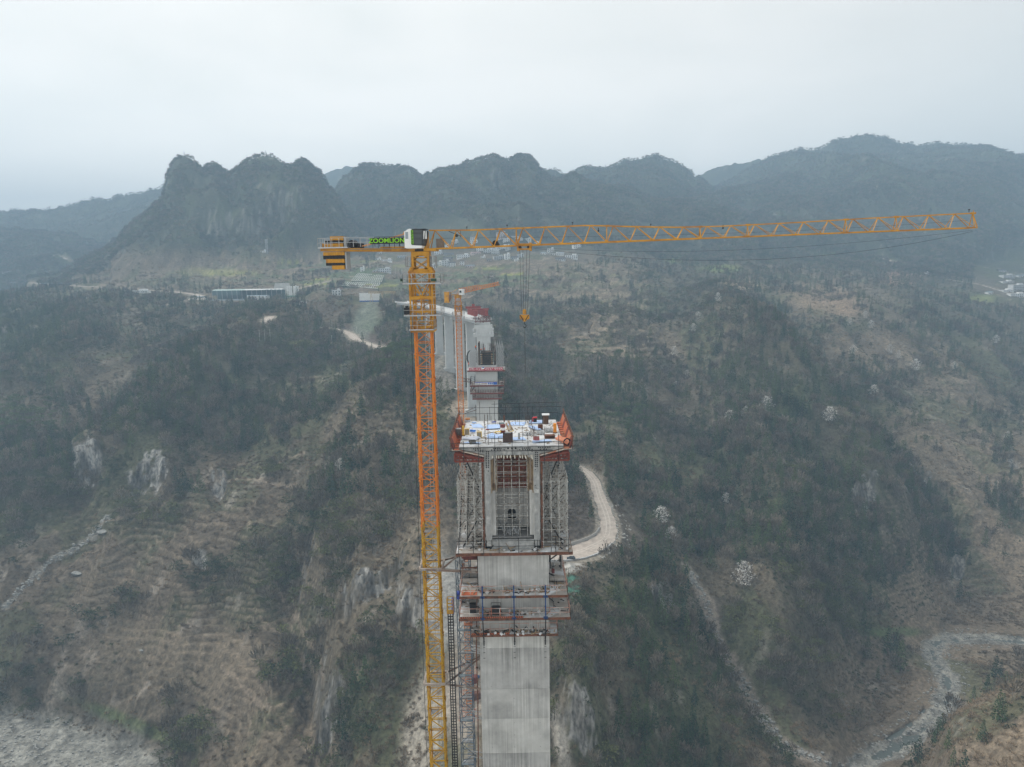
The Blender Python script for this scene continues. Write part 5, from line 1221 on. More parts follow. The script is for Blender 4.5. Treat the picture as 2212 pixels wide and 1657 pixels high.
# duct holes: black-mouthed tubes in the end face, web faces
DUCT = mat('duct_mouth', (.012, .012, .014), .8)
def ducts(pts):
    for x_, z_, r in pts:
        m = MB(); m.bar((x_, -.075, z_), (x_, -.0, z_), r, n=8); gb(m, 'duct', DUCT)
zoom2 = lambda zx, zy: (939.3 + .2117 * zx, 863.7 + .2117 * zy)
dl = []
for row, xs_ in ((488, [1055, 1075, 1100, 1125, 1150, 1172]), (493, [395, 415, 435, 460, 600, 618, 637, 655, 673, 893, 912, 930, 950, 968]), (508, [412, 440, 465, 488, 577, 605, 640, 665, 705, 865, 895, 920, 945, 965, 990, 1075, 1110, 1135]), (525, [460, 487, 527, 545, 990, 1030])):
    for x_ in xs_: q = zoom2(x_, row); dl.append((xl(*q), zl(q[1]), .14))
for x_ in (745, 785, 822): q = zoom2(x_, 494); dl.append((xl(*q), zl(q[1]), .22))
for x_ in (523, 545, 1025, 1043):
    for row in range(540, 690, 18 if x_ in (523, 545) else 20): q = zoom2(x_, row); dl.append((xl(*q), zl(q[1]), .15))
for s_ in ((545, 722), (1023, 715), (538, 935), (1035, 925), (1022, 875)): q = zoom2(*s_); dl.append((xl(*q), zl(q[1]), .12))
ducts(dl)
for q in ((538, 938), (1036, 930)):
    q = zoom2(*q); m = MB(); x_ = xl(*q); z_ = zl(q[1]); m.box((x_, -.1, z_), (.5, .22, .42)); gb(m, 'anchor_block', CONC)
# timber stop-ends sticking out under the slab
for q in (585, 625, 650, 675, 700, 735, 770, 812, 860, 890, 915, 945, 975, 988):
    a_ = zoom2(q, 572); m = MB(); x_ = xl(*a_); L_ = .25 + .5 * random.random(); m.bar((x_, .05, -1.02), (x_ + random.uniform(-.05, .12), -L_, -1.2 - .2 * random.random()), .11, .09); gb(m, 'timber', mat('pale_timber', (.62, .58, .5), .8) if q == 585 else bpy.data.materials['pale_timber'])
# inner formwork between the webs
z0_, z1_ = zl(1062), -1.15; xa_, xb_ = xl(1072.5, 1000), xl(1138, 1000)
inn = empty('inner_formwork', (X0, Y0, ZD + z0_), 0, 'rusty red steel formwork panels with ribs between the girder webs', 'formwork')
wn = 8
for i_ in range(3):
    for j_ in range(wn):
        m = MB(); zA, zB2 = z0_ + (z1_ - z0_) * i_ / 3, z0_ + (z1_ - z0_) * (i_ + 1) / 3; a_ = xa_ + (xb_ - xa_) * j_ / wn
        m.b2((a_ + .01, 1.35, zA + .02), (a_ + (xb_ - xa_) / wn - .01, 1.42, zB2 - .02)); m.b2((a_ + .03, 1.25, zA + .02), (a_ + .1, 1.35, zB2 - .02)); m.b2((a_ + .28, 1.28, zA + .02), (a_ + .33, 1.35, zB2 - .02))
        m.build('panel', RED if (i_ + j_) % 3 else RUST, inn, loc=(0, 0, -z0_))
for k_ in range(9):
    z_ = z0_ + .25 + (z1_ - z0_ - .3) * k_ / 8; m = MB(); m.bar((xa_, 1.18, z_), (xb_, 1.18, z_), .1, .13); m.build('waler', RUST, inn, loc=(0, 0, -z0_))
for s in (-1, 1):
    for k_, x_ in enumerate((2.36, 2.22, 2.05, 1.9, 1.78)):
        m = MB(); m.b2((s * x_ - .05, .12 + k_ * .2, z0_ - .2), (s * x_ + .05, .3 + k_ * .2, z1_)); m.build('side_board', WOODM, inn, loc=(0, 0, -z0_))
m = MB(); m.b2((xa_ - .5, .1, z1_ - .1), (xb_ + .5, 1.5, z1_ - .02)); m.build('soffit_board', WOODM, inn, loc=(0, 0, -z0_))

# scaffolds: front row of standards and ledgers as parts, the rows behind joined
def scaffold(name, x0, x1, nx, y0, y1, ny, z0, z1, dz, label, group=None, dens=1.0, w=.065, braces=True):
    e = empty(name, (X0, Y0, ZD + z0), 0, label, 'scaffold', group); L = lambda b_, nm, mt=STEEL: b_.build(nm, mt, e, loc=(0, 0, -z0))
    xs_ = np.linspace(x0, x1, nx); ys_ = np.linspace(y0, y1, ny); nz_ = int((z1 - z0) / dz); zs_ = [z0 + dz * k for k in range(nz_ + 1)]
    me_s = None
    for x_ in xs_:
        m = MB(); m.bar((0, 0, z0), (0, 0, z1), w * 1.15, n=6)
        for z_ in zs_: m.bar((0, 0, z_ - .05), (0, 0, z_ + .05), w * 2.0, n=6)
        if me_s is None: me_s = m.mesh('standard', STEEL)
        inst('standard', me_s, e, (float(x_), y0, -z0))
    m = MB(); m.bar((x0 - .15, 0, 0), (x1 + .15, 0, 0), w, n=5); me_l = m.mesh('ledger', STEEL)
    for z_ in zs_[1:]: inst('ledger', me_l, e, (0, y0, float(z_ - z0)))
    m = MB()
    for j_, y_ in enumerate(ys_):
        for x_ in xs_:
            if j_: m.bar((x_, y_, z0), (x_, y_, z1), w, cap=False)
        for z_ in zs_[1:]:
            if j_: m.bar((x0, y_, z_ - .02), (x1, y_, z_ - .02), w * .85, cap=False)
            if j_: m.bar((x0, y_, z_ - dz * .45), (x1, y_, z_ - dz * .45), w * .85, cap=False)
    for x_ in xs_:
        for z_ in zs_[1:]: m.bar((x_, y0, z_ + .02), (x_, y1, z_ + .02), w * .85, cap=False)
    o_ = L(m, 'back_lattice'); o_['kind'] = 'stuff'
    if braces:
        rr_ = random.Random(int(abs(x0) * 100)); m = MB()
        for j_ in range(int(9 * dens)):
            y_ = rr_.choice(list(ys_[1:])) + .05; za = rr_.uniform(z0, z1 - 4); 
            a_, b_ = (x0, x1) if rr_.random() < .5 else (x1, x0); m.bar((a_, y_, za), (b_, y_, za + 3.6), w)
        for j_ in range(int(7 * dens)):
            x_ = rr_.choice(list(xs_)); za = rr_.uniform(z0, z1 - 5); m.bar((x_ + .05, y0, za), (x_ + .05, min(y1, y0 + 6), za + rr_.choice((4, 5))), w)
        o_ = L(m, 'brace', DARK); o_['kind'] = 'stuff'
    return e
zs0 = zl(1196); st = -3.9
scaffold('side_scaffold', -6.28, -3.5, 4, .0, 12.5, 11, zs0, st + .3, 1.42, 'dense grey tube scaffold under the deck overhang on the crane side', 'scaffolds under the girder block')
scaffold('side_scaffold', 3.5, 6.28, 4, .0, 12.5, 11, zs0, st + .3, 1.42, 'dense grey tube scaffold under the deck overhang on the road side', 'scaffolds under the girder block')
scaffold('inner_scaffold', xl(1072, 1100), xl(1139, 1100), 5, .45, 1.1, 2, zl(1186), -1.3, 1.28, 'pale tube scaffold grid standing between the two girder webs', None, .0, .06, False)
# extra close pairs of ledgers on the inner scaffold, and leaning dark struts
st_ = empty('raking_strut', (X0 - 4, Y0, ZD + zs0), 0, 'dark steel struts leaning inside the scaffold on the crane side', 'steel strut', 'raking struts in the scaffolds')
st2 = empty('raking_strut', (X0 + 4, Y0, ZD + zs0), 0, 'dark steel struts leaning inside the scaffold on the road side', 'steel strut', 'raking struts in the scaffolds')
for e, sx in ((st_, -1), (st2, 1)):
    for (u0, w0, u1, w1, yy) in ((6.1, 0, 4.2, 3.6, 1.2), (4.0, 7, 5.8, 11.3, 3.3), (6.0, 1, 4.0, 5.4, 5.5), (3.7, 4, 5.9, 8.6, 7.7)):
        m = MB(); m.bar((sx * u0 - sx * 4, yy, w0), (sx * u1 - sx * 4, yy, w1), .14); m.build('strut', DARK, e)
for s, lab in ((-1, 'rusty red steel column beside the left girder web'), (1, 'rusty red steel column beside the right girder web')):
    for y_, nm in ((.25, ''),):
        m = MB(); x_ = s * 3.36; m.b2((x_ - .12, y_ - .12, zl(1193)), (x_ + .12, y_ - .08, -2.0)); m.b2((x_ - .12, y_ + .08, zl(1193)), (x_ + .12, y_ + .12, -2.0)); m.b2((x_ - .02, y_ - .08, zl(1193)), (x_ + .02, y_ + .08, -2.0))
        tag(m.build('steel_column', RUST, None, loc=(X0, Y0, ZD)), lab, 'steel column', 'steel columns at the girder webs')
# red trusses carrying the flange formwork
def zfl(x): return float(np.interp(abs(x), [3.15, 5.9, 6.7], [-1.02, -.36, -.28]))
for s, lab in ((-1, 'red steel formwork trusses under the left deck overhang'), (1, 'red steel formwork trusses under the right deck overhang')):
    e = empty('formwork_truss', (X0 + s * 5, Y0, ZD - 2.5), 0, lab, 'formwork truss', 'red trusses under the deck edges'); Lc = (-s * 5, 0, 2.5)
    tx0, tx1, zb_ = 3.2, 6.45, zl(994)
    def truss(y_):
        m = MB(); xs_ = np.linspace(tx0, tx1, 7); tp_ = [(s * x_, y_, zfl(x_) - .42 if x_ > 3.5 else zfl(x_) - .5) for x_ in xs_]
        for a_, b_ in zip(tp_[:-1], tp_[1:]): m.bar(a_, b_, .16, .2)
        zend = tp_[0][2] - .55; bt = [(s * x_, y_, zb_ if i_ else zend) for i_, x_ in enumerate(xs_)]
        bt = [(s * x_, y_, zb_) for x_ in xs_]
        m.bar(bt[0], bt[-1], .16, .2); m.bar(tp_[0], bt[0], .16); m.bar(tp_[-1], bt[-1], .16)
        for i_ in range(1, 6): m.bar(tp_[i_], bt[i_], .1)
        for i_ in range(0, 6, 2): m.bar(bt[i_], tp_[i_ + 1], .1); m.bar(tp_[i_ + 1], bt[i_ + 2], .1)
        return m
    me_t = truss(0).mesh('truss', RED)
    for y_ in [-.25] + list(np.arange(1.1, 14, 1.45)): inst('truss', me_t, e, (Lc[0], float(y_), Lc[2]))
    for k_, x_ in enumerate(np.linspace(3.3, 6.4, 6)): 
        m = MB(); m.bar((s * x_, -.2, zfl(x_) - .3), (s * x_, 14, zfl(x_) - .3), .09, .12); m.build('purlin', RED, e, loc=Lc)
    m = MB(); m.prism([(s * 3.15, -1.03), (s * 5.95, -.34), (s * 6.75, -.28), (s * 6.75, -.38), (s * 5.95, -.44), (s * 3.15, -1.13)], 'y', -.3, 14.1); m.build('flange_sheet', mat('flange_sheet', (.5, .44, .38), .8, dirt=(.5, .2, .12)), e, loc=Lc)
    for k_ in range(9):                       # outer side forms, each panel leaning out
        y_ = -.25 + k_ * 1.6; m = MB(); xo = s * 6.45
        m.prism([(xo, -.3), (xo + s * .08, -.3), (xo + s * .42, .75), (xo + s * .34, .75)], 'y', y_, y_ + 1.56)
        m.bar((xo + s * .1, y_ + .1, -.5), (xo + s * .5, y_ + .1, 1.15), .1); m.bar((xo + s * .25, y_ + .8, -.5), (xo + s * .5, y_ + .8, .9), .08)
        m.build('side_panel', ORG if k_ % 3 else RED, e, loc=Lc)
    for k_ in range(12):
        m = MB(); m.box((s * 6.2, -.2 + k_ * 1.2, -.22), (.55, .7, .06)); m.build('edge_plank', ORG, e, loc=Lc)
    r_ = MB(); railing(r_, [(s * 6.85, -.4, -.3), (s * 6.85, 14.2, -.3)], 1.75, 1.2, .055, (1, .75, .5, .25)); r_.build('edge_railing', RUST, e, loc=Lc)
# railings across the two ends of the deck
def end_rail(y_, lab, zb0, ztop_, xs_, rails, ext):
    e = empty('deck_railing', (X0, Y0 + y_, ZD), 0, lab, 'railing', 'tube railings at the deck ends')
    for x_ in xs_: m = MB(); m.bar((x_, 0, zb0 + random.uniform(-.3, .2)), (x_, 0, ztop_ + random.uniform(-.4, .5)), .055); m.build('post', DARK, e)
    for a_, b_, za, zb2 in rails: m = MB(); m.bar((a_, -.05, za), (b_, -.05, zb2), .05); m.build('rail', DARK, e)
dzm = lambda zy, Y: P(1105, 885.3 + .1269 * zy, Y).z - ZD
xz = lambda zx, Y: P(971.7 + .1269 * zx, 950, Y).x - X0
end_rail(-.35, 'thin dark tube railing along the near edge of the deck', -1.9, 1.0, [xz(q, 77.6) for q in (225, 478, 760, 1055, 1325, 1605, 1848)],
         [(xz(-10, 77.6), xz(2180, 77.6), dzm(562, 77.6), dzm(545, 77.6)), (xz(0, 77.6), xz(2190, 77.6), dzm(640, 77.6), dzm(632, 77.6)), (xz(0, 77.6), xz(1750, 77.6), dzm(690, 77.6), dzm(705, 77.6)), (xz(1130, 77.6), xz(1740, 77.6), dzm(700, 77.6), dzm(692, 77.6))], 0)
end_rail(14.1, 'thin dark tube railing along the far edge of the deck', -.3, 2.1, [xz(q, 92) for q in (450, 515, 685, 765, 825, 955, 1185, 1330, 1405, 1520)],
         [(-7.4, 6.6, 1.75, 1.75), (-7.0, 6.2, .95, .95), (-2.6, 6.6, 2.2, 2.35)], 0)
# ---- things lying on the deck
def dk(zx, zy):
    px_, py_ = 971.7 + .1269 * zx, 885.3 + .1269 * zy; a_, b_ = (float(q) for q in ray(px_, py_)); Y = ZD / b_; return Vector((a_ * Y, Y, ZD))
def dthing(name, zx, zy, label, cat, parts, rz=0, group=None, dz=0):
    p = dk(zx, zy); e = empty(name, (p.x, p.y, ZD + dz), rz, label, cat, group)
    for nm, mb, mt in parts: mb.build(nm, mt, e)
    return e
def bxx(w, d, h, z=0, x=0, y=0): m = MB(); m.b2((x - w / 2, y - d / 2, z), (x + w / 2, y + d / 2, z + h)); return m
def cyl(d, h, z=0, n=16): m = MB(); m.bar((0, 0, z), (0, 0, z + h), d, n=n); return m
def openbox(w, d, h, t=.05):
    m = MB()
    for s in (-1, 1): m.b2((s * w / 2 - s * t, -d / 2, 0), (s * w / 2, d / 2, h)); m.b2((-w / 2 + t, s * d / 2 - s * t, 0), (w / 2 - t, s * d / 2, h))
    m.b2((-w / 2, -d / 2, 0), (w / 2, d / 2, .05)); return m
MAR = mat('maroon_band', (.17, .045, .04), .6, var=.15); 
dthing('barrel', 897, 385, 'round drum painted with maroon and white bands in the middle of the deck', 'barrel', [('lower_band', cyl(.62, .32), MAR), ('white_band', cyl(.62, .32, .32), WHITE), ('upper_band', cyl(.62, .30, .64), MAR), ('rim', cyl(.66, .05, .94), MAR)])
dthing('steel_tank', 985, 545, 'large brown steel box with an open top at the front of the deck', 'steel box', [('shell', openbox(1.15, .75, 1.05), mat('brown_steel', (.07, .045, .04), .7, var=.3)), ('sill', bxx(.7, .3, .1, 1.0, 0, .15), GALV)])
dthing('water_tank', 1628, 235, 'rusty brown upright cylinder with a white cloth thrown over its top', 'tank', [('drum', cyl(.72, 1.15), mat('brown_drum', (.11, .07, .05), .75, var=.3)), ('cloth', bxx(.95, .75, .12, 1.15), WHITE), ('pipe', bxx(.08, .08, 1.0, 0, -.42, 0), DARK)])
dthing('wheeled_bin', 1448, 222, 'dark wheeled bin with red rags on top at the back of the deck', 'bin', [('body', bxx(.42, .45, .55, .1), DARK), ('rag', bxx(.5, .35, .12, .65), mat('red_rag', (.6, .05, .06), .8)), ('panel', bxx(.3, .05, .6, .1, -.25, .2), mat('pink_panel', (.5, .12, .12), .7))])
def ybox(w, d, h): return [('body', bxx(w, d, h), YEL), ('front', bxx(w * .8, .03, h * .8, h * .08, 0, -d / 2 - .015), mat('grey_front', (.3, .27, .22), .7)), ('lid', bxx(w * 1.04, d * 1.04, .04, h), mat('cream_lid', (.6, .52, .35), .6))]
dthing('distribution_box', 290, 418, 'squat yellow site electricity box near the left edge of the deck', 'electricity box', ybox(.55, .4, .72), .1, 'yellow electricity boxes')
dthing('distribution_box', 500, 468, 'squat yellow site electricity box standing alone in front of the blue sheet', 'electricity box', ybox(.55, .4, .72), -.1, 'yellow electricity boxes')
dthing('yellow_post', 228, 440, 'narrow tall yellow steel stanchion at the left edge of the deck', 'post', [('column', bxx(.24, .24, 1.2), mat('stanchion_yellow', (.7, .42, .06), .6)), ('foot', bxx(.4, .4, .06), RUST)])
dthing('orange_post', 1785, 388, 'bright orange steel stanchion near the right edge of the deck', 'post', [('column', bxx(.38, .3, 1.15), mat('stanchion_orange', (.8, .3, .04), .6)), ('foot', bxx(.5, .5, .06), RUST)])
dthing('rusty_crate', 1537, 332, 'rusty open steel crate near the white-topped cylinder', 'crate', [('shell', openbox(.6, .5, .6), RUST)])
dthing('red_crate', 1468, 532, 'faded red open steel crate at the front right of the deck', 'crate', [('shell', openbox(.7, .5, .52), mat('faded_red', (.35, .11, .1), .8, var=.3))])
dthing('grey_stub', 1175, 515, 'short grey concrete stub standing right of the brown steel box', 'stub column', [('shaft', bxx(.24, .24, .85), CWT)])
dthing('dark_crate', 380, 575, 'dark grey steel crate lying on its side at the front left', 'crate', [('shell', openbox(.7, .5, .4), mat('grey_crate', (.12, .11, .1), .8))], .4)
dthing('square_tank', 145, 425, 'grey square steel tank against the left edge forms', 'tank', [('body', bxx(.6, .6, .75), mat('grey_tank', (.16, .15, .15), .8)), ('top', bxx(.64, .64, .04, .75), CWT)])
dthing('chimney_pipe', 922, 203, 'thin rusty upright pipe at the far edge of the deck', 'pipe', [('pipe', cyl(.18, .85), RUST), ('cap', cyl(.26, .08, .85), DARK)])
def roll(L, d): m = MB(); m.bar((-L / 2, 0, d / 2), (L / 2, 0, d / 2), d, n=12); return m
ROLLM = mat('pale_roll', (.62, .68, .76), .6)
dthing('sheet_roll', 300, 205, 'pale rolled plastic sheet at the far left corner of the deck', 'roll', [('roll', roll(.7, .3), ROLLM), ('bundle', bxx(.6, .4, .2, .3), mat('rag_orange', (.55, .25, .1), .8))])
dthing('sheet_roll', 410, 228, 'short pale blue roll just right of the corner bundle', 'roll', [('roll', roll(.55, .2), BLUET)])
dthing('sheet_roll', 878, 245, 'grey-green rolled tarpaulin beside the thin pipe', 'roll', [('roll', roll(.7, .26), mat('grey_green_roll', (.25, .32, .33), .7))], .15)
def pile(n, L, d, w, mt_top=False):
    m = MB()
    for k_ in range(n): a_ = random.uniform(-w / 2, w / 2); z_ = d / 2 + d * (k_ % 3); r = random.uniform(-.08, .08); m.bar((a_ - r, -L / 2, z_), (a_ + r, L / 2, z_), d, n=5)
    return m
def pipes(name, zx, zy, n, L, d, w, lab, rz=0): 
    p = dk(zx, zy); e = empty(name, (p.x, p.y, ZD), rz, lab, 'pipe bundle', 'bundles of scaffold tubes')
    m = MB(); m.bar((0, -L / 2, 0), (0, L / 2, 0), d, n=6); me_ = m.mesh('tube', GALV)
    for k_ in range(n): inst('tube', me_, e, (random.uniform(-w / 2, w / 2), random.uniform(-.1, .1), d / 2 + d * (k_ % 4) * .95), (random.uniform(-.03, .03), 0, random.uniform(-.1, .1)))
pipes('tube_bundle', 1300, 420, 22, 1.7, .06, 1.1, 'loose layer of galvanised tubes near the grey stub')
pipes('tube_bundle', 1535, 400, 26, 1.9, .06, .85, 'bundle of galvanised tubes in front of the rusty crate')
pipes('tube_bundle', 1690, 355, 40, 2.3, .06, 1.15, 'largest bundle of galvanised tubes beside the orange stanchion')
dthing('steel_grating', 1700, 480, 'stack of rusty steel frames in front of the largest tube bundle', 'steel frames', [('frame', bxx(1.2, .8, .06, .02 + .1 * k_, random.uniform(-.05, .05)), RUST) for k_ in range(4)])
for k_, (a_, b_, w_, c_) in enumerate((((955, 240), (1000, 370), .16, 'rust-coloured timber baulk lying across the middle of the deck'), ((985, 200), (1060, 340), .12, 'long grey timber beam furthest right in the middle stack'), ((1005, 215), (1030, 360), .12, 'grey timber beam in the middle stack beside the baulk'), ((620, 400), (860, 372), .08, 'thin dark timber lying left of the banded drum'), ((650, 298), (800, 300), .08, 'short timber lying behind the red hose'), ((1205, 322), (1310, 320), .07, 'short plank right of the timber stack'), ((1255, 358), (1340, 356), .07, 'short plank nearest the upright rods'), ((525, 492), (640, 494), .1, 'short yellowish plank at the left front'))):
    p, q = dk(*a_), dk(*b_); m = MB(); m.bar((0, 0, w_ / 2 + .05 * (k_ % 3)), (q.x - p.x, q.y - p.y, w_ / 2 + .05 * (k_ % 3)), w_, w_ * .8); tag(m.build('timber_beam', WOODM, None, loc=tuple(p)), c_, 'timber beam', 'timbers on the deck')
def tarp(zx, zy, w, d, mt, lab, amp=.06, seed=0, nm='plastic_sheet'):
    p = dk(zx, zy); n = 14; m = MB(); vs = []
    for i_ in range(n):
        for j_ in range(n):
            u, v = i_ / (n - 1) - .5, j_ / (n - 1) - .5; e = 1 + .25 * math.sin(5 * u + seed) * v
            vs.append((u * w * e, v * d * (1 + .2 * math.cos(4 * v * u + seed * 2)), .012 + amp * float(vn(np.array(u * w * 2.2 + seed * 7.), np.array(v * d * 2.2), seed)) * (1 if abs(u) < .49 and abs(v) < .49 else .1)))
    m.add(vs, [(i_ * n + j_, (i_ + 1) * n + j_, (i_ + 1) * n + j_ + 1, i_ * n + j_ + 1) for i_ in range(n - 1) for j_ in range(n - 1)])
    return tag(m.build(nm, mt, None, loc=(p.x, p.y, ZD + .006 + .012 * seed), rz=.3 * math.sin(seed * 2.1)), lab, 'plastic sheet', 'plastic sheets on the deck')
tarp(455, 275, 1.3, 2.6, BLUET, 'pale blue plastic sheet behind the squat yellow boxes', .08, 1)
tarp(1140, 240, 2.1, 2.4, BLUET, 'wide pale blue plastic sheet at the back of the deck', .08, 2)
tarp(785, 465, 2.2, 1.5, BLUET, 'crumpled pale blue sheet left of the brown steel box', .38, 3)
tarp(1160, 500, 1.6, 1.6, BLUET, 'pale blue sheet right of the brown steel box', .06, 4)
tarp(350, 500, 1.9, 1.4, mat('grey_sheet', (.55, .58, .66), .6), 'greyish white crumpled sheet at the front left', .25, 5)
tarp(1470, 215, 2.0, 1.6, BLUET, 'pale blue sheet under the wheeled bin', .06, 6)
tarp(1560, 545, 2.2, 1.0, BLUET, 'pale blue sheet at the front right corner', .08, 7)
tarp(385, 575, 1.9, .7, BLUET, 'pale blue sheet under the dark crate', .06, 8)
tarp(740, 300, 1.7, 2.2, BLUET, 'pale blue sheet left of the banded drum', .06, 9)
tarp(1440, 320, 1.0, 2.2, BLUET, 'pale blue sheet strip left of the rusty crate', .06, 10)
tarp(385, 392, .7, .6, mat('bright_blue', (.05, .2, .65), .6), 'small bright blue crumpled sheet between the yellow boxes', .3, 11)
tarp(745, 232, .6, .4, mat('navy_sheet', (.03, .06, .3), .6), 'small navy crumpled sheet beside the green roll', .3, 12)
tarp(815, 400, .8, .3, mat('yellow_mat', (.75, .5, .05), .7), 'flat yellow mat left of the banded drum', .1, 13, 'mat')
def hose(pts, w, mt, lab, nm='hose', cat='hose', lift=.05):
    P_ = smooth([dk(*p) + Vector((0, 0, w / 2 + (p[2] if len(p) > 2 else 0))) if len(p) == 2 else dk(p[0], p[1]) + Vector((0, 0, p[2])) for p in pts], 2); m = LB(P_[0]); m.tube(P_, w, 5)
    return tag(m.build(nm, mt, None, loc=tuple(P_[0])), lab, cat)
hose([(940, 345), (985, 325), (1040, 330), (1090, 355), (1040, 372), (1000, 385)], .06, mat('yellow_hose', (.8, .5, .03), .5), 'yellow hose curling in front of the timbers')
hose([(610, 345), (630, 335), (660, 325), (645, 350)], .12, mat('red_hose', (.55, .03, .03), .5), 'short red hose lying left of the drum')
hose([(-15, 600, .6), (15, 500, 1.4), (60, 370, 1.9), (100, 440, 1.2), (140, 510, .3), (160, 530, .1)], .045, CABLE, 'dark cable looping over the left edge of the deck', 'cable', 'cable')
P_ = dk(2000, 600); m = MB()
for k_ in range(5):
    r_ = .42 - .035 * k_; m.tube([(r_ * math.cos(a_), .05 * k_, .5 + r_ * math.sin(a_)) for a_ in np.linspace(0, 6.283, 18)], .05, 4)
tag(m.build('hose_coil', CABLE, None, loc=(P_.x, P_.y + .5, ZD - .25)), 'coil of black hose hanging at the right front corner', 'hose coil')
P_ = dk(1920, 560); m = MB(); M_ = Matrix.Rotation(.35, 3, 'Y') @ Matrix.Rotation(.3, 3, 'X')
m.box((0, 0, .3), (1.5, 1.0, .06), M=M_); m.box((0, -.5, .3), (1.6, .08, .2), M=M_); m.box((0, .45, .32), (1.6, .08, .2), M=M_); tag(m.build('tilted_form', mat('salmon_panel', (.75, .3, .18), .7, var=.25), None, loc=(P_.x, P_.y, ZD + .05), rz=-.35), 'salmon orange formwork panel tilted at the right front corner', 'formwork panel')
# starter bars
REB = mat('rebar', (.09, .065, .055), .8)
rr_ = random.Random(5)
def rods(name, pts, lab, h0=.5, h1=1.2, lean=.06):
    p0 = dk(*pts[0]); e = empty(name, tuple(p0), 0, lab, 'reinforcing bars', 'upright reinforcing bars'); m = MB(); m.bar((0, 0, -.05), (0, 0, 1), .05, n=5)
    for z_ in (.2, .4, .6, .8): m.bar((0, 0, z_), (0, 0, z_ + .02), .08, n=5)
    me_ = m.mesh('rod', REB)
    for p in pts: q = dk(*p) - p0; hh = rr_.uniform(h0, h1); inst('rod', me_, e, tuple(q), (rr_.uniform(-lean, lean), rr_.uniform(-lean, lean), 0), (1, 1, hh))
rods('rod_row', [(585 + 2 * k_, 190 + k_ * 42) for k_ in range(10)], 'row of upright reinforcing rods left of the middle, nearer the yellow boxes')
rods('rod_row', [(640 + 1.5 * k_, 200 + k_ * 44) for k_ in range(10)], 'row of upright reinforcing rods left of the middle, nearer the drum')
rods('rod_row', [(1300 + 13 * k_, 190 + k_ * 33) for k_ in range(11)], 'row of upright reinforcing rods right of the middle, nearer the centre')
rods('rod_row', [(1345 + 12 * k_, 180 + k_ * 33) for k_ in range(11)], 'row of upright reinforcing rods right of the middle, nearer the bin')
rods('rod_row', [(195 + (k_ % 2) * 25 - k_ * 2, 205 + k_ * 24) for k_ in range(14)], 'double row of upright rods along the left edge of the deck', .4, .8)
rods('rod_row', [(1460, 400), (1600, 450), (1225, 430), (1290, 250), (1360, 440), (1320, 500), (1090, 200), (1150, 195), (1180, 270), (1115, 260), (780, 260), (840, 270), (1240, 560), (715, 560), (825, 540), (700, 200)], 'scattered upright rods across the middle of the deck', .4, 1.3)
for nm_, n_, rg_ in (('deck_litter', 170, ((120, 1950), (190, 600))),):
    m = MB()
    for k_ in range(n_):
        p = dk(rr_.uniform(*rg_[0]), rr_.uniform(*rg_[1])); a_ = rr_.uniform(0, 3.14); L_ = rr_.uniform(.1, .5); m.bar(p + Vector((0, 0, .03)), p + Vector((L_ * math.cos(a_), L_ * math.sin(a_), .03 + rr_.uniform(0, .08))), rr_.uniform(.02, .07))
    m.v = [tuple(Vector(v) - Vector((X0, Y0, ZD))) for v in m.v]; tag(m.build(nm_, WOODM, None, loc=(X0, Y0, ZD)), 'scraps of wood and wire littering the deck', None, None, 'stuff')
# tubes lying in front of the doorway
p0 = Vector((xl(1086, 1140), .3, zl(1158))); e = empty('tube_bundle', (X0 + p0.x, Y0 + p0.y, ZD + p0.z), 0, 'bundle of galvanised tubes lying below the arched doorway', 'pipe bundle', 'bundles of scaffold tubes')
m = MB(); m.bar((0, 0, 0), (0, 2.0, .75), .07, n=6); me_ = m.mesh('tube', GALV)
for k_ in range(42): inst('tube', me_, e, (rr_.uniform(0, 1.9), rr_.uniform(-.2, .25), .1 + rr_.uniform(0, .55) - .1), (rr_.uniform(-.1, .1), 0, rr_.uniform(-.35, .35)))
m = MB(); m.b2((xl(1060, 1150), .1, zl(1162)), (xl(1150, 1150), 2.2, zl(1160.5))); tag(m.build('walk_board', MESHM, None, loc=(X0, Y0, ZD)), 'timber walkway under the tube bundle between the webs', 'walkway')

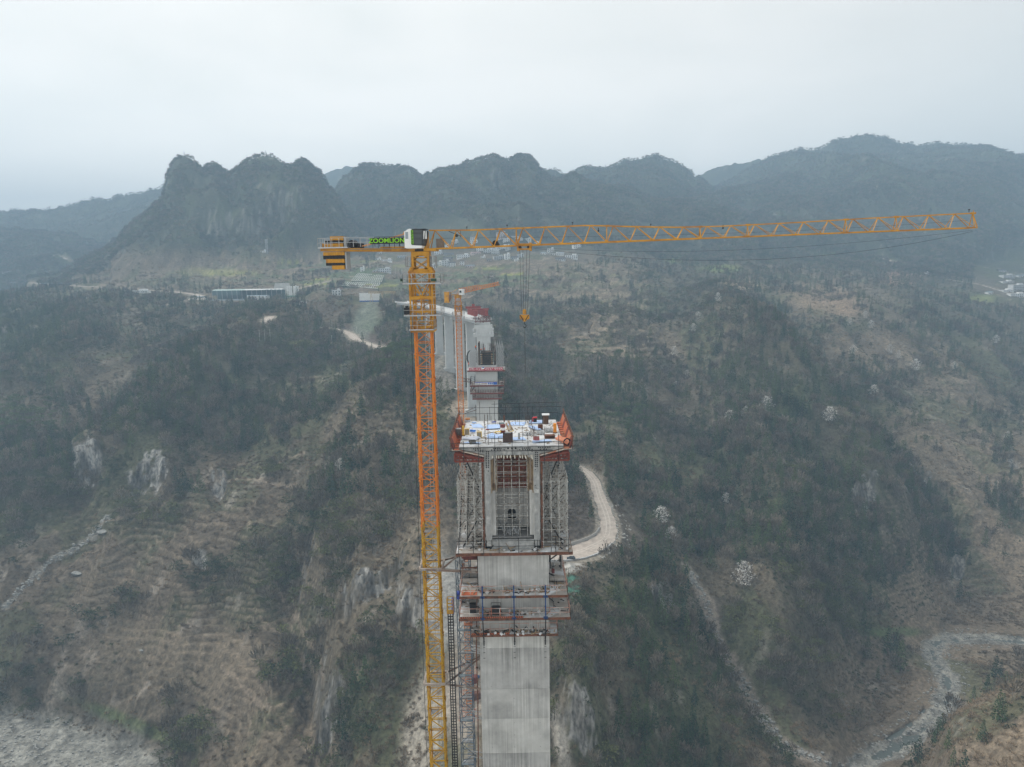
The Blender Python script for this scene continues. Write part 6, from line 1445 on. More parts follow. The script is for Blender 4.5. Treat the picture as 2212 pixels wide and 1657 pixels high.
# ---- working platforms round the pier
def ring(name, z, x0, x1, y0, y1, rail_h, lab, group, holes=True, posts=1.05, stripe=None, mt=RUST, inner=(4.2, -.12, 7.75), deckm=None, beam=.28):
    e = empty(name, (X0, Y0, ZD + z), 0, lab, 'work platform', group); ix, iy0, iy1 = inner; dm = deckm or PLAT
    for nm, a_, b_ in (('deck_plate', (x0, y0), (x1, iy0)), ('deck_plate', (x0, iy0), (-ix, y1)), ('deck_plate', (ix, iy0), (x1, y1)), ('deck_plate', (-ix, iy1), (ix, y1))):
        if b_[1] - a_[1] < .05 or b_[0] - a_[0] < .05: continue
        m = MB(); m.b2((a_[0] + .004, a_[1] + .004, -.04), (b_[0] - .004, b_[1] - .004, 0)); m.build(nm, dm, e)
    for a_, b_ in (((x0, y0), (x1, y0)), ((x0, y0), (x0, y1)), ((x1, y0), (x1, y1))): m = MB(); m.bar((*a_, -.04 - beam / 2 - .005), (*b_, -.04 - beam / 2 - .005), .12, beam); m.build('edge_beam', mt, e)
    if rail_h:
        for a_, b_ in (((x0, y0), (x1, y0)), ((x0, y0), (x0, y1)), ((x1, y0), (x1, y1))):
            r_ = MB(); railing(r_, [(*a_, 0), (*b_, 0)], rail_h, posts, .05, (1, .5)); r_.build('railing', RAILM, e)
    if stripe:
        for k_ in range(stripe[2]):
            a_ = stripe[0] + (stripe[1] - stripe[0]) * k_ / stripe[2]; w_ = (stripe[1] - stripe[0]) / stripe[2]
            m = MB(); m.prism([(a_, .0), (a_ + w_ * .5, .0), (a_ + w_ * .85, .2), (a_ + w_ * .35, .2)], 'y', y0 - .09, y0 - .07); m.build('warning_stripe', ORG, e)
        m = MB(); m.b2((stripe[0], y0 - .068, 0), (stripe[1], y0 - .055, .2)); m.build('toe_board', BLACK, e)
    return e
PLAT = mat('dusty_plate', (.36, .33, .30), .9, var=.2, scale=.8, dirt=(.62, .64, .66)); RAILM = mat('faded_railing', (.42, .23, .18), .7, var=.3, scale=2, dirt=(.5, .48, .46))
zT = zl(1197); 
ring('scaffold_platform', zl(1193, 77), -6.55, 6.75, -1.0, 13.5, 0, 'broad steel platform under the girder block, carrying the side scaffolds', 'work platforms round the nearer pier', mt=RUST, inner=(3.2, .2, 13), beam=.34, deckm=PLAT)
for k_, x_ in enumerate(np.linspace(-6.4, 6.4, 11)):
    pass
e = empty('base_railing', (X0, Y0 - 1, ZD + zl(1193, 77)), 0, 'dark tube posts and rails along the front of the scaffold platform', 'railing')
for x_ in [xl(q, 1180, 77) for q in (990, 1022, 1077.5, 1120, 1161, 1190, 1228, 1044, 1200)]: m = MB(); m.bar((x_, 0, -.2), (x_, 0, rr_.uniform(1.3, 2.6)), .07); m.build('post', DARK, e)
for z_ in (.75, 1.4): m = MB(); m.bar((-6.5, -.02, z_), (6.6, -.02, z_), .045); m.build('rail', DARK, e)
zA, zB, zC = zl(1286, 76.4), zl(1334, 76.4), zl(1369, 77)
xA0, xA1 = xl(993, 1290, 76.4), xl(1225.5, 1280, 76.4)
pa = ring('climbing_platform', zA, xA0, xA1, -1.6, 7.9, 1.15, 'upper climbing platform round the pier with faded orange railing', 'work platforms round the nearer pier', posts=1.2)
pb = ring('climbing_platform', zB, xl(992, 1336, 76.4), xl(1231, 1330, 76.4), -1.6, 7.9, 1.15, 'widest climbing platform round the pier with striped orange toe board', 'work platforms round the nearer pier', posts=1.2, stripe=(xl(993, 1336, 76.4), xl(1130, 1336, 76.4), 34))
pc = ring('climbing_platform', zC, xl(1017, 1369, 77), xl(1204, 1362, 77), -1.0, 7.9, 1.3, 'narrow lowest climbing platform round the pier', 'work platforms round the nearer pier', posts=1.1, stripe=(xl(1018, 1369, 77), xl(1100, 1369, 77), 22))
for e_, z1_, z2_ in ((pa, 0, -.35), ):
    m = MB()
    for y_ in (.6, 2.4, 4.2, 6): m.bar((xA0, y_, -.3), (-4.2, y_, -.3), .12, .2); m.bar((4.2, y_, -.3), (xA1, y_, -.3), .12, .2)
    m.build('joist', DARK, e_)
for x_, lab in ((xl(1041.6, 1300, 76.3), 'blue steel climbing rail nearest the crane'), (xl(1109.6, 1300, 76.3), 'blue steel climbing rail at the middle of the pier'), (xl(1178, 1300, 76.3), 'blue steel climbing rail on the road side')):
    m = MB(); m.b2((x_ - .07, -1.85, zl(1339, 76.2)), (x_ + .07, -1.7, zl(1266, 76.2))); o_ = m.build('climbing_rail', BLUE, None, loc=(X0, Y0, ZD)); tag(o_, lab, 'climbing rail', 'blue climbing rails')
    m = MB(); m.bar((x_, -1.75, zl(1341, 76.2)), (x_, -.9, zl(1369)), .12); m.bar((x_, -.15, zl(1370)), (x_, -.15, zl(1392)), .13, .1)
    for q in range(5): m.bar((x_ - .12, -.13, zl(1372) - q * .7), (x_ + .12, -.13, zl(1372) - q * .7), .04)
    m.build('lower_hanger', DARK, o_)
    m = MB(); 
    for z_ in (zl(1290, 76.2), zl(1336, 76.2)): m.box((x_, -1.7, z_), (.5, .3, .16)); m.bar((x_, -1.6, z_), (x_, -.05, z_ + .6), .1)
    m.build('bracket', BLUE, o_)
# shaded recess above A: timbers, frames beside the shaft
e = empty('side_framework', (X0 - 5.2, Y0, ZD + zA), 0, 'cluttered steel frames and planks beside the shaft on the crane side', 'steel framework')
for k_ in range(4): m = MB(); z_ = 1.2 + k_ * .75; m.bar((-1.0, 1.2 + k_ * 1.2, z_ + 1.0), (1.0, 1.2 + k_ * 1.2, z_ + 1.0), .14); m.build('cross_beam', RED if k_ % 2 else RUST, e)
for x_ in (-1.05, 1.0): 
    for y_ in (.5, 3.5, 6.5): m = MB(); m.bar((x_, y_, 0), (x_, y_, 4.6), .09); m.build('post', DARK, e)
m = MB(); m.b2((-1.0, 3.5, 2.2), (.95, 4.9, 2.26)); m.build('plank', RED, e)
m = MB(); m.b2((-1.15, 5, 3.4), (1.0, 7.5, 3.46)); m.build('plank', RUST, e)
m = MB(); m.box((.05, -.9, .06), (1.8, 1.2, .05)); m.build('plank', ORG, e)
for a_ in (-.7, .55): m = MB(); m.bar((a_ + xA0 + 6.2, -1.4, .1), (a_ + xA0 + 6.5, -.2, .16), .1); m.build('plank', WOODM, e)
e = empty('side_framework', (X0 + 5.2, Y0, ZD + zA), 0, 'dark steel steps and frames beside the shaft on the road side', 'steel framework')
for k_ in range(9): m = MB(); m.bar((-.6, 6.6 - k_ * .15, 4.4 - k_ * .3), (.5, 6.6 - k_ * .15, 4.4 - k_ * .3), .25, .06); m.build('step', DARK, e)
for x_ in (-.7, .6): 
    for y_ in (4.5, 6.5): m = MB(); m.bar((x_, y_, .5), (x_, y_, 4.7), .12); m.build('post', DARK, e)
for k_ in range(3): m = MB(); m.bar((-.8, 4.5, 1.6 + k_), (.7, 6.5, 1.8 + k_), .12); m.build('cross_beam', DARK, e)
m = MB(); m.box((-.5, 2.2, 1.2), (.35, .4, .45)); m.build('hanging_box', MAR, e)
# loose clutter on the platforms
for nm_, mt_, n_, lab_ in (('site_clutter', WOODM, 150, 'planks and offcuts lying about the climbing platforms'), ('scrap_steel', DARK, 170, 'dark bars, clamps and cables lying about the climbing platforms'), ('cement_dust_heap', DECKC, 60, 'pale spilled concrete lumps on the platforms')):
    m = MB()
    for k_ in range(n_):
        lv = rr_.choice(((zA, xA0, xA1), (zB, xA0, xA1 + .2), (zC, -4.6, 4.9), (zl(1193, 77), -6.2, 6.4), (zl(1193, 77), -6.2, 6.4))); x_ = rr_.uniform(lv[1] + .2, lv[2] - .2)
        y_ = rr_.uniform(-1.3, -.3) if (abs(x_) < 4.2 or lv[0] == zC) else rr_.uniform(-1.2, 6.5)
        if lv[0] == zl(1193, 77): y_ = rr_.uniform(-.9, 6)
        a_ = rr_.uniform(0, 3.14); L_ = rr_.uniform(.15, 1.1) if mt_ is not DECKC else .25; w_ = rr_.uniform(.03, .14) if mt_ is not DECKC else .25
        m.bar((x_, y_, lv[0] + .05), (x_ + L_ * math.cos(a_), y_ + L_ * .5 * math.sin(a_), lv[0] + .06 + rr_.choice((0, 0, .3, .8)) * L_), w_)
    tag(m.build(nm_, mt_, None, loc=(X0, Y0, ZD)), lab_, None, None, 'stuff')
hang = empty('hanging_cables', (X0, Y0, ZD + zA), 0, 'dark cables and ropes hanging down the crane side of the platforms', 'cables')
for k_ in range(9):
    x_ = rr_.choice((-6.3, -6.1, -5.6, -4.5, 4.6, 6.2)); y_ = rr_.uniform(-1.5, 3); m = MB(); z0_ = rr_.uniform(2, 4.4) if k_ % 2 else 0; m.tube([(x_ + .12 * math.sin(q * 1.3 + k_), y_, z0_ - q * rr_.uniform(.5, .8)) for q in range(7)], .04, 4); m.build('cable', CABLE, hang)
# rolled bedding-like bags on upper platform sides
for x_, y_, lab in ((-5.2, 3.4, 'dusty pale bag lying on the platform side, crane side, further'), (-5.2, 1.7, 'dusty pale bag lying on the platform side, crane side, nearer'), (5.2, 2.0, 'dusty pale bag lying on the road side of the platform')):
    m = MB(); m.bar((-.9, 0, .35), (.9, 0, .35), .75, .6, n=10); tag(m.build('sand_bag', PLAT, None, loc=(X0 + x_, Y0 + y_, ZD + zA)), lab, 'bag', 'bags on the upper platform')
e = empty('pump_unit', (X0 + xl(1020, 1302, 77), Y0 - .3, ZD + zB), 0, 'small black pump with coiled hoses on the widest platform', 'pump')
m = MB(); m.box((0, 0, .9), (.75, .5, .55)); m.build('body', BLACK, e); m = MB(); m.tube([(.5 + .3 * math.cos(a_), 0, .5 + .3 * math.sin(a_)) for a_ in np.linspace(0, 6.3, 12)], .06, 4); m.build('hose', CABLE, e); m = MB(); m.b2((-.35, -.2, 0), (.35, .2, .62)); m.build('stand', DARK, e)
e = empty('hatch_frame', (X0 + xl(1071, 1320, 77), Y0 - .9, ZD + zB), 0, 'dark ladder hatch with orange posts in the middle of the widest platform', 'hatch')
m = MB(); m.box((0, .1, .55), (.9, .5, .9)); m.build('housing', DARK, e)
for x_ in (-.55, .5): m = MB(); m.bar((x_, -.35, 0), (x_, -.35, 1.1), .08); m.build('post', ORG, e)
m = MB(); 
for z_ in (1.0, 1.5): m.bar((-.55, 0, z_), (.55, 0, z_), .05)
m.bar((-.55, 0, .9), (-.55, 0, 1.5), .05); m.bar((.55, 0, .9), (.55, 0, 1.5), .05); m.build('frame', DARK, e)
m = MB(); m.bar((0, 0, 0), (1.0, 0, 0), .35, n=12); tag(m.build('rusty_pipe', mat('pipe_rust', (.35, .14, .08), .7), None, loc=(X0 + xl(1001, 1354, 77), Y0 - .2, ZD + zl(1354, 77))), 'thick rusty pipe stub poking from under the widest platform', 'pipe')
# yellow hoist cage, its black mast, the stair tower and blue tarpaulin
hx, hy = P(972, 1300, 80).x, 80.0
HZ = ground(hx, hy)
e = empty('hoist_mast', (hx, hy, HZ), 0, 'narrow black rack mast of the builders hoist between crane and stair tower', 'hoist mast')
me_ = None; z = P(972, 1322, hy).z; htop = z
while z > HZ:
    if me_ is None:
        m = MB(); w_ = .3
        for sx in (-w_, w_):
            for sy in (-w_, w_): m.bar((sx, sy, 0), (sx, sy, -1.5), .07)
        for k_ in range(4):
            zz_ = -k_ * .375
            for a_, b_ in (((-w_, -w_), (w_, -w_)), ((w_, -w_), (w_, w_)), ((w_, w_), (-w_, w_)), ((-w_, w_), (-w_, -w_))): m.bar((*a_, zz_), (*b_, zz_), .05)
        m.bar((0, -w_, 0), (0, -w_, -1.5), .1); me_ = m.mesh('mast_section', BLACK)
    inst('mast_section', me_, e, (0, 0, z - HZ)); z -= 1.5
e2 = empty('hoist_cage', (hx, hy - .0, htop), 0, 'open yellow steel cage at the top of the black hoist mast', 'hoist cage'); m = MB(); H_ = P(972, 1292, hy).z - htop
for sx in (-.36, .36):
    for sy in (-.4, .4): m.bar((sx, sy, 0), (sx, sy, H_), .07)
for k_ in range(5): z_ = H_ * k_ / 4; m.bar((-.36, -.4, z_), (.36, -.4, z_), .06); m.bar((-.36, .4, z_), (.36, .4, z_), .06); m.bar((-.36, -.4, z_), (-.36, .4, z_), .06); m.bar((.36, -.4, z_), (.36, .4, z_), .06)
m.build('frame', YE, e2); m = MB(); m.b2((-.34, -.38, .02), (.34, .38, .06)); m.build('floor', YE, e2)
m = MB(); tx_ = P(978, 1305, 80.6).x; m.box((tx_ - X0, 2.6, zl(1306, 80.6)), (.25, .8, 1.9)); m.box((P(989, 1285, 80.6).x - X0, 2.8, zl(1285, 80.6)), (.45, .5, .9)); tag(m.build('blue_tarpaulin', TARPB, None, loc=(X0, Y0, ZD)), 'deep blue tarpaulin hung beside the yellow hoist cage', 'tarpaulin')
# stair tower
sx0, sx1 = P(989, 1400, 80.2).x, P(1017, 1400, 80.2).x; sgz = ground(sx0, 82); stt = P(1000, 1252, 80.2).z
e = empty('stair_tower', ((sx0 + sx1) / 2, 81.7, sgz), 0, 'blue-grey steel stair tower climbing the crane side of the nearer pier', 'stair tower'); hw_ = (sx1 - sx0) / 2
FLH = 3.0; STB = mat('stair_steel', (.13, .16, .19), .6, .4, .25, 4, dirt=(.05, .12, .22)); mm = MB()
for sx in (-hw_, hw_):
    for sy in (-1.5, 1.5): mm.bar((sx, sy, 0), (sx, sy, FLH), .09)
for z_ in (0.02, FLH / 2): 
    for a_, b_ in (((-hw_, -1.5), (hw_, -1.5)), ((hw_, -1.5), (hw_, 1.5)), ((hw_, 1.5), (-hw_, 1.5)), ((-hw_, 1.5), (-hw_, -1.5))): mm.bar((*a_, z_), (*b_, z_), .06)
mm.bar((-hw_, -1.5, 0), (hw_, -1.5, FLH / 2), .05); mm.bar((hw_, -1.5, FLH / 2), (-hw_, -1.5, FLH), .05); mm.bar((-hw_, 1.5, 0), (hw_, 1.5, FLH), .05)
mf = mm.mesh('storey_frame', STB); m2_ = MB()
for k_ in range(9):
    u = k_ / 8; m2_.b2((.0 - hw_ * .1, -1.3 + 2.4 * u, FLH * .5 * u), (hw_ * .85, -1.05 + 2.4 * u, FLH * .5 * u + .04)); m2_.b2((-hw_ * .85, 1.1 - 2.4 * u, FLH * .5 * (1 + u)), (hw_ * .1, 1.35 - 2.4 * u, FLH * .5 * (1 + u) + .04))
mst = m2_.mesh('stair_flight', GALV); mpl = MB(); mpl.b2((-hw_, -1.5, -.05), (hw_, -1.0, .02)); mpl.b2((-hw_ + .1, -1.55, .05), (0, -1.5, .28)); mpl = mpl.mesh('landing', mat('landing_plate', (.30, .36, .40), .7))
z = 0; k_ = 0
while z < stt - sgz:
    if z + sgz > -95: 
        inst('storey_frame', mf, e, (0, 0, z)); inst('stair_flight', mst, e, (0, 0, z))
        if k_ % 2 == 0: inst('landing', mpl, e, (0, 0, z))
    else: inst('storey_frame', mf, e, (0, 0, z))
    z += FLH; k_ += 1
# upright pump pipe and its clamps on the pier corner
m = MB(); pts = [(P(1030, 1290, 79).x, 79, P(1030, 1290, 79).z), (P(1026, 1290, 79).x, 78.6, P(1031, 1400, 79).z), (P(1031.5, 1500, 78.6).x, 78.6, P(1031.5, 1500, 78.6).z), (P(1033, 1657, 78.6).x, 78.6, P(1036, 1657, 78.6).z), (-4.45, 78.6, gz + ZD)]
m = LB(pts[-1]); m.tube(pts, .13, 8); o_ = m.build('concrete_pipe', RUST, None, loc=pts[-1]); tag(o_, 'rusty upright concrete pump pipe along the left corner of the pier', 'pipe')
for py_, w_ in ((1393, 1.0), (1400, .8), (1535, 1.4), (1622, 1.2)):
    q = P(1017, py_, 79.5); m = LB(pts[-1]); m.bar(q, (-4.2, 79.0, q.z + .1), .09); m.bar(q + Vector((0, 0, -w_ * .6)), (-4.2, 79.0, q.z - w_ * .6), .07); m.bar(q, (-4.2, 79.0, q.z - w_ * .6), .06); m.build('clamp', GALV, o_)
# ================================================================ second pier, its platforms, banner and people
Y2 = 268.0; X2 = P(1051.5, 860, Y2).x
z2 = lambda py, Y=Y2: P(1052, py, Y).z
x2 = lambda px, py=850, Y=Y2: P(px, py, Y).x
z7 = lambda zx, zy: (998.7 + .0977 * zx, 728.7 + .0977 * zy)
g2 = ground(X2, Y2) - 2
p2 = empty('bridge_pier', (X2, Y2, g2), 0, 'second concrete bridge pier with dark formwork and rebar still on its top', 'bridge pier', 'bridge piers')
zt2 = z2(789); m = MB(); m.b2((-4.1, 0, 0), (4.1, 7.5, zt2 - g2)); m.build('shaft', CONC3, p2)
FW = mat('old_formwork', (.11, .085, .065), .85, var=.4, scale=1.2, dirt=(.05, .04, .035))
f2 = empty('formwork_tower', (X2, Y2, zt2), 0, 'dark brown formwork box standing on top of the second pier', 'formwork', )
L2 = lambda zx, zy: (x2(z7(zx, zy)[0], z7(zx, zy)[1]) - X2, z2(z7(zx, zy)[1]) - zt2)
for a_, b_ in (((338, 120), (385, 665)), ((688, 190), (738, 665))):
    (xa, za), (xb, zb2) = L2(*a_), L2(*b_); m = MB(); m.b2((xa, .2, zb2), (xb, 6.5, za)); m.build('side_form', FW, f2)
for a_, b_ in (((402, 350), (440, 600)), ((630, 345), (665, 600))):
    (xa, za), (xb, zb2) = L2(*a_), L2(*b_); m = MB(); m.b2((xa, .0, zb2), (xb, .5, za)); m.build('column_form', WOODM, f2)
for row in (352, 405, 455, 500, 545, 600): (xa, za), (xb, _) = L2(395, row), L2(675, row); m = MB(); m.b2((xa, -.1, za - .14), (xb, .3, za + .14)); m.build('waler', DARK, f2)
(xa, za), (xb, zb2) = L2(400, 330), L2(670, 660); m = MB(); m.b2((xa, .7, zb2), (xb, .9, za)); m.build('panel', FW, f2)
m = MB(); m.b2((xa, .9, za - .1), (xb, 6.4, za)); m.build('top_board', FW, f2)
reb = empty('rebar_cage', (X2, Y2, zt2), 0, 'thicket of thin vertical rebar rising from the second pier formwork', 'rebar'); (xa, za), (xb, zb2) = L2(385, 150), L2(700, 330)
m = MB(); m.bar((0, 0, 0), (0, 0, za - zb2), .06, n=4); me_ = m.mesh('bar', REB)
for q in range(44): inst('bar', me_, reb, (rr_.uniform(xa, xb), rr_.choice((1.2, 5.5, rr_.uniform(1, 6))), zb2 + rr_.uniform(-.3, .2)), (rr_.uniform(-.03, .03), rr_.uniform(-.03, .03), 0), (1, 1, rr_.uniform(.8, 1.08)))
for s, lab in ((165, 'X-braced pale scaffold tower on the left of the second pier'), (745, 'X-braced pale scaffold tower with tall spikes on the right of the second pier')):
    (xa, za), (xb, zb2) = L2(s, 335), L2(s + 158, 658); e = empty('scaffold_tower', (X2, Y2, zt2 + zb2), 0, lab, 'scaffold', 'scaffold towers on the second pier')
    H_ = za - zb2; W_ = xb - xa
    for y_ in (0, 2.2, 4.4, 6.6):
        m = MB()
        for k_ in range(4): m.bar((xa + W_ * k_ / 3, y_, 0), (xa + W_ * k_ / 3, y_, H_ + (2.2 if s > 500 else 0)), .1)
        for j_ in range(5): m.bar((xa, y_, H_ * j_ / 4), (xb, y_, H_ * j_ / 4), .1)
        for j_ in range(4):
            for k_ in range(3):
                m.bar((xa + W_ * k_ / 3, y_, H_ * j_ / 4), (xa + W_ * (k_ + 1) / 3, y_, H_ * (j_ + 1) / 4), .07)
                if k_ % 2: m.bar((xa + W_ * (k_ + 1) / 3, y_, H_ * j_ / 4), (xa + W_ * k_ / 3, y_, H_ * (j_ + 1) / 4), .07)
        if s > 500:
            for k_ in range(4): x_ = xa - .5 + W_ * k_ / 3; m.bar((x_, y_, H_ + 4.0), (x_ + .5, y_, H_ + .2), .08); m.bar((x_, y_, H_ + 4.0), (x_ - .1, y_, H_ + .2), .08)
        m.build('frame', GALV, e)
    m = MB()
    for j_ in range(5):
        for k_ in range(4): m.bar((xa + W_ * k_ / 3, 0, H_ * j_ / 4), (xa + W_ * k_ / 3, 6.6, H_ * j_ / 4), .07)
    m.build('cross_tubes', GALV, e)
for s, pts, lab in ((0, [(160, 290), (120, 330), (100, 400), (98, 480), (125, 560)], 'black bundle of hoses drooping left of the second pier'), (1, [(905, 320), (940, 370), (960, 430), (975, 470)], 'dark wires drooping right of the second pier')):
    m = MB(); 
    for k_ in range(5):
        P3 = [Vector((L2(a_ + k_ * 5 - 8, b_ + 4 * k_)[0], .3 + .15 * k_, L2(a_, b_)[1])) for a_, b_ in pts]; m.tube(P3, .14 if not s else .05, 4)
    o_ = m.build('hose_bundle', CABLE, None, loc=(X2, Y2, zt2)); tag(o_, lab, 'hose bundle', 'hoses hanging at the second pier')
def ring2(zyy, x0z, x1z, lab, rail=1.1, y0=-1.5, y1=8.2, h=.55, brack=0):
    zz2 = z2(z7(0, zyy)[1], Y2 + y0); xa = x2(z7(x0z, 0)[0], z7(0, zyy)[1], Y2 + y0) - X2; xb = x2(z7(x1z, 0)[0], z7(0, zyy)[1], Y2 + y0) - X2
    e = empty('climbing_platform', (X2, Y2, zz2), 0, lab, 'work platform', 'work platforms round the second pier')
    for a_, b_ in (((xa, y0), (xb, -.1)), ((xa, -.1), (-4.2, y1)), ((4.2, -.1), (xb, y1))): m = MB(); m.b2((*a_, -.06), (*b_, 0)); m.build('deck_plate', PLAT, e)
    for a_, b_ in (((xa, y0), (xb, y0)), ((xa, y0), (xa, y1)), ((xb, y0), (xb, y1))):
        m = MB(); m.bar((*a_, -.06 - h / 2), (*b_, -.06 - h / 2), .12, h); m.build('edge_beam', RED, e)
        if rail: r_ = MB(); railing(r_, [(*a_, 0), (*b_, 0)], rail, 1.0, .1, (1, .66, .33)); r_.build('railing', RUST, e)
    return e, zz2, xa, xb
e, zb_, xa, xb = ring2(725, 105, 940, 'topmost platform of the second pier, the red banner fixed along its edge', 0)
zz2 = z2(z7(0, 735)[1], Y2 - 1.7); zz3 = z2(z7(0, 665)[1], Y2 - 1.7); xa = x2(z7(135, 0)[0], 797, Y2 - 1.7) - X2; xb = x2(z7(892, 0)[0], 797, Y2 - 1.7) - X2
REDB = mat('banner_red', (.45, .02, .05), .6, var=.06); 
e = empty('slogan_banner', (X2 + (xa + xb) / 2, Y2 - 1.75, zz2), 0, 'long red banner with white Chinese slogan across the second pier', 'banner')
m = MB(); m.b2((xa - (xa + xb) / 2, 0, .02), (xb - (xa + xb) / 2, .05, zz3 - zz2)); bn = m.build('cloth', REDB, e); H_ = zz3 - zz2; Wb = xb - xa
def glyphs(body, size, mt, parent, cx, cz, xs=1.0):
    return text_obj(body, size, mt, parent, (cx, -.03, cz), (1, 0, 0), (0, 0, 1), 'lettering', .006, xs, .0)
glyphs('更进靠人和全家', H_ * .66, WHITE, bn, -Wb * .315, H_ * .5, 1.02); glyphs('安全生产', H_ * .66, WHITE, bn, Wb * .105, H_ * .5, 1.02); glyphs('警钟长鸣', H_ * .66, WHITE, bn, Wb * .37, H_ * .5, 1.02)
m = MB(); m.box((-Wb * .08, -.06, H_ * .75), (Wb * .08, .05, H_ * .6)); m.build('white_cloth', WHITE, e); m = MB(); m.box((-Wb * .075, -.1, H_ * 1.0), (Wb * .05, .05, H_ * .3)); m.build('blue_cloth', TARPB, e)
m = MB(); n_ = 30
for k_ in range(n_): m.box((-Wb / 2 + Wb * (k_ + .25) / n_, -.02, H_ - .04), (Wb / n_ * .5, .05, .1)); m.box((-Wb / 2 + Wb * (k_ + .25) / n_, -.02, .06), (Wb / n_ * .5, .05, .1))
o_ = m.build('dashed_border', WHITE, e); o_['kind'] = 'stuff'
e, zb_, xa, xb = ring2(1055, 162, 918, 'second platform down the further pier, behind the safety notice strip', 1.2)
e, zc3, _, _ = ring2(1222, 172, 910, 'third platform down the further pier with broken grey railing', 1.1)
e, zc4, _, _ = ring2(1342, 222, 862, 'lowest narrow reddish platform of the further pier', 1.2)
sb = empty('safety_notice', (X2, Y2 - 1.65, zb_), 0, 'white and blue strip of safety symbols along the second platform', 'notice strip'); xa = x2(z7(275, 0)[0], 830, Y2 - 1.6) - X2; xb = x2(z7(762, 0)[0], 830, Y2 - 1.6) - X2; Wb = xb - xa
m = MB(); m.b2((xa, 0, .1), (xb, .04, 1.0)); m.build('strip', WHITE, sb); BL2 = mat('notice_blue', (.03, .12, .42), .6)
m = MB(); m.b2((xa + Wb * .83, -.04, .15), (xb, 0, .98)); m.build('blue_panel', BL2, sb); m = MB(); m.b2((xa, -.02, .92), (xb, .02, 1.12)); m.build('blue_edge', TARPB, sb)
for k_ in range(3): m = MB(); x_ = xa + Wb * (.05 + .085 * k_); m.prism([(x_ - .3, .3), (x_ + .3, .3), (x_, .85)], 'y', -.04, 0); m.build('warning_triangle', BLACK, sb)
for k_ in range(3): m = MB(); x_ = xa + Wb * (.62 + .08 * k_); m.bar((x_, -.04, .55), (x_, 0, .55), .62, n=12); m.build('round_symbol', BL2, sb)
for k_ in range(6): m = MB(); x_ = xa + Wb * (.3 + .045 * k_); m.box((x_, -.02, .5), (.3, .03, .35)); m.build('round_symbol', RED, sb)
# bracing below the platforms and cladding of the shaft between them
m = MB()
for sx in (-1, 1):
    for y_ in (-1, 2, 5): m.bar((sx * 6, y_, zb_ - .3), (sx * 4.2, y_, zb_ - 2.6), .16); m.bar((sx * 6, y_, zc3 + .2), (sx * 4.2, y_, zb_ - .4), .12); m.bar((sx * 4.6, y_, zb_), (sx * 4.6, y_, zb_ + 3.2), .12); m.bar((sx * 6.2, y_, zb_), (sx * 6.2, y_, zb_ + 2.6), .12)
    for k_ in range(4): m.bar((sx * 4.6, 1, zb_ + .8 * k_ + .3), (sx * 6.2, 3, zb_ + .8 * k_ + .3), .14)
for x_ in (-3.2, 3.2): m.bar((x_, -1.5, zb_ - .1), (x_, -1.5, zc3), .14)
m.v = [(v[0], v[1], v[2] - zb_) for v in m.v]; tag(m.build('support_frame', DARK, None, loc=(X2, Y2, zb_)), 'dark bracing frames beside the second pier between its platforms', 'steel framework')
a_ = z7(5, 935); b_ = z7(165, 960); e = empty('access_walkway', tuple(P(*b_, Y2 - 1)), 0, 'rusty latticed walkway reaching from the further crane to the second pier', 'walkway'); m = MB(); pa_, pb_ = P(*a_, 264) - P(*b_, Y2 - 1), Vector((0, 0, 0))
for dz in (-.6, .6):
    for dy in (-.5, .5): m.bar(pa_ + Vector((0, dy, dz)), pb_ + Vector((0, dy, dz)), .12)
for k_ in range(5): q = pa_.lerp(pb_, k_ / 4); m.bar(q + Vector((0, -.5, -.6)), q + Vector((0, -.5, .6)), .1); m.bar(q + Vector((0, -.5, -.6)), q + Vector((0, .5, -.6)), .1)
for k_ in range(4): m.bar(pa_.lerp(pb_, k_ / 4) + Vector((0, -.5, .6)), pa_.lerp(pb_, (k_ + 1) / 4) + Vector((0, -.5, -.6)), .07)
m.build('lattice', RUST, e)
m = MB(); z_ = z2(z7(0, 870)[1]); 
for k_ in range(9): m.bar((-4.5, -.9, zt2 - .5 - k_ * .35), (-4.1, -.9, zt2 - .5 - k_ * .35), .06)
m.bar((-4.5, -.9, zt2), (-4.5, -.9, zb_ + .2), .07); m.bar((-4.1, -.9, zt2), (-4.1, -.9, zb_ + .2), .07); m.v = [(v[0], v[1], v[2] - zb_) for v in m.v]; tag(m.build('ladder', GALV, None, loc=(X2, Y2, zb_)), 'pale ladder hanging below the red banner', 'ladder')

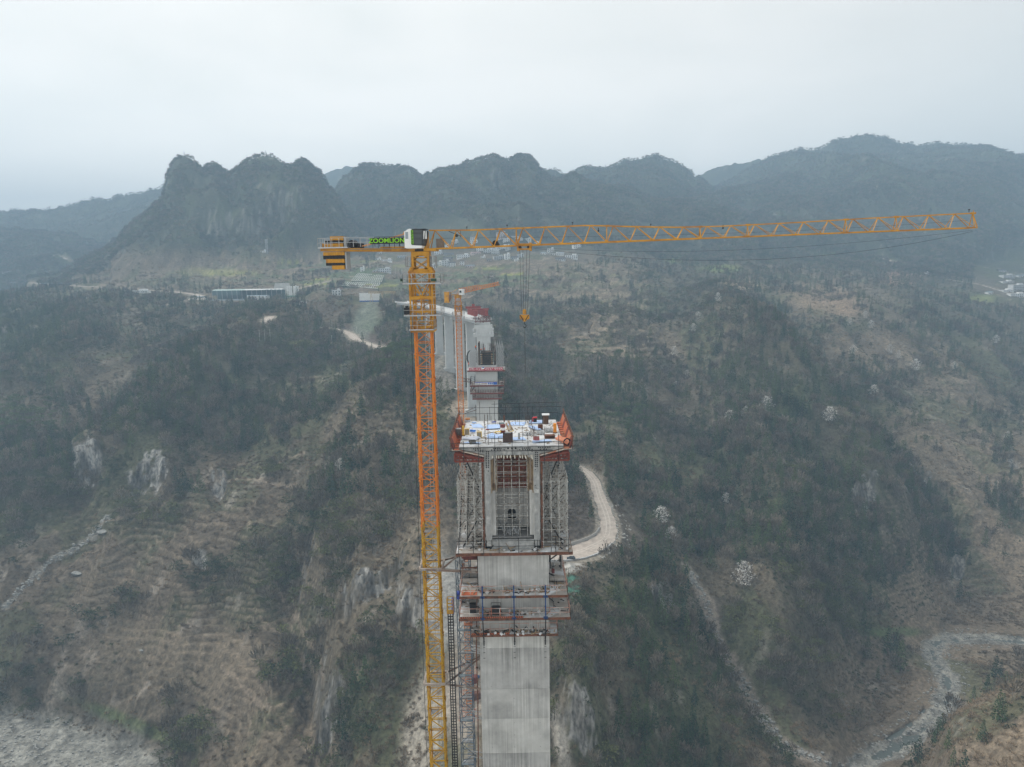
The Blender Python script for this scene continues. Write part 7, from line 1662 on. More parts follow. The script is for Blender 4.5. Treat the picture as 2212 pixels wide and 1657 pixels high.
# people: one skinned body each, hi-vis vest and helmet as parts
SKIN = mat('skin', (.45, .27, .19), .6); VEST = mat('orange_vest', (.85, .14, .03), .7, var=.05); TRO = mat('dark_trousers', (.03, .035, .05), .8); HEL = mat('yellow_helmet', (.75, .45, .04), .4); REDH = mat('red_helmet', (.6, .04, .03), .4)
def person(loc, label, pose, rz=0, helmet=HEL, group='workers on the second pier'):
    J = {'stand': dict(pel=(0, 0, .93), ch=(0, .0, 1.38), nk=(0, .0, 1.5), hd=(0, -.02, 1.66), kn=((-.1, -.02, .5), (.1, -.02, .5)), ft=((-.11, 0, .06), (.11, .03, .06)), el=((-.25, -.05, 1.15), (.25, -.04, 1.15)), ha=((-.24, -.2, .95), (.24, -.22, .98))),
         'bend': dict(pel=(0, .2, .86), ch=(0, -.18, 1.12), nk=(0, -.3, 1.16), hd=(0, -.42, 1.18), kn=((-.12, -.02, .47), (.12, .0, .47)), ft=((-.12, .05, .06), (.13, .1, .06)), el=((-.25, -.3, .85), (.25, -.3, .85)), ha=((-.16, -.42, .6), (.16, -.44, .6))),
         'reach': dict(pel=(0, 0, .93), ch=(0, -.05, 1.38), nk=(0, -.07, 1.5), hd=(0, -.1, 1.66), kn=((-.12, -.1, .5), (.13, .05, .5)), ft=((-.12, -.12, .06), (.16, .15, .06)), el=((-.27, -.2, 1.22), (.27, -.22, 1.25)), ha=((-.2, -.42, 1.25), (.2, -.45, 1.3)))}[pose]
    v = [J['pel'], tuple((Vector(J['pel']) + Vector(J['ch'])) / 2), J['ch'], J['nk'], J['hd']]; rad = [.15, .14, .16, .06, .1]; ed = [(0, 1), (1, 2), (2, 3), (3, 4)]
    def add(p, r, par): v.append(tuple(p)); rad.append(r); ed.append((par, len(v) - 1)); return len(v) - 1
    for s, sx in ((0, -1), (1, 1)):
        hp = add(Vector(J['pel']) + Vector((sx * .09, 0, -.06)), .11, 0); kn = add(J['kn'][s], .07, hp); ft = add(Vector(J['ft'][s]), .045, kn); add(Vector(J['ft'][s]) + Vector((0, -.16, -.02)), .04, ft)
        sh = add(Vector(J['ch']) + Vector((sx * .17, 0, .03)), .07, 2); el = add(J['el'][s], .047, sh); ha = add(J['ha'][s], .035, el)
        for t_ in (-.02, .005, .028): add(Vector(J['ha'][s]) + Vector((t_, -.05, -.07)), .011, ha)
        add(Vector(J['ha'][s]) + Vector((-sx * .045, -.03, -.02)), .012, ha)
    me = bpy.data.meshes.new('body'); me.from_pydata(v, ed, []); e = empty('person', loc, rz, label, 'person', group)
    o = bpy.data.objects.new('body', me); link(o, e); md = o.modifiers.new('skin', 'SKIN'); md.branch_smoothing = .4
    for i, r in enumerate(rad): me.skin_vertices[0].data[i].radius = (r, r * .8)
    me.skin_vertices[0].data[0].use_root = True; o.modifiers.new('sub', 'SUBSURF').levels = 1; me.materials.append(TRO)
    c_ = Vector(J['ch']); pl_ = Vector(J['pel']); m = MB()
    for k_, (t_, w_) in enumerate(((0, .37), (.35, .35), (.7, .4), (1.0, .42), (1.12, .34))): pass
    ax = c_ - pl_; m.bar(pl_ + ax * .02, c_ + ax * .18, .43, .3, n=10); 
    for s in (0, 1): m.bar(c_ + Vector(((-1, 1)[s] * .17, 0, .03)), Vector(J['el'][s]), .15, .15, n=8)
    m.build('work_jacket', VEST, e)
    hd = Vector(J['hd']); m = MB(); m.bar(hd + Vector((0, 0, .03)), hd + Vector((0, 0, .1)), .27, .3, n=12); m.bar(hd + Vector((0, 0, .1)), hd + Vector((0, 0, .16)), .2, .22, n=12); m.build('helmet', helmet, e)
    m = MB(); m.bar(hd + Vector((0, -.02, -.1)), hd + Vector((0, -.03, .05)), .17, .2, n=10); m.bar(hd + Vector((0, -.11, -.02)), hd + Vector((0, -.14, -.04)), .035); m.build('head', SKIN, e)
    return e
def on7(zx, zy, Y): q = z7(zx, zy); return P(*q, Y)
person(on7(290, 275, Y2 + 1.0), 'worker in orange standing upright on the left scaffold tower top', 'stand', .3)
zf = zt2 + L2(400, 330)[1]
def onfl(zx, zy): a_, b_ = (float(q) for q in ray(*z7(zx, zy))); Y = zf / b_; return Vector((a_ * Y, Y, zf))
q = onfl(410, 325); q.y = min(max(q.y, Y2 + .6), Y2 + 6); q = Vector((x2(z7(410, 0)[0], 760, q.y), q.y, zf)); person(q, 'worker in orange bending over on top of the dark formwork', 'bend', .9, REDH)
q = Vector((x2(z7(482, 0)[0], 760, Y2 + 1.6), Y2 + 1.6, zf)); person(q, 'worker in orange vest and dark trousers reaching out beside the rebar', 'reach', -.5, REDH)
q = on7(138, 655, Y2 - .8); person(q, 'worker in orange at the left end of the red banner', 'stand', 1.2, REDH)

# ================================================================ further tower crane
c2x, c2y = P(991, 720, 262).x, 262.0; c2g = ground(c2x, c2y) - .5; zsl = P(990, 637, 262).z
cr2 = empty('tower_crane', (c2x, c2y, c2g), 0, 'smaller-looking orange tower crane with white cab beside the second pier', 'tower crane', 'tower cranes at the bridge piers')
z = zsl - 1.2
while z > c2g: inst('mast_section', secm['o'], cr2, (0, 0, z - c2g)); z -= SEC
m = MB(); lo, hi = P(990, 683, 262).z - c2g, P(990, 652, 262).z - c2g; h = 1.25
for sx in (-h, h):
    for sy in (-h, h): m.bar((sx, sy, lo), (sx, sy, hi), .2)
for k_ in range(4):
    z_ = lo + (hi - lo) * k_ / 3
    for a_, b_ in (((-h, -h), (h, -h)), ((h, -h), (h, h)), ((h, h), (-h, h)), ((-h, h), (-h, -h))): m.bar((*a_, z_), (*b_, z_), .18)
for sy in (-h, h): m.bar((-h, sy, lo), (h, sy, hi), .1); m.bar((h, sy, lo), (-h, sy, hi), .1)
m.build('climbing_cage', OR2, cr2)
for py_ in (657, 680, 689): m = MB(); z_ = P(990, py_, 262).z - c2g; railing(m, [(-2.1, -2, z_), (2.1, -2, z_), (2.1, 2, z_), (-2.1, 2, z_), (-2.1, -2, z_)], 1.1, 1.0, .07); m.b2((-2.1, -2, z_ - .08), (2.1, -1.3, z_)); m.build('railing', GALV, cr2)
a2_ = R(73.0)
class KB(MB):
    def build(s, name, mt, parent=cr2, **k):
        c_, n_ = math.cos(a2_), math.sin(a2_); s.v = [(v[0] * c_ - v[1] * n_, v[0] * n_ + v[1] * c_, v[2] + zsl - c2g) for v in s.v]; return MB.build(s, name, mt, parent, **k)
m = KB(); m.b2((-1, -1, -1.2), (1, 1, .2)); m.build('mast_head', OR2)
m = KB(); m.bar((-11, -.7, .3), (0, -.7, .3), .2, .4); m.bar((-11, .7, .3), (0, .7, .3), .2, .4); m.bar((-8, 0, .5), (-1, 0, 2.1), .12); 
for k_ in range(9): m.box((-10.5 + k_ * 1.2, 0, .25), (.1, 1.3, .15))
m.build('counter_jib', OR2); m = KB(); railing(m, [(-11, -1.2, .5), (0, -1.2, .5)], 1.1, 1, .06); railing(m, [(-11, 1.2, .5), (0, 1.2, .5)], 1.1, 1, .06); m.b2((-11, -1.2, .45), (-2, 1.2, .5)); m.build('walkway', GALV)
for k_ in range(5): m = KB(); m.b2((-11 + k_ * .5, -.9, -2.4 + .3 * k_), (-10.58 + k_ * .5, .9, 1.4)); m.build('counterweight_block', OR2 if k_ % 2 == 0 else BLUE)
m = KB(); m.b2((-1.6, -2.3, .0), (.8, -.95, 2.1)); cb = m.build('cab', WHITE); m = KB(); m.b2((-1.62, -2.0, .8), (-1.6, -1.25, 1.6)); m.build('window', GLASS, cb)
m = KB(); m.b2((.78, -2.25, .5), (.82, -1.0, 1.9)); m.build('windscreen', GLASS, cb)
L_ = 48; n_ = 20; up = .045
for g0 in range(0, n_, 5):
    m = KB()
    for k_ in range(g0, g0 + 5):
        q0, q1 = 1 + L_ * k_ / n_, 1 + L_ * (k_ + 1) / n_; ht = lambda q: float(np.interp(q, [0, 22, 28, 50], [1.9, 1.8, 1.3, 1.3])); zb3 = lambda q: .3 + up * q; ap = q0 + L_ / n_ * .3
        for t_ in (-.6, .6): m.bar((q0, t_, zb3(q0)), (q1, t_, zb3(q1)), .12); m.bar((q0, t_, zb3(q0)), (ap, 0, zb3(ap) + ht(ap)), .08); m.bar((ap, 0, zb3(ap) + ht(ap)), (q1, t_, zb3(q1)), .08)
        m.bar((q0, 0, zb3(q0) + ht(q0)), (q1, 0, zb3(q1) + ht(q1)), .14); m.bar((q0, -.6, zb3(q0)), (q1, .6, zb3(q1)), .07)
    m.build('jib_section', OR)
m = MB(); z_ = P(993, 892, 262).z - c2g; 
for a_, b_ in (((-1.4, -1.4), (1.4, -1.4)), ((1.4, -1.4), (1.4, 1.4)), ((1.4, 1.4), (-1.4, 1.4)), ((-1.4, 1.4), (-1.4, -1.4))): m.bar((*a_, z_), (*b_, z_), .25)
m.build('mast_collar', GALV, cr2); 
for sy, zz_ in ((-1.4, 0), (1.4, .8)): m = MB(); m.bar((1.4, sy, z_), (X2 - 4.1 - c2x, Y2 - c2y + 1 + sy, z_ + zz_), .2); m.build('tie_beam', TIE, cr2)

# ================================================================ viaduct behind
ctr = [P(1041, 690, 412), P(1022, 686, 432), P(985, 675, 485), P(954, 668, 535), P(925, 662, 590), P(893, 657, 640), P(866, 653, 685)]
for i_, p in enumerate(ctr): p.z = -27.5 - .002 * i_
ctr = smooth(ctr, 2); acc = [0]
for a_, b_ in zip(ctr[:-1], ctr[1:]): acc.append(acc[-1] + (b_ - a_).length)
def vpos(s): 
    i_ = min(max(int(np.searchsorted(acc, s)) - 1, 0), len(ctr) - 2); t_ = (s - acc[i_]) / (acc[i_ + 1] - acc[i_]); d = (ctr[i_ + 1] - ctr[i_]); d.z = 0; d.normalize(); return ctr[i_].lerp(ctr[i_ + 1], t_), d
via = empty('viaduct', tuple(vpos(0)[0]), 0, 'pale curving viaduct deck running away behind the second pier', 'viaduct'); o0 = vpos(0)[0].copy()
sp = [0, 30, 66, 104, 142, 180, 218, 256, 294]; sp = [q for q in sp if q < acc[-1]] + [acc[-1]]
for i_, (s0_, s1_) in enumerate(zip(sp[:-1], sp[1:])):
    m = MB(); mw = MB(); m3 = MB(); n_ = 4; ringv = []; 
    for k_ in range(n_ + 1):
        p, d = vpos(s0_ + (s1_ - s0_) * k_ / n_ + (.25 if k_ == 0 else 0)); nr = Vector((-d.y, d.x, 0)); p = p - o0
        sec = [(-6, 0), (6, 0), (6, -.3), (4.4, -.6), (4.2, -2.2), (-4.2, -2.2), (-4.4, -.6), (-6, -.3)]; ringv.append([p + nr * a_ + Vector((0, 0, b_)) for a_, b_ in sec])
    vs = [v for r in ringv for v in r]; fs = [(k_ * 8 + j_, k_ * 8 + (j_ + 1) % 8, (k_ + 1) * 8 + (j_ + 1) % 8, (k_ + 1) * 8 + j_) for k_ in range(n_) for j_ in range(8)] + [tuple(range(8)), tuple(range(n_ * 8, n_ * 8 + 8))]
    m.add(vs, fs); m.build('span', CONC3, via)
    for sd in (-5.85, 5.85):
        m = MB(); 
        for k_ in range(n_):
            pa_, da = vpos(s0_ + (s1_ - s0_) * k_ / n_); pb_, db = vpos(s0_ + (s1_ - s0_) * (k_ + 1) / n_); m.bar(pa_ - o0 + Vector((-da.y, da.x, 0)) * sd + Vector((0, 0, .45)), pb_ - o0 + Vector((-db.y, db.x, 0)) * sd + Vector((0, 0, .45)), .25, .9)
        m.build('parapet', DECKC, via)
    if i_ and i_ < 6:
        p, d = vpos(s0_); gg = ground(p.x, p.y) - 2; ang = math.atan2(d.y, d.x) - math.pi / 2
        e = empty('bridge_pier', (p.x, p.y, gg), ang, ['', 'wide pale viaduct pier just left of the second pier shaft', 'pale viaduct pier behind the further crane mast', 'pale viaduct pier standing between the two crane masts', 'viaduct pier close to the orange crane mast, partly hidden', 'short viaduct pier left of the orange crane mast', 'low viaduct pier near the slope end of the deck', 'lowest viaduct pier at the abutment', 'viaduct pier at the abutment'][i_], 'bridge pier', 'viaduct piers')
        m = MB(); m.b2((-2.9, -1.2, 0), (2.9, 1.2, p.z - gg - 4.2)); m.build('shaft', CONC3, e)
        m = MB(); m.prism([(-2.9, p.z - gg - 4.2), (2.9, p.z - gg - 4.2), (5.6, p.z - gg - 3.4), (5.6, p.z - gg - 2.5), (-5.6, p.z - gg - 2.5), (-5.6, p.z - gg - 3.4)], 'y', -1.2, 1.2); m.build('cap_beam', CONC3, e)
        m = MB(); m.b2((-4.6, -2.4, -1), (4.6, 2.4, 4.0)); m.build('footing', CONC3, e)
# end pier with stacked caps
p3c = P(1041, 727, 408); gg = ground(p3c.x, 412) - 2; e = empty('bridge_pier', (p3c.x, 408, gg), 0, 'concrete pier with stepped cap beams under the red launching girder', 'bridge pier', 'viaduct piers')
w5 = lambda zx, zy, Y=408: P(917.7 + .1955 * zx, 593.8 + .1955 * zy, Y)
(m := MB()).b2((w5(568, 700).x - p3c.x, 0, 0), (w5(721, 700).x - p3c.x, 5, w5(600, 684).z - gg)); m.build('shaft', CONC3, e)
for (xa, ya, xb, yb, yy) in ((530, 655, 757, 684, 0), (560, 600, 745, 655, .8), (530, 598, 755, 612, 1.5), (545, 560, 730, 600, 2.5), (535, 560, 738, 585, 3.5), (560, 530, 718, 558, 4.5)):
    a_, b_ = w5(xa, ya), w5(xb, yb); m = MB(); m.b2((a_.x - p3c.x, yy, b_.z - gg), (b_.x - p3c.x, 6, a_.z - gg)); m.build('cap_block', CONC3, e)
for (xa, ya, yb, yy) in ((565, 630, 657, -.2), (718, 628, 657, -.2), (750, 595, 660, .3), (535, 595, 630, .3), (735, 550, 590, 2.3)): a_, b_ = w5(xa - 8, ya), w5(xa + 8, yb); m = MB(); m.b2((a_.x - p3c.x, yy, b_.z - gg), (b_.x - p3c.x, yy + .8, a_.z - gg)); m.build('stop_block', DECKC, e)
# red launching girder
lg = w5(620, 520, 412); e = empty('launching_girder', tuple(lg), R(14), 'rusty red twin-box launching girder sitting on the end of the viaduct', 'launching girder')
RG = mat('girder_red', (.27, .055, .045), .6, var=.2, scale=.8)
for x0_ in (-3.9, 2.3):
    m = MB(); m.b2((x0_, -1, 3.6), (x0_ + 1.7, 22, 6.6)); m.b2((x0_ - .15, -1, 6.6), (x0_ + 1.85, 22, 6.8)); m.b2((x0_ - .15, -1, 3.4), (x0_ + 1.85, 22, 3.6)); m.build('box_girder', RG, e)
    for k_ in range(8): m = MB(); m.b2((x0_ - .12, k_ * 2.8, 3.7), (x0_ + 1.82, k_ * 2.8 + .15, 6.5)); m.build('stiffener', RED, e)
m = MB(); m.b2((-5.5, 18, 7.0), (3.6, 19.2, 8.2)); m.b2((-1.6, 18.2, 8.2), (0, 19, 9.6)); m.build('cross_beam', RG, e); m = MB(); m.b2((-5.0, 2, 6.9), (5.2, 3, 7.6)); m.build('cross_beam', RG, e)
for x_ in (-3.2, -.6, 1.2, 3.0, 5.2): m = MB(); m.bar((x_, 0, -.5), (x_, 0, 3.6), .35); m.bar((x_, 4, -.5), (x_, 4, 3.6), .3); m.build('leg', RED, e)
for x_ in (-3.4, -2, -.5, 2.2): m = MB(); m.bar((x_, 5, -.6), (x_, 5, 2.4), .8, n=10); m.build('support_post', CWT, e)
m = MB(); 
for a_, b_ in ((-3.2, 1.2), (1.2, 5.2)): m.bar((a_, 0, 0), (b_, 0, 3.4), .2); m.bar((b_, 0, 0), (a_, 0, 3.4), .2)
m.bar((-4, -.2, .2), (5.6, -.2, .2), .3, .35); m.build('bracing', RED, e)

# ================================================================ road works, car, walls
def follow(pts, off, h, w, z0=0.0, n0=0, n1=None):
    m = MB(); q = pts[n0:n1]; L_ = []
    for i_, p in enumerate(q):
        d = q[min(i_ + 1, len(q) - 1)] - q[max(i_ - 1, 0)]; d.z = 0; d.normalize(); L_.append(p + Vector((-d.y, d.x, 0)) * off(i_ + n0))
    for a_, b_ in zip(L_[:-1], L_[1:]): m.bar(a_ + Vector((0, 0, z0 + h / 2)), b_ + Vector((0, 0, z0 + h / 2)), w, h)
    return m, L_
MW = [r for r in roads if r[0] is main_road][0][1]; WALL = mat('stone_wall', (.38, .37, .35), .95, var=.3, scale=1.5)
nM = len(main_road); c_ = hit(1240, 1204); zcar = None
m, L_ = follow(main_road, lambda i_: -MW[min(i_, len(MW) - 1)] * .5 - .3, 2.0, .6, -.2, int(nM * .45), int(nM * .86)); o = m.v[0]; m.v = [tuple(Vector(v) - Vector(o)) for v in m.v]; tag(m.build('retaining_wall', WALL, None, loc=o), 'pale stone retaining wall along the inner side of the road bend', 'wall')
m, L_ = follow(main_road, lambda i_: MW[min(i_, len(MW) - 1)] * .5 + .2, .75, .6, -.1, int(nM * .55), int(nM * .95)); o = m.v[0]; m.v = [tuple(Vector(v) - Vector(o)) for v in m.v]; tag(m.build('parapet_wall', DECKC, None, loc=o), 'low white wall along the outer edge of the turning area', 'wall')
_, Lo = follow(main_road, lambda i_: MW[min(i_, len(MW) - 1)] * .5 + .4, .7, .5, 0, 0, int(nM * .75)); Lo = resample(Lo, 2.6); STN = mat('pale_stone', (.44, .43, .40), .9)
m = MB()
for p in Lo: m.box(p + Vector((rr_.uniform(-.3, .3), rr_.uniform(-.3, .3), .2)), (rr_.uniform(.7, 1.3), rr_.uniform(.6, .9), rr_.uniform(.5, .9)), rr_.uniform(0, 3))
_, Lo2 = follow(main_road, lambda i_: -MW[min(i_, len(MW) - 1)] * .5 - .4, .7, .5, 0, 0, int(nM * .5))
for p in resample(Lo2, 6): m.box(p + Vector((rr_.uniform(-.3, .3), 0, .1)), (.8, .7, .5), rr_.uniform(0, 3))
for k_ in range(80):                       # spilled blocks down the outer bank
    p = rr_.choice(Lo[len(Lo) // 3:]); q = p + Vector((rr_.uniform(.5, 9), rr_.uniform(-4, 3), 0)); s_ = rr_.uniform(.3, 1.3); m.box((q.x, q.y, ground(q.x, q.y) + .15), (s_, s_ * .8, s_ * .6), rr_.uniform(0, 3))
o = Lo[0]; m.v = [tuple(Vector(v) - o) for v in m.v]; tag(m.build('edge_stones', STN, None, loc=tuple(o)), 'pale stone blocks lining and spilling from the road edge', None, None, 'stuff')
def carz(px_, py_):
    p = hit(px_, py_); d = min(main_road, key=lambda q: (q - p).length); return Vector((p.x, p.y, d.z + .13))
p = carz(1233, 1210); e = empty('parked_car', tuple(p), math.pi, 'dark grey parked estate car alone on the pale turning area', 'car')
CARP = mat('car_paint', (.045, .055, .065), .25, .3, .04); prof = [(-2.2, .35), (2.2, .35), (2.28, .7), (2.1, .98), (1.25, 1.08), (.55, 1.62), (-1.75, 1.66), (-2.2, 1.05), (-2.28, .7)]
m = MB(); m.prism([(x_, z_) for x_, z_ in [(-2.2, .32), (2.2, .32), (2.3, .7), (2.12, .98), (1.3, 1.08), (-2.2, 1.08), (-2.28, .75)]], 'y', -.9, .9); bd = m.build('body', CARP, e)
m = MB(); v0_ = [(-2.15, -.86, 1.07), (-2.15, .86, 1.07), (1.25, .86, 1.07), (1.25, -.86, 1.07), (-1.7, -.68, 1.62), (-1.7, .68, 1.62), (.5, .68, 1.6), (.5, -.68, 1.6)]; m.add(v0_, [(0, 1, 2, 3), (4, 5, 6, 7), (0, 1, 5, 4), (1, 2, 6, 5), (2, 3, 7, 6), (3, 0, 4, 7)]); m.build('cabin_glass', GLASS, e)
m = MB(); m.b2((-1.72, -.7, 1.61), (.52, .7, 1.68)); 
for x_ in (-1.9, -.65): 
    for s in (-1, 1): m.bar((x_ + (.15 if x_ < -1 else 0), s * .85, 1.07), (x_ + (.3 if x_ < -1 else 0), s * .69, 1.62), .08)
m.build('roof', CARP, e)
for x_ in (-1.4, 1.4):
    for s in (-1, 1): m = MB(); m.bar((x_, s * .72, .34), (x_, s * .93, .34), .68, n=14); w_ = m.build('wheel', BLACK, e); m = MB(); m.bar((x_, s * .925, .34), (x_, s * .945, .34), .4, n=10); m.build('rim', GALV, w_)
for s in (-.6, .6): m = MB(); m.box((2.22, s, .78), (.08, .35, .16)); m.build('headlight', WHITE, e); m = MB(); m.box((-2.24, s, .85), (.06, .3, .2)); m.build('tail_light', RED, e)
# construction litter at the foot of the crane
m = MB(); LIT = mat('brick_litter', (.45, .22, .15), .9, var=.5, scale=2, dirt=(.5, .48, .45))
for k_ in range(260):
    q = hit(rr_.uniform(992, 1034), rr_.uniform(1420, 1560)); s_ = rr_.uniform(.15, .7); m.box((q.x, q.y, q.z + .1), (s_, s_ * .7, s_ * .4), rr_.uniform(0, 3))
o = Vector(m.v[0]); m.v = [tuple(Vector(v) - o) for v in m.v]; tag(m.build('rubble', LIT, None, loc=tuple(o)), 'reddish rubble and stacked bricks on the ground behind the stair tower', None, None, 'stuff')
for zx, zy, w_, h_, mt, lab in ((1022, 1463, 5, 2.4, BLUE, 'blue tarpaulin heap behind the stair tower at the pier foot'), (1020, 1472, 4, 2.4, RED, 'rust-red container behind the stair tower, upper one'), (1024, 1508, 5, 2.6, RUST, 'dark rust-red container behind the stair tower, lower one')):
    q = hit(zx, zy); e = empty('site_container' if w_ != 5 or mt is not BLUE else 'tarpaulin_heap', tuple(q), .2, lab, 'container' if mt is not BLUE else 'tarpaulin heap'); m = MB(); m.b2((-w_ / 2, -1.2, -.5), (w_ / 2, 1.2, h_ if mt is not BLUE else .9)); m.build('box' if mt is not BLUE else 'sheet', mt, e)
    if mt is not BLUE:
        for k_ in range(6): m = MB(); m.b2((-w_ / 2 + .2 + k_ * w_ / 6, -1.26, 0), (-w_ / 2 + .35 + k_ * w_ / 6, -1.2, h_ - .1)); m.build('rib', mt, e)
# boulders: river bed and gully
m = MB()
for k_ in range(4200):
    i_ = rr_.randrange(len(rr) - 1); q = rr[i_].lerp(rr[i_ + 1], rr_.random()); 
    a_ = rr_.uniform(0, 6.28); r_ = rr_.uniform(2, 22 if q.x < -120 else 15); x_, y_ = q.x + r_ * math.cos(a_), q.y + r_ * math.sin(a_); z_ = ground(x_, y_)
    if z_ < RIVZ + 3.0: s_ = rr_.uniform(.35, 1.0) ** 1.0 * rr_.choice((.6, .8, 1, 1.5)); m.bar((x_, y_, z_ - .2 * s_), (x_ + .1 * s_, y_, z_ + .5 * s_), s_ * 1.3, s_, n=5)
for pts_, w_, n_ in ((rav, 3, 420), (gul2, 3.0, 230)):
    for k_ in range(n_):
        i_ = rr_.randrange(len(pts_) - 1); q = pts_[i_].lerp(pts_[i_ + 1], rr_.random()); x_, y_ = q.x + rr_.gauss(0, w_ * .5), q.y + rr_.gauss(0, w_ * .5); z_ = ground(x_, y_); s_ = rr_.choice((.5, .7, 1.0, 1.6)); m.bar((x_, y_, z_ - .2 * s_), (x_ + .1 * s_, y_, z_ + .5 * s_), s_ * 1.3, s_, n=5)
o = Vector(m.v[0]); m.v = [tuple(Vector(v) - o) for v in m.v]; tag(m.build('boulders', mat('boulder_stone', (.30, .30, .285), .9, var=.5, scale=.8), None, loc=tuple(o)), 'grey boulders strewn along the river bed and gullies', None, None, 'stuff')
for px_, py_, s_, lab in ((222, 1151, 3.6, 'large flat grey boulder lying on the terraced slope at the left'), (1240, 1286, 1.3, 'white block of rock below the green netting'), (1335, 1278, 1, 'small pale rock at the edge of the dark spur'), (305, 1405, 1.2, 'pale rock on the lower left slope'), (165, 1240, 3, 'dark angular boulder in the left gully')):
    q = hit(px_, py_); m = MB(); vs = []; rr4 = random.Random(px_)
    for k_ in range(26): d = Vector((rr4.gauss(0, 1), rr4.gauss(0, 1), rr4.gauss(0, 1))).normalized(); vs.append(Vector((d.x * s_ * 1.3, d.y * s_ * .8, d.z * s_ * .45 + .2 * s_)))
    bm = bmesh.new(); [bm.verts.new(v) for v in vs]; bmesh.ops.convex_hull(bm, input=bm.verts); me = bpy.data.meshes.new('boulder'); bm.to_mesh(me); bm.free(); me.materials.append(bpy.data.materials['boulder_stone']); o_ = inst('boulder', me, None, tuple(q)); tag(o_, lab, 'boulder', 'single boulders on the slopes')

# ================================================================ village, works yard, poles
WALLS = [mat('render_%d' % k, c, .85, var=.12, scale=.3) for k, c in enumerate(((.82, .82, .80), (.68, .69, .68), (.50, .51, .51), (.68, .57, .54), (.36, .33, .30), (.88, .88, .86)))]
WALLS_N = ['white', 'light grey', 'grey', 'pinkish', 'brown', 'bright white']
ROOF = [mat('tile_roof', (.085, .085, .09), .9, var=.3, scale=.6), mat('flat_roof', (.36, .36, .35), .9), mat('tin_roof', (.26, .33, .38), .5), mat('pink_roof', (.45, .30, .30), .8)]
WIN = mat('window_glass', (.05, .06, .07), .2); HM = {}
def house(px_, py_, wpx, st, wl, rf, label, group, y0=700., depth=None, yaw=None, nm='house'):
    q = hit(px_, py_, y0); w = wpx * q.y / 1545. * 1.15; h = 3.2 * st; d = depth or min(max(w * .75, 6), 11); yaw = rr_.uniform(-.25, .25) if yaw is None else yaw
    e = empty(nm, (q.x, q.y + d / 2, q.z - .6), yaw, label, 'house' if nm == 'house' else 'shed', group)
    m = MB(); m.b2((-w / 2, -d / 2, -2), (w / 2, d / 2, h + .6)); m.build('wall', WALLS[wl], e)
    if rf == 0:
        m = MB(); m.prism([(-d / 2 - .5, h + .5), (d / 2 + .5, h + .5), (0, h + .5 + d * .27)], 'x', -w / 2 - .4, w / 2 + .4); m.build('roof', ROOF[0], e)
    elif rf == 1:
        m = MB(); m.b2((-w / 2 - .35, -d / 2 - .5, h + .62), (w / 2 + .35, d / 2 + .35, h + .85)); r_ = m.build('roof', DECKC if wl != 4 else ROOF[1], e)
        m = MB(); m.b2((w * .1, -d * .1, h + .85), (w * .42, d * .35, h + 2.9)); m.build('roof_hut', WALLS[wl], e)
    else: m = MB(); m.prism([(-d / 2 - .4, h + .6), (d / 2 + .4, h + .6), (d / 2 + .4, h + 1.1), (0, h + 1.9), (-d / 2 - .4, h + 1.1)], 'x', -w / 2 - .3, w / 2 + .3); m.build('roof', ROOF[rf], e)
    if 'w' not in HM:
        m = MB(); m.b2((-.75, -.06, 0), (.75, .05, 1.5)); HM['w'] = m.mesh('window', WIN); m = MB(); m.b2((-.6, -.07, 0), (.6, .05, 2.2)); HM['d'] = m.mesh('door', mat('door_wood', (.12, .07, .04), .6))
    n = max(1, int(w / 3.2))
    for s_ in range(st):
        if st > 1 and s_: m = MB(); m.b2((-w / 2 - .1, -d / 2 - 1.0, 3.0 * s_ + .5), (w / 2 + .1, -d / 2, 3.0 * s_ + .68)); m.build('balcony', DECKC, e)
        for k in range(n):
            x_ = -w / 2 + w * (k + .5) / n
            if s_ == 0 and k == n // 2: inst('door', HM['d'], e, (x_, -d / 2, .6))
            else: inst('window', HM['w'], e, (x_, -d / 2, 3.0 * s_ + 1.5))
    return e
v3_ = lambda zx, zy: (890.7 + .2074 * zx, 507.4 + .2074 * zy)
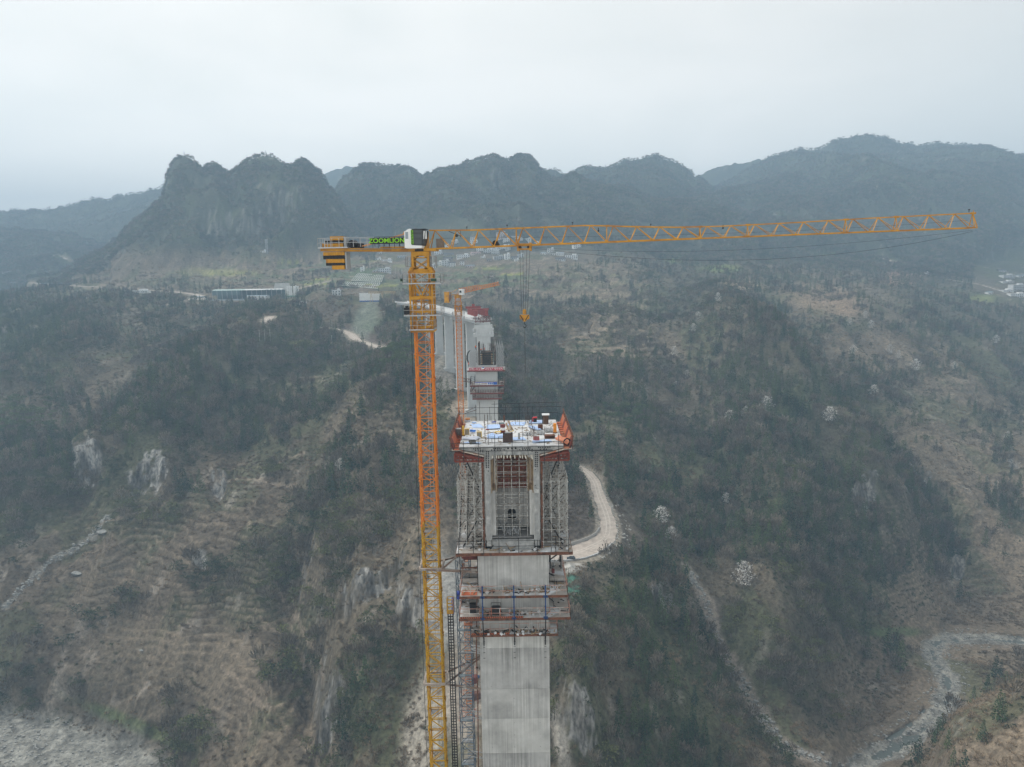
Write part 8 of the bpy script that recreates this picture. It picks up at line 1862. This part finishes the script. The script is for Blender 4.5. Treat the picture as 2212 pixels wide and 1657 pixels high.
VH = [(265,205,70,2,0,1,'beside the crane mast under the jib'),(375,222,90,1,2,0,'left of the long balconied house'),(525,245,115,2,5,1,'with long balconies in the middle of the village'),(655,205,85,1,3,3,'right of the balconied house'),(290,122,60,2,1,1,'just under the first bay of the jib'),(345,142,60,2,0,1,'above the grey-roofed house, by the jib'),
 (640,97,70,2,0,1,'seen through the second jib bay'),(640,60,60,2,1,0,'high behind the second jib bay'),(930,45,100,3,3,1,'tallest at the top of the village'),(925,12,80,2,3,1,'above the jib top chord'),(978,75,60,2,1,1,'right below the tallest pinkish one'),(1080,35,80,1,0,0,'seen in the fifth jib bay, higher'),(1110,55,70,1,1,1,'seen in the fifth jib bay, lower'),
 (700,170,60,2,0,1,'under the trolley winch, left'),(770,190,60,2,1,1,'under the trolley winch, right'),(850,175,80,2,5,1,'with bright roof below the winch'),(862,205,70,2,1,1,'between the bright roof and the trolley'),(940,150,90,2,0,1,'just left of the trolley under the jib'),(990,165,45,3,1,1,'narrow one left of the hoist ropes'),(985,258,50,3,5,1,'tall narrow one left of the hoist ropes'),
 (895,262,95,2,2,1,'broad one in front of the village centre'),(735,242,40,1,5,1,'tiny one right of the dark tree'),(365,285,75,2,4,0,'brown one near the mast head'),(272,322,60,2,0,1,'lowest on the left, next to the mast cage'),(340,328,70,3,1,1,'tall pale one lower left'),(412,335,60,2,0,0,'gabled one at the lower edge'),(515,318,36,2,5,0,'small chapel-like one at the lower edge'),
 (600,342,80,1,3,2,'low long one right of the chapel-like one'),(215,346,45,2,5,1,'tiny one touching the mast'),(1060,256,60,1,2,0,'behind the hoist ropes'),(1125,240,60,2,1,1,'right of the hoist ropes, upper'),(1085,275,40,1,0,1,'right of the hoist ropes, lower'),(1365,205,50,1,5,2,'white shed-like one right of the ropes'),(1440,182,60,2,0,1,'right of the village, upper'),
 (1485,213,150,1,0,1,'long and low at the right of the village'),(1540,205,60,1,1,2,'small one at the end of the long low house'),(1655,250,110,2,5,1,'twin-fronted on the right rim of the fields'),(1710,142,70,2,0,1,'alone among trees at the upper right of the village'),(1675,85,60,1,5,1,'highest one on the right'),(1540,272,90,1,1,0,'low grey-roofed one on the field edge'),(795,278,40,1,4,0,'dark hut at the field edge'),
 (440,95,60,2,1,1,'seen in the first jib bay, left'),(1200,75,60,2,1,1,'just right of the trolley, higher'),(1285,95,60,1,0,1,'under the jib right of the trolley')]
for zx, zy, w_, s_, wl, rf, t_ in VH:
    a_, b_ = v3_(zx, zy); house(a_, b_, w_ * .2074, s_, wl, rf, f"{WALLS_N[wl]} village house {t_}", 'village houses below the peaks')
v8 = lambda zx, zy: (691 + .1269 * zx, 485.8 + .1269 * zy)
for zx, zy, w_, s_, wl, rf, t_ in [(985,600,80,1,5,1,'white house left of the mast head with a low wing'),(1130,622,150,1,5,1,'wide white house with flat roof left of the mast head'),(1385,570,130,1,2,2,'grey tin-roofed house just left of the mast head'),(1085,812,190,2,1,1,'grey flat-roofed block above the ribbed slope'),(720,792,50,2,5,1,'narrow white house at the left of the grey block'),(930,806,60,1,2,1,'low grey hut beside the grey block'),(1010,498,70,1,1,1,'faint grey house under the counter jib')]:
    a_, b_ = v8(zx, zy); house(a_, b_, w_ * .1269, s_, wl, rf, t_, 'houses left of the tower crane')
v6 = lambda zx, zy: (1943.3 + .1210 * zx, 539.8 + .1210 * zy)
for zx, zy, w_, s_, wl, rf, t_ in [(1830,400,120,1,1,0,'small grey house topmost at the right edge'),(1940,510,220,2,1,1,'grey two-storey house with white trim at the right edge'),(1930,592,190,1,5,1,'low white annexe below the grey house at the right edge'),(2120,722,240,3,1,1,'three-storey grey-green building at the far right edge'),(1925,752,200,1,5,1,'long white single-storey house left of the three-storey building'),(2110,852,230,2,5,1,'bright white house lowest at the right edge'),(1610,792,90,1,5,2,'tiny white shed below the yellow field'),(2170,488,90,1,1,2,'grey tin-roofed hut beyond the right edge houses'),(492,442,50,1,5,1,'tiny white hut at the end of the country road')]:
    a_, b_ = v6(zx, zy); house(a_, b_, w_ * .1210, s_, wl, rf, t_, 'houses at the right edge')
for a_, b_, w_, s_, wl, rf, t_ in [(292,633,44,1,5,1,'long low white building under the left road'),(154,650,24,1,5,0,'white house among dark trees at the left'),(178,647,18,1,1,0,'pale house right of the one among the trees'),(428,647,18,1,5,2,'blue-roofed white shed at the road end'),(30,612,20,1,1,1,'faint house in the hazy left valley'),(15,590,18,1,1,1,'fainter house higher in the hazy left valley'),(568,546,9,1,5,1,'tiny white hut beside the lattice mast'),(110,652,14,1,1,0,'small grey house behind trees at far left'),(725,638,16,2,1,1,'pale site office left of the brown roofs'),(262,645,14,1,2,0,'grey hut behind the conifers at the left')]:
    house(a_, b_, w_, s_, wl, rf, t_, 'buildings along the left road')
q = hit(122, 619, 800); e = empty('open_shed', tuple(q), 0, 'flat dark roofed open shed at the left end of the road', 'shed'); m = MB(); m.b2((-22, -8, 5.0), (22, 8, 5.5)); m.build('roof', ROOF[2], e)
for x_ in (-20, -7, 7, 20): m = MB(); m.b2((x_ - .4, -7.5, -1), (x_ + .4, 7.5, 5)); m.build('column', DARK, e)
# works yard: big shed, office, silos, wall
def ux(px_, Y): return P(px_, 640, Y).x
Ys = yard.y; zy_ = yard.z; e = empty('factory_shed', (ux(538, Ys + 8), Ys + 8, zy_), 0, 'long open works shed with pale green corrugated roof', 'factory shed'); w = ux(613, Ys) - ux(463, Ys)
GRN2 = mat('green_sheet', (.40, .52, .49), .6, var=.06, scale=.2); WSH = mat('white_sheet', (.66, .69, .68), .6, var=.05, scale=.2); DKG = mat('dark_cladding', (.13, .20, .21), .8)  # last one: even dark blue-green cladding for the shed walls
Hs = P(540, 624.5, Ys).z - zy_
for s0_, s1_, mt in ((-w / 2, -w * .04, GRN2), (-w * .04, w / 2, WSH)):
    m = MB(); m.prism([(-8.5, Hs - 1.6), (9, Hs - 1.6), (.2, Hs), (-.2, Hs)], 'x', s0_, s1_ - .1); m.build('roof', mt, e)
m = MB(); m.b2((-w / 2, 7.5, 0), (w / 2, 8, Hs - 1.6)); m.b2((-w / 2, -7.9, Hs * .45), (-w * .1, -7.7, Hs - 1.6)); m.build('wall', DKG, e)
for k_ in range(15): m = MB(); x_ = -w / 2 + w * k_ / 14; m.b2((x_ - .25, -8.3, 0), (x_ + .25, -7.8, Hs - 1.5)); m.build('column', GALV, e)
for k_ in range(4): m = MB(); m.prism([(w / 2 - 22 + k_ * 5.5, Hs - 1.4), (w / 2 - 16.5 + k_ * 5.5, Hs - 1.4), (w / 2 - 19.2 + k_ * 5.5, Hs - .1)], 'y', -8.8, -8.5); m.build('gable', WSH, e)
Yo = Ys - 14; e = empty('site_office', (ux(557.5, Yo), Yo, zy_ - .3), 0, 'white two-storey prefabricated site office in front of the works shed', 'office'); w = ux(580.5, Yo) - ux(535, Yo); m = MB(); m.b2((-w / 2, -3, -1), (w / 2, 3, 6.2)); m.build('wall', WALLS[5], e); m = MB(); m.prism([(-3.5, 6.2), (3.5, 6.2), (0, 7.0)], 'x', -w / 2 - .4, w / 2 + .4); m.build('roof', ROOF[2], e)
for s_ in range(2):
    for k_ in range(6): inst('window', HM['w'], e, (-w / 2 + w * (k_ + .5) / 6, -3.0, .9 + s_ * 3))
e = empty('yard_wall', (ux(492, Yo), Yo - 2, zy_ - .5), 0, 'long low pale blue hoarding along the front of the works yard', 'hoarding'); w = ux(528, Yo) - ux(456, Yo)
for k_ in range(12): m = MB(); m.b2((-w / 2 + w * k_ / 12, -.1, -1), (-w / 2 + w * (k_ + 1) / 12 - .15, .1, 2.6)); m.build('panel', mat('hoarding_blue', (.45, .52, .56), .7) if k_ == 0 else bpy.data.materials['hoarding_blue'], e)
for k_, (a_, b_) in enumerate(((626, 'left one of the pair'), (640, 'right one of the pair'))):
    Yq = Ys + 4; e = empty('cement_silo', (ux(a_, Yq), Yq, zy_), 0, 'white cement silo block at the works yard, ' + b_, 'silo', 'cement silos'); m = MB(); h_ = P(630, 617, Yq).z - zy_
    for dx in (-2.6, 0, 2.6): m.bar((dx, 0, 5), (dx, 0, h_ - abs(dx) * .3), 2.4, n=10)
    m.build('body', WALLS[5], e); m = MB(); m.b2((-4, -1.6, 3.6), (4, 1.6, 5)); m.build('band', mat('silo_green', (.15, .35, .25), .7), e); m = MB()
    for dx in (-3.5, 0, 3.5): m.bar((dx, 0, -1), (dx, 0, 4), .5)
    m.build('leg', GALV, e)
q = hit(604, 617, 800); 
e = empty('concrete_slope', (ux(605, Ys + 22), Ys + 22, zy_), 0, 'big pale shotcrete face behind the works shed', 'retaining wall'); w = ux(628, Ys) - ux(588, Ys); h_ = P(600, 612, Ys + 28).z - zy_; m = MB(); m.add([(-w / 2, -2, 0), (w / 2, -2, 0), (w / 2 - 2, 12, h_), (-w / 2 + 3, 12, h_), (-w / 2, 13, 0), (w / 2, 13, 0)], [(0, 1, 2, 3), (4, 5, 2, 3), (0, 3, 4), (1, 5, 2), (0, 1, 5, 4)]); m.build('face', mat('shotcrete', (.36, .36, .34), .95, var=.2, scale=.3), e)
for k_, (a_, b_, c_, lab) in enumerate(((648, 661, 'white', 'white concrete mixer lorry nearest the silos'), (656, 656, 'white', 'white concrete mixer lorry furthest right in the yard'), (633, 657, 'white', 'white lorry left of the mixer lorries'))):
    q = hit(a_, b_, 700); e = empty('mixer_lorry', (q.x, q.y, q.z), .4 * k_, lab, 'lorry', 'lorries in the works yard'); m = MB(); m.bar((-3, 0, 1.8), (1.2, 0, 2.3), 2.2, n=10); m.build('drum', WALLS[5], e); m = MB(); m.b2((1.6, -1.2, .5), (3.6, 1.2, 2.8)); m.build('cab', WALLS[5], e); m = MB(); m.b2((-4, -1.1, .5), (3.4, 1.1, .9)); 
    for x_ in (-3, -1.8, 2.6): m.bar((x_, -1.2, .5), (x_, 1.2, .5), 1.0, n=10)
    m.build('chassis', BLACK, e)
# ribbed slope protection above the gantry
def quadlat(name, c00, c10, c11, c01, nu, nv, lab):
    A = [hit(*c, 700.) for c in (c00, c10, c11, c01)]; o = A[0].copy(); e = empty(name, tuple(o), 0, lab, 'slope lattice', 'white rib lattices on the cut slope')
    def at(u, v): 
        p = (A[0] * (1 - u) + A[1] * u) * (1 - v) + (A[3] * (1 - u) + A[2] * u) * v; return Vector((p.x, p.y, p.z + 2.6)) - o
    f_ = MB(); c4 = [at(0, 0), at(1, 0), at(1, 1), at(0, 1)]; c4 = [c - Vector((0, 0, .35)) for c in c4]; f_.add(c4 + [c - Vector((0, 0, 9)) for c in c4], [(0, 1, 2, 3), (7, 6, 5, 4), (0, 4, 5, 1), (1, 5, 6, 2), (2, 6, 7, 3), (3, 7, 4, 0)]); f_.build('slope_face', mat('cut_slope', (.15, .17, .12), .95, var=.3, scale=.2) if 'cut_slope' not in bpy.data.materials else bpy.data.materials['cut_slope'], e)
    for k_ in range(nu + 1): m = MB(); m.tube([at(k_ / nu, t_) for t_ in np.linspace(0, 1, 4)], .3, 4); m.build('rib', WALLS[0], e)
    for k_ in range(nv + 1): m = MB(); m.tube([at(t_, k_ / nv) for t_ in np.linspace(0, 1, 10)], .45, 4); m.build('beam', WALLS[0], e)
v2_ = lambda zx, zy: (431.8 + .1952 * zx, 593.8 + .1952 * zy)
quadlat('slope_lattice', v2_(1675, 85), v2_(2008, 98), v2_(2030, 25), v2_(1750, 0), 15, 2, 'upper white rib lattice on the cut slope behind the gantry')
quadlat('slope_lattice', v2_(1530, 135), v2_(1962, 172), v2_(1992, 108), v2_(1572, 98), 19, 2, 'lower white rib lattice on the cut slope behind the gantry')
Yg = gant.y; e = empty('yard_building', (ux(799, Yg + 6), Yg + 6, gant.z), 0, 'long white wall with a blue stripe behind the yellow gantry', 'wall'); w = ux(822, Yg) - ux(775, Yg); m = MB(); m.b2((-w / 2, 0, -1), (w / 2, 2, P(800, 633, Yg + 6).z - gant.z)); m.build('wall', WALLS[5], e); m = MB(); m.b2((-w / 2, -.1, -.4), (w / 2, 0, 1.6)); m.build('stripe', BL2, e)
for a0_, lab in ((812, 'pale yellow gantry crane on the left of its pair'), (838, 'pale yellow gantry crane on the right of its pair')):
    e = empty('gantry_crane', (ux(a0_, Yg), Yg, gant.z), 0, lab, 'gantry crane', 'yellow gantry cranes'); hg = P(830, 630, Yg).z - gant.z; m = MB(); PY = mat('gantry_yellow', (.55, .40, .20), .7) if a0_ == 812 else bpy.data.materials['gantry_yellow']
    for y_ in (-1, 1):
        m.bar((-9, y_, hg), (9, y_, hg), .4, .5); m.bar((-9, y_, hg - 2), (9, y_, hg - 2), .3)
        for k_ in range(8): m.bar((-9 + k_ * 2.25, y_, hg - 2), (-7.9 + k_ * 2.25, y_, hg), .2); m.bar((-7.9 + k_ * 2.25, y_, hg), (-6.75 + k_ * 2.25, y_, hg - 2), .2)
    m.build('beam', PY, e)
    for x_ in (-6, 7): m = MB(); m.bar((x_, -1, hg - 2), (x_ - 1.2, -2.5, 0), .35); m.bar((x_, 1, hg - 2), (x_ + 1.2, 2.5, 0), .35); m.bar((x_, -1.6, hg / 2), (x_, 1.6, hg / 2), .25); m.build('leg', PY, e)
q = hit(723, 631, 700); 
for a_, b_, lab in ((714, 629, 'rust-brown shed roof above the conifers left of the gantry'), (733, 628, 'rust-brown shed roof nearest the rib lattice')):
    q = hit(a_, b_, 700); e = empty('brown_shed', tuple(q), 0, lab, 'shed', 'brown sheds at the yard'); m = MB(); m.prism([(-3, 3.2), (3, 3.2), (0, 4.4)], 'x', -5, 5); m.build('roof', RUST, e); m = MB(); m.b2((-4.8, -2.8, -1), (4.8, 2.8, 3.2)); m.build('wall', WALLS[4], e)
POLE = mat('pole_concrete', (.48, .48, .46), .9)
pm = MB(); pm.bar((0, 0, -1), (0, 0, 1), .32, n=6); pmesh = None
def pole(px_, pyb, hpx, lab):
    q = hit(px_, pyb, 500.); h_ = hpx * q.y / 1545.; e = empty('utility_pole', tuple(q), rr_.uniform(-.4, .4), lab, 'utility pole', 'utility poles'); m = MB(); m.bar((0, 0, -1), (0, 0, h_), .38, n=6); m.build('shaft', POLE, e); m = MB(); m.bar((-1.1, 0, h_ - .8), (1.1, 0, h_ - .8), .18); m.build('crossarm', POLE, e)
for zx, zy, h_, lab in ((662, 735, 130, 'utility pole leftmost of three on the terrace edge'), (720, 732, 130, 'utility pole in the middle of three on the terrace edge'), (779, 730, 130, 'utility pole rightmost of three on the terrace edge'), (1460, 570, 75, 'utility pole at the start of the lower road'), (1735, 642, 72, 'utility pole above the bend of the lower road'), (1460, 778, 112, 'utility pole below the lower road'), (205, 152, 78, 'utility pole at the left end of the works shed'), (428, 103, 80, 'utility pole above the green roof, left'), (517, 98, 80, 'utility pole above the green roof, middle'), (960, 55, 60, 'utility pole left of the silos on the fields'), (1020, 95, 100, 'taller utility pole just left of the silos'), (1068, 70, 60, 'utility pole behind the silos'), (1386, 45, 50, 'utility pole beside the lane right of the silos'), (598, 25, 40, 'utility pole on the fields above the works shed')):
    a_, b_ = v2_(zx, zy); pole(a_, b_, h_ * .1952, lab)
for zx, zy, h_, lab in ((850, 790, 200, 'tall utility pole left of the grey block'), (1205, 790, 150, 'utility pole right of the grey block'), (1285, 842, 140, 'utility pole further right of the grey block'), (1345, 855, 90, 'utility pole nearest the mast, left of two'), (1392, 855, 90, 'utility pole nearest the mast, right of two'), (980, 745, 75, 'short utility pole above the grey block'), (782, 740, 60, 'short utility pole at the left of the houses')):
    a_, b_ = v8(zx, zy); pole(a_, b_, h_ * .1269, lab)
for a_, b_, h_, lab in ((305, 640, 15, 'utility pole by the hut on the left road'), (357, 637, 13, 'utility pole above the side lane at the left'), (240, 618, 12, 'utility pole by the road at the left'), (55, 610, 18, 'utility pole at the far left valley'), (185, 607, 17, 'utility pole at the foot of the left peak'), (2050, 594, 9, 'utility pole on the right country road, left end'), (2107, 610, 10, 'utility pole at the middle of the right country road')): pole(a_, b_, h_, lab)
q = hit(576.5, 547, 900); h_ = 29 * q.y / 1545; e = empty('lattice_mast', tuple(q), 0, 'grey latticed telecom mast on the field below the left peak', 'telecom mast'); m = MB(); lattice(m, (0, 0, -1), (0, 0, h_), 2.6, 9, .35, .22); m.build('lattice', GALV, e); m = MB(); 
for z_ in (h_ - 1, h_ - 5): m.box((0, 0, z_), (5, 1.2, 1.6))
m.build('antenna', GALV, e)

# ---------------------------------------------------------------- haze
hz = bpy.data.materials.new('haze'); hz.use_nodes = True; t = hz.node_tree; t.nodes.clear()
o_ = N(t, 'ShaderNodeOutputMaterial'); pv = N(t, 'ShaderNodeVolumePrincipled')
pv.inputs['Color'].default_value = (.51, .75, 1.0, 1); pv.inputs['Density'].default_value = HAZE = .00037; pv.inputs['Anisotropy'].default_value = 0.0
t.links.new(pv.outputs[0], o_.inputs['Volume'])
m = MB(); m.b2((-10500, -500, float(Z.min()) - 1.5), (10500, 4700, max(float(Z.max()) + 40, 60)))
tag(m.build('haze', hz), kind='stuff')
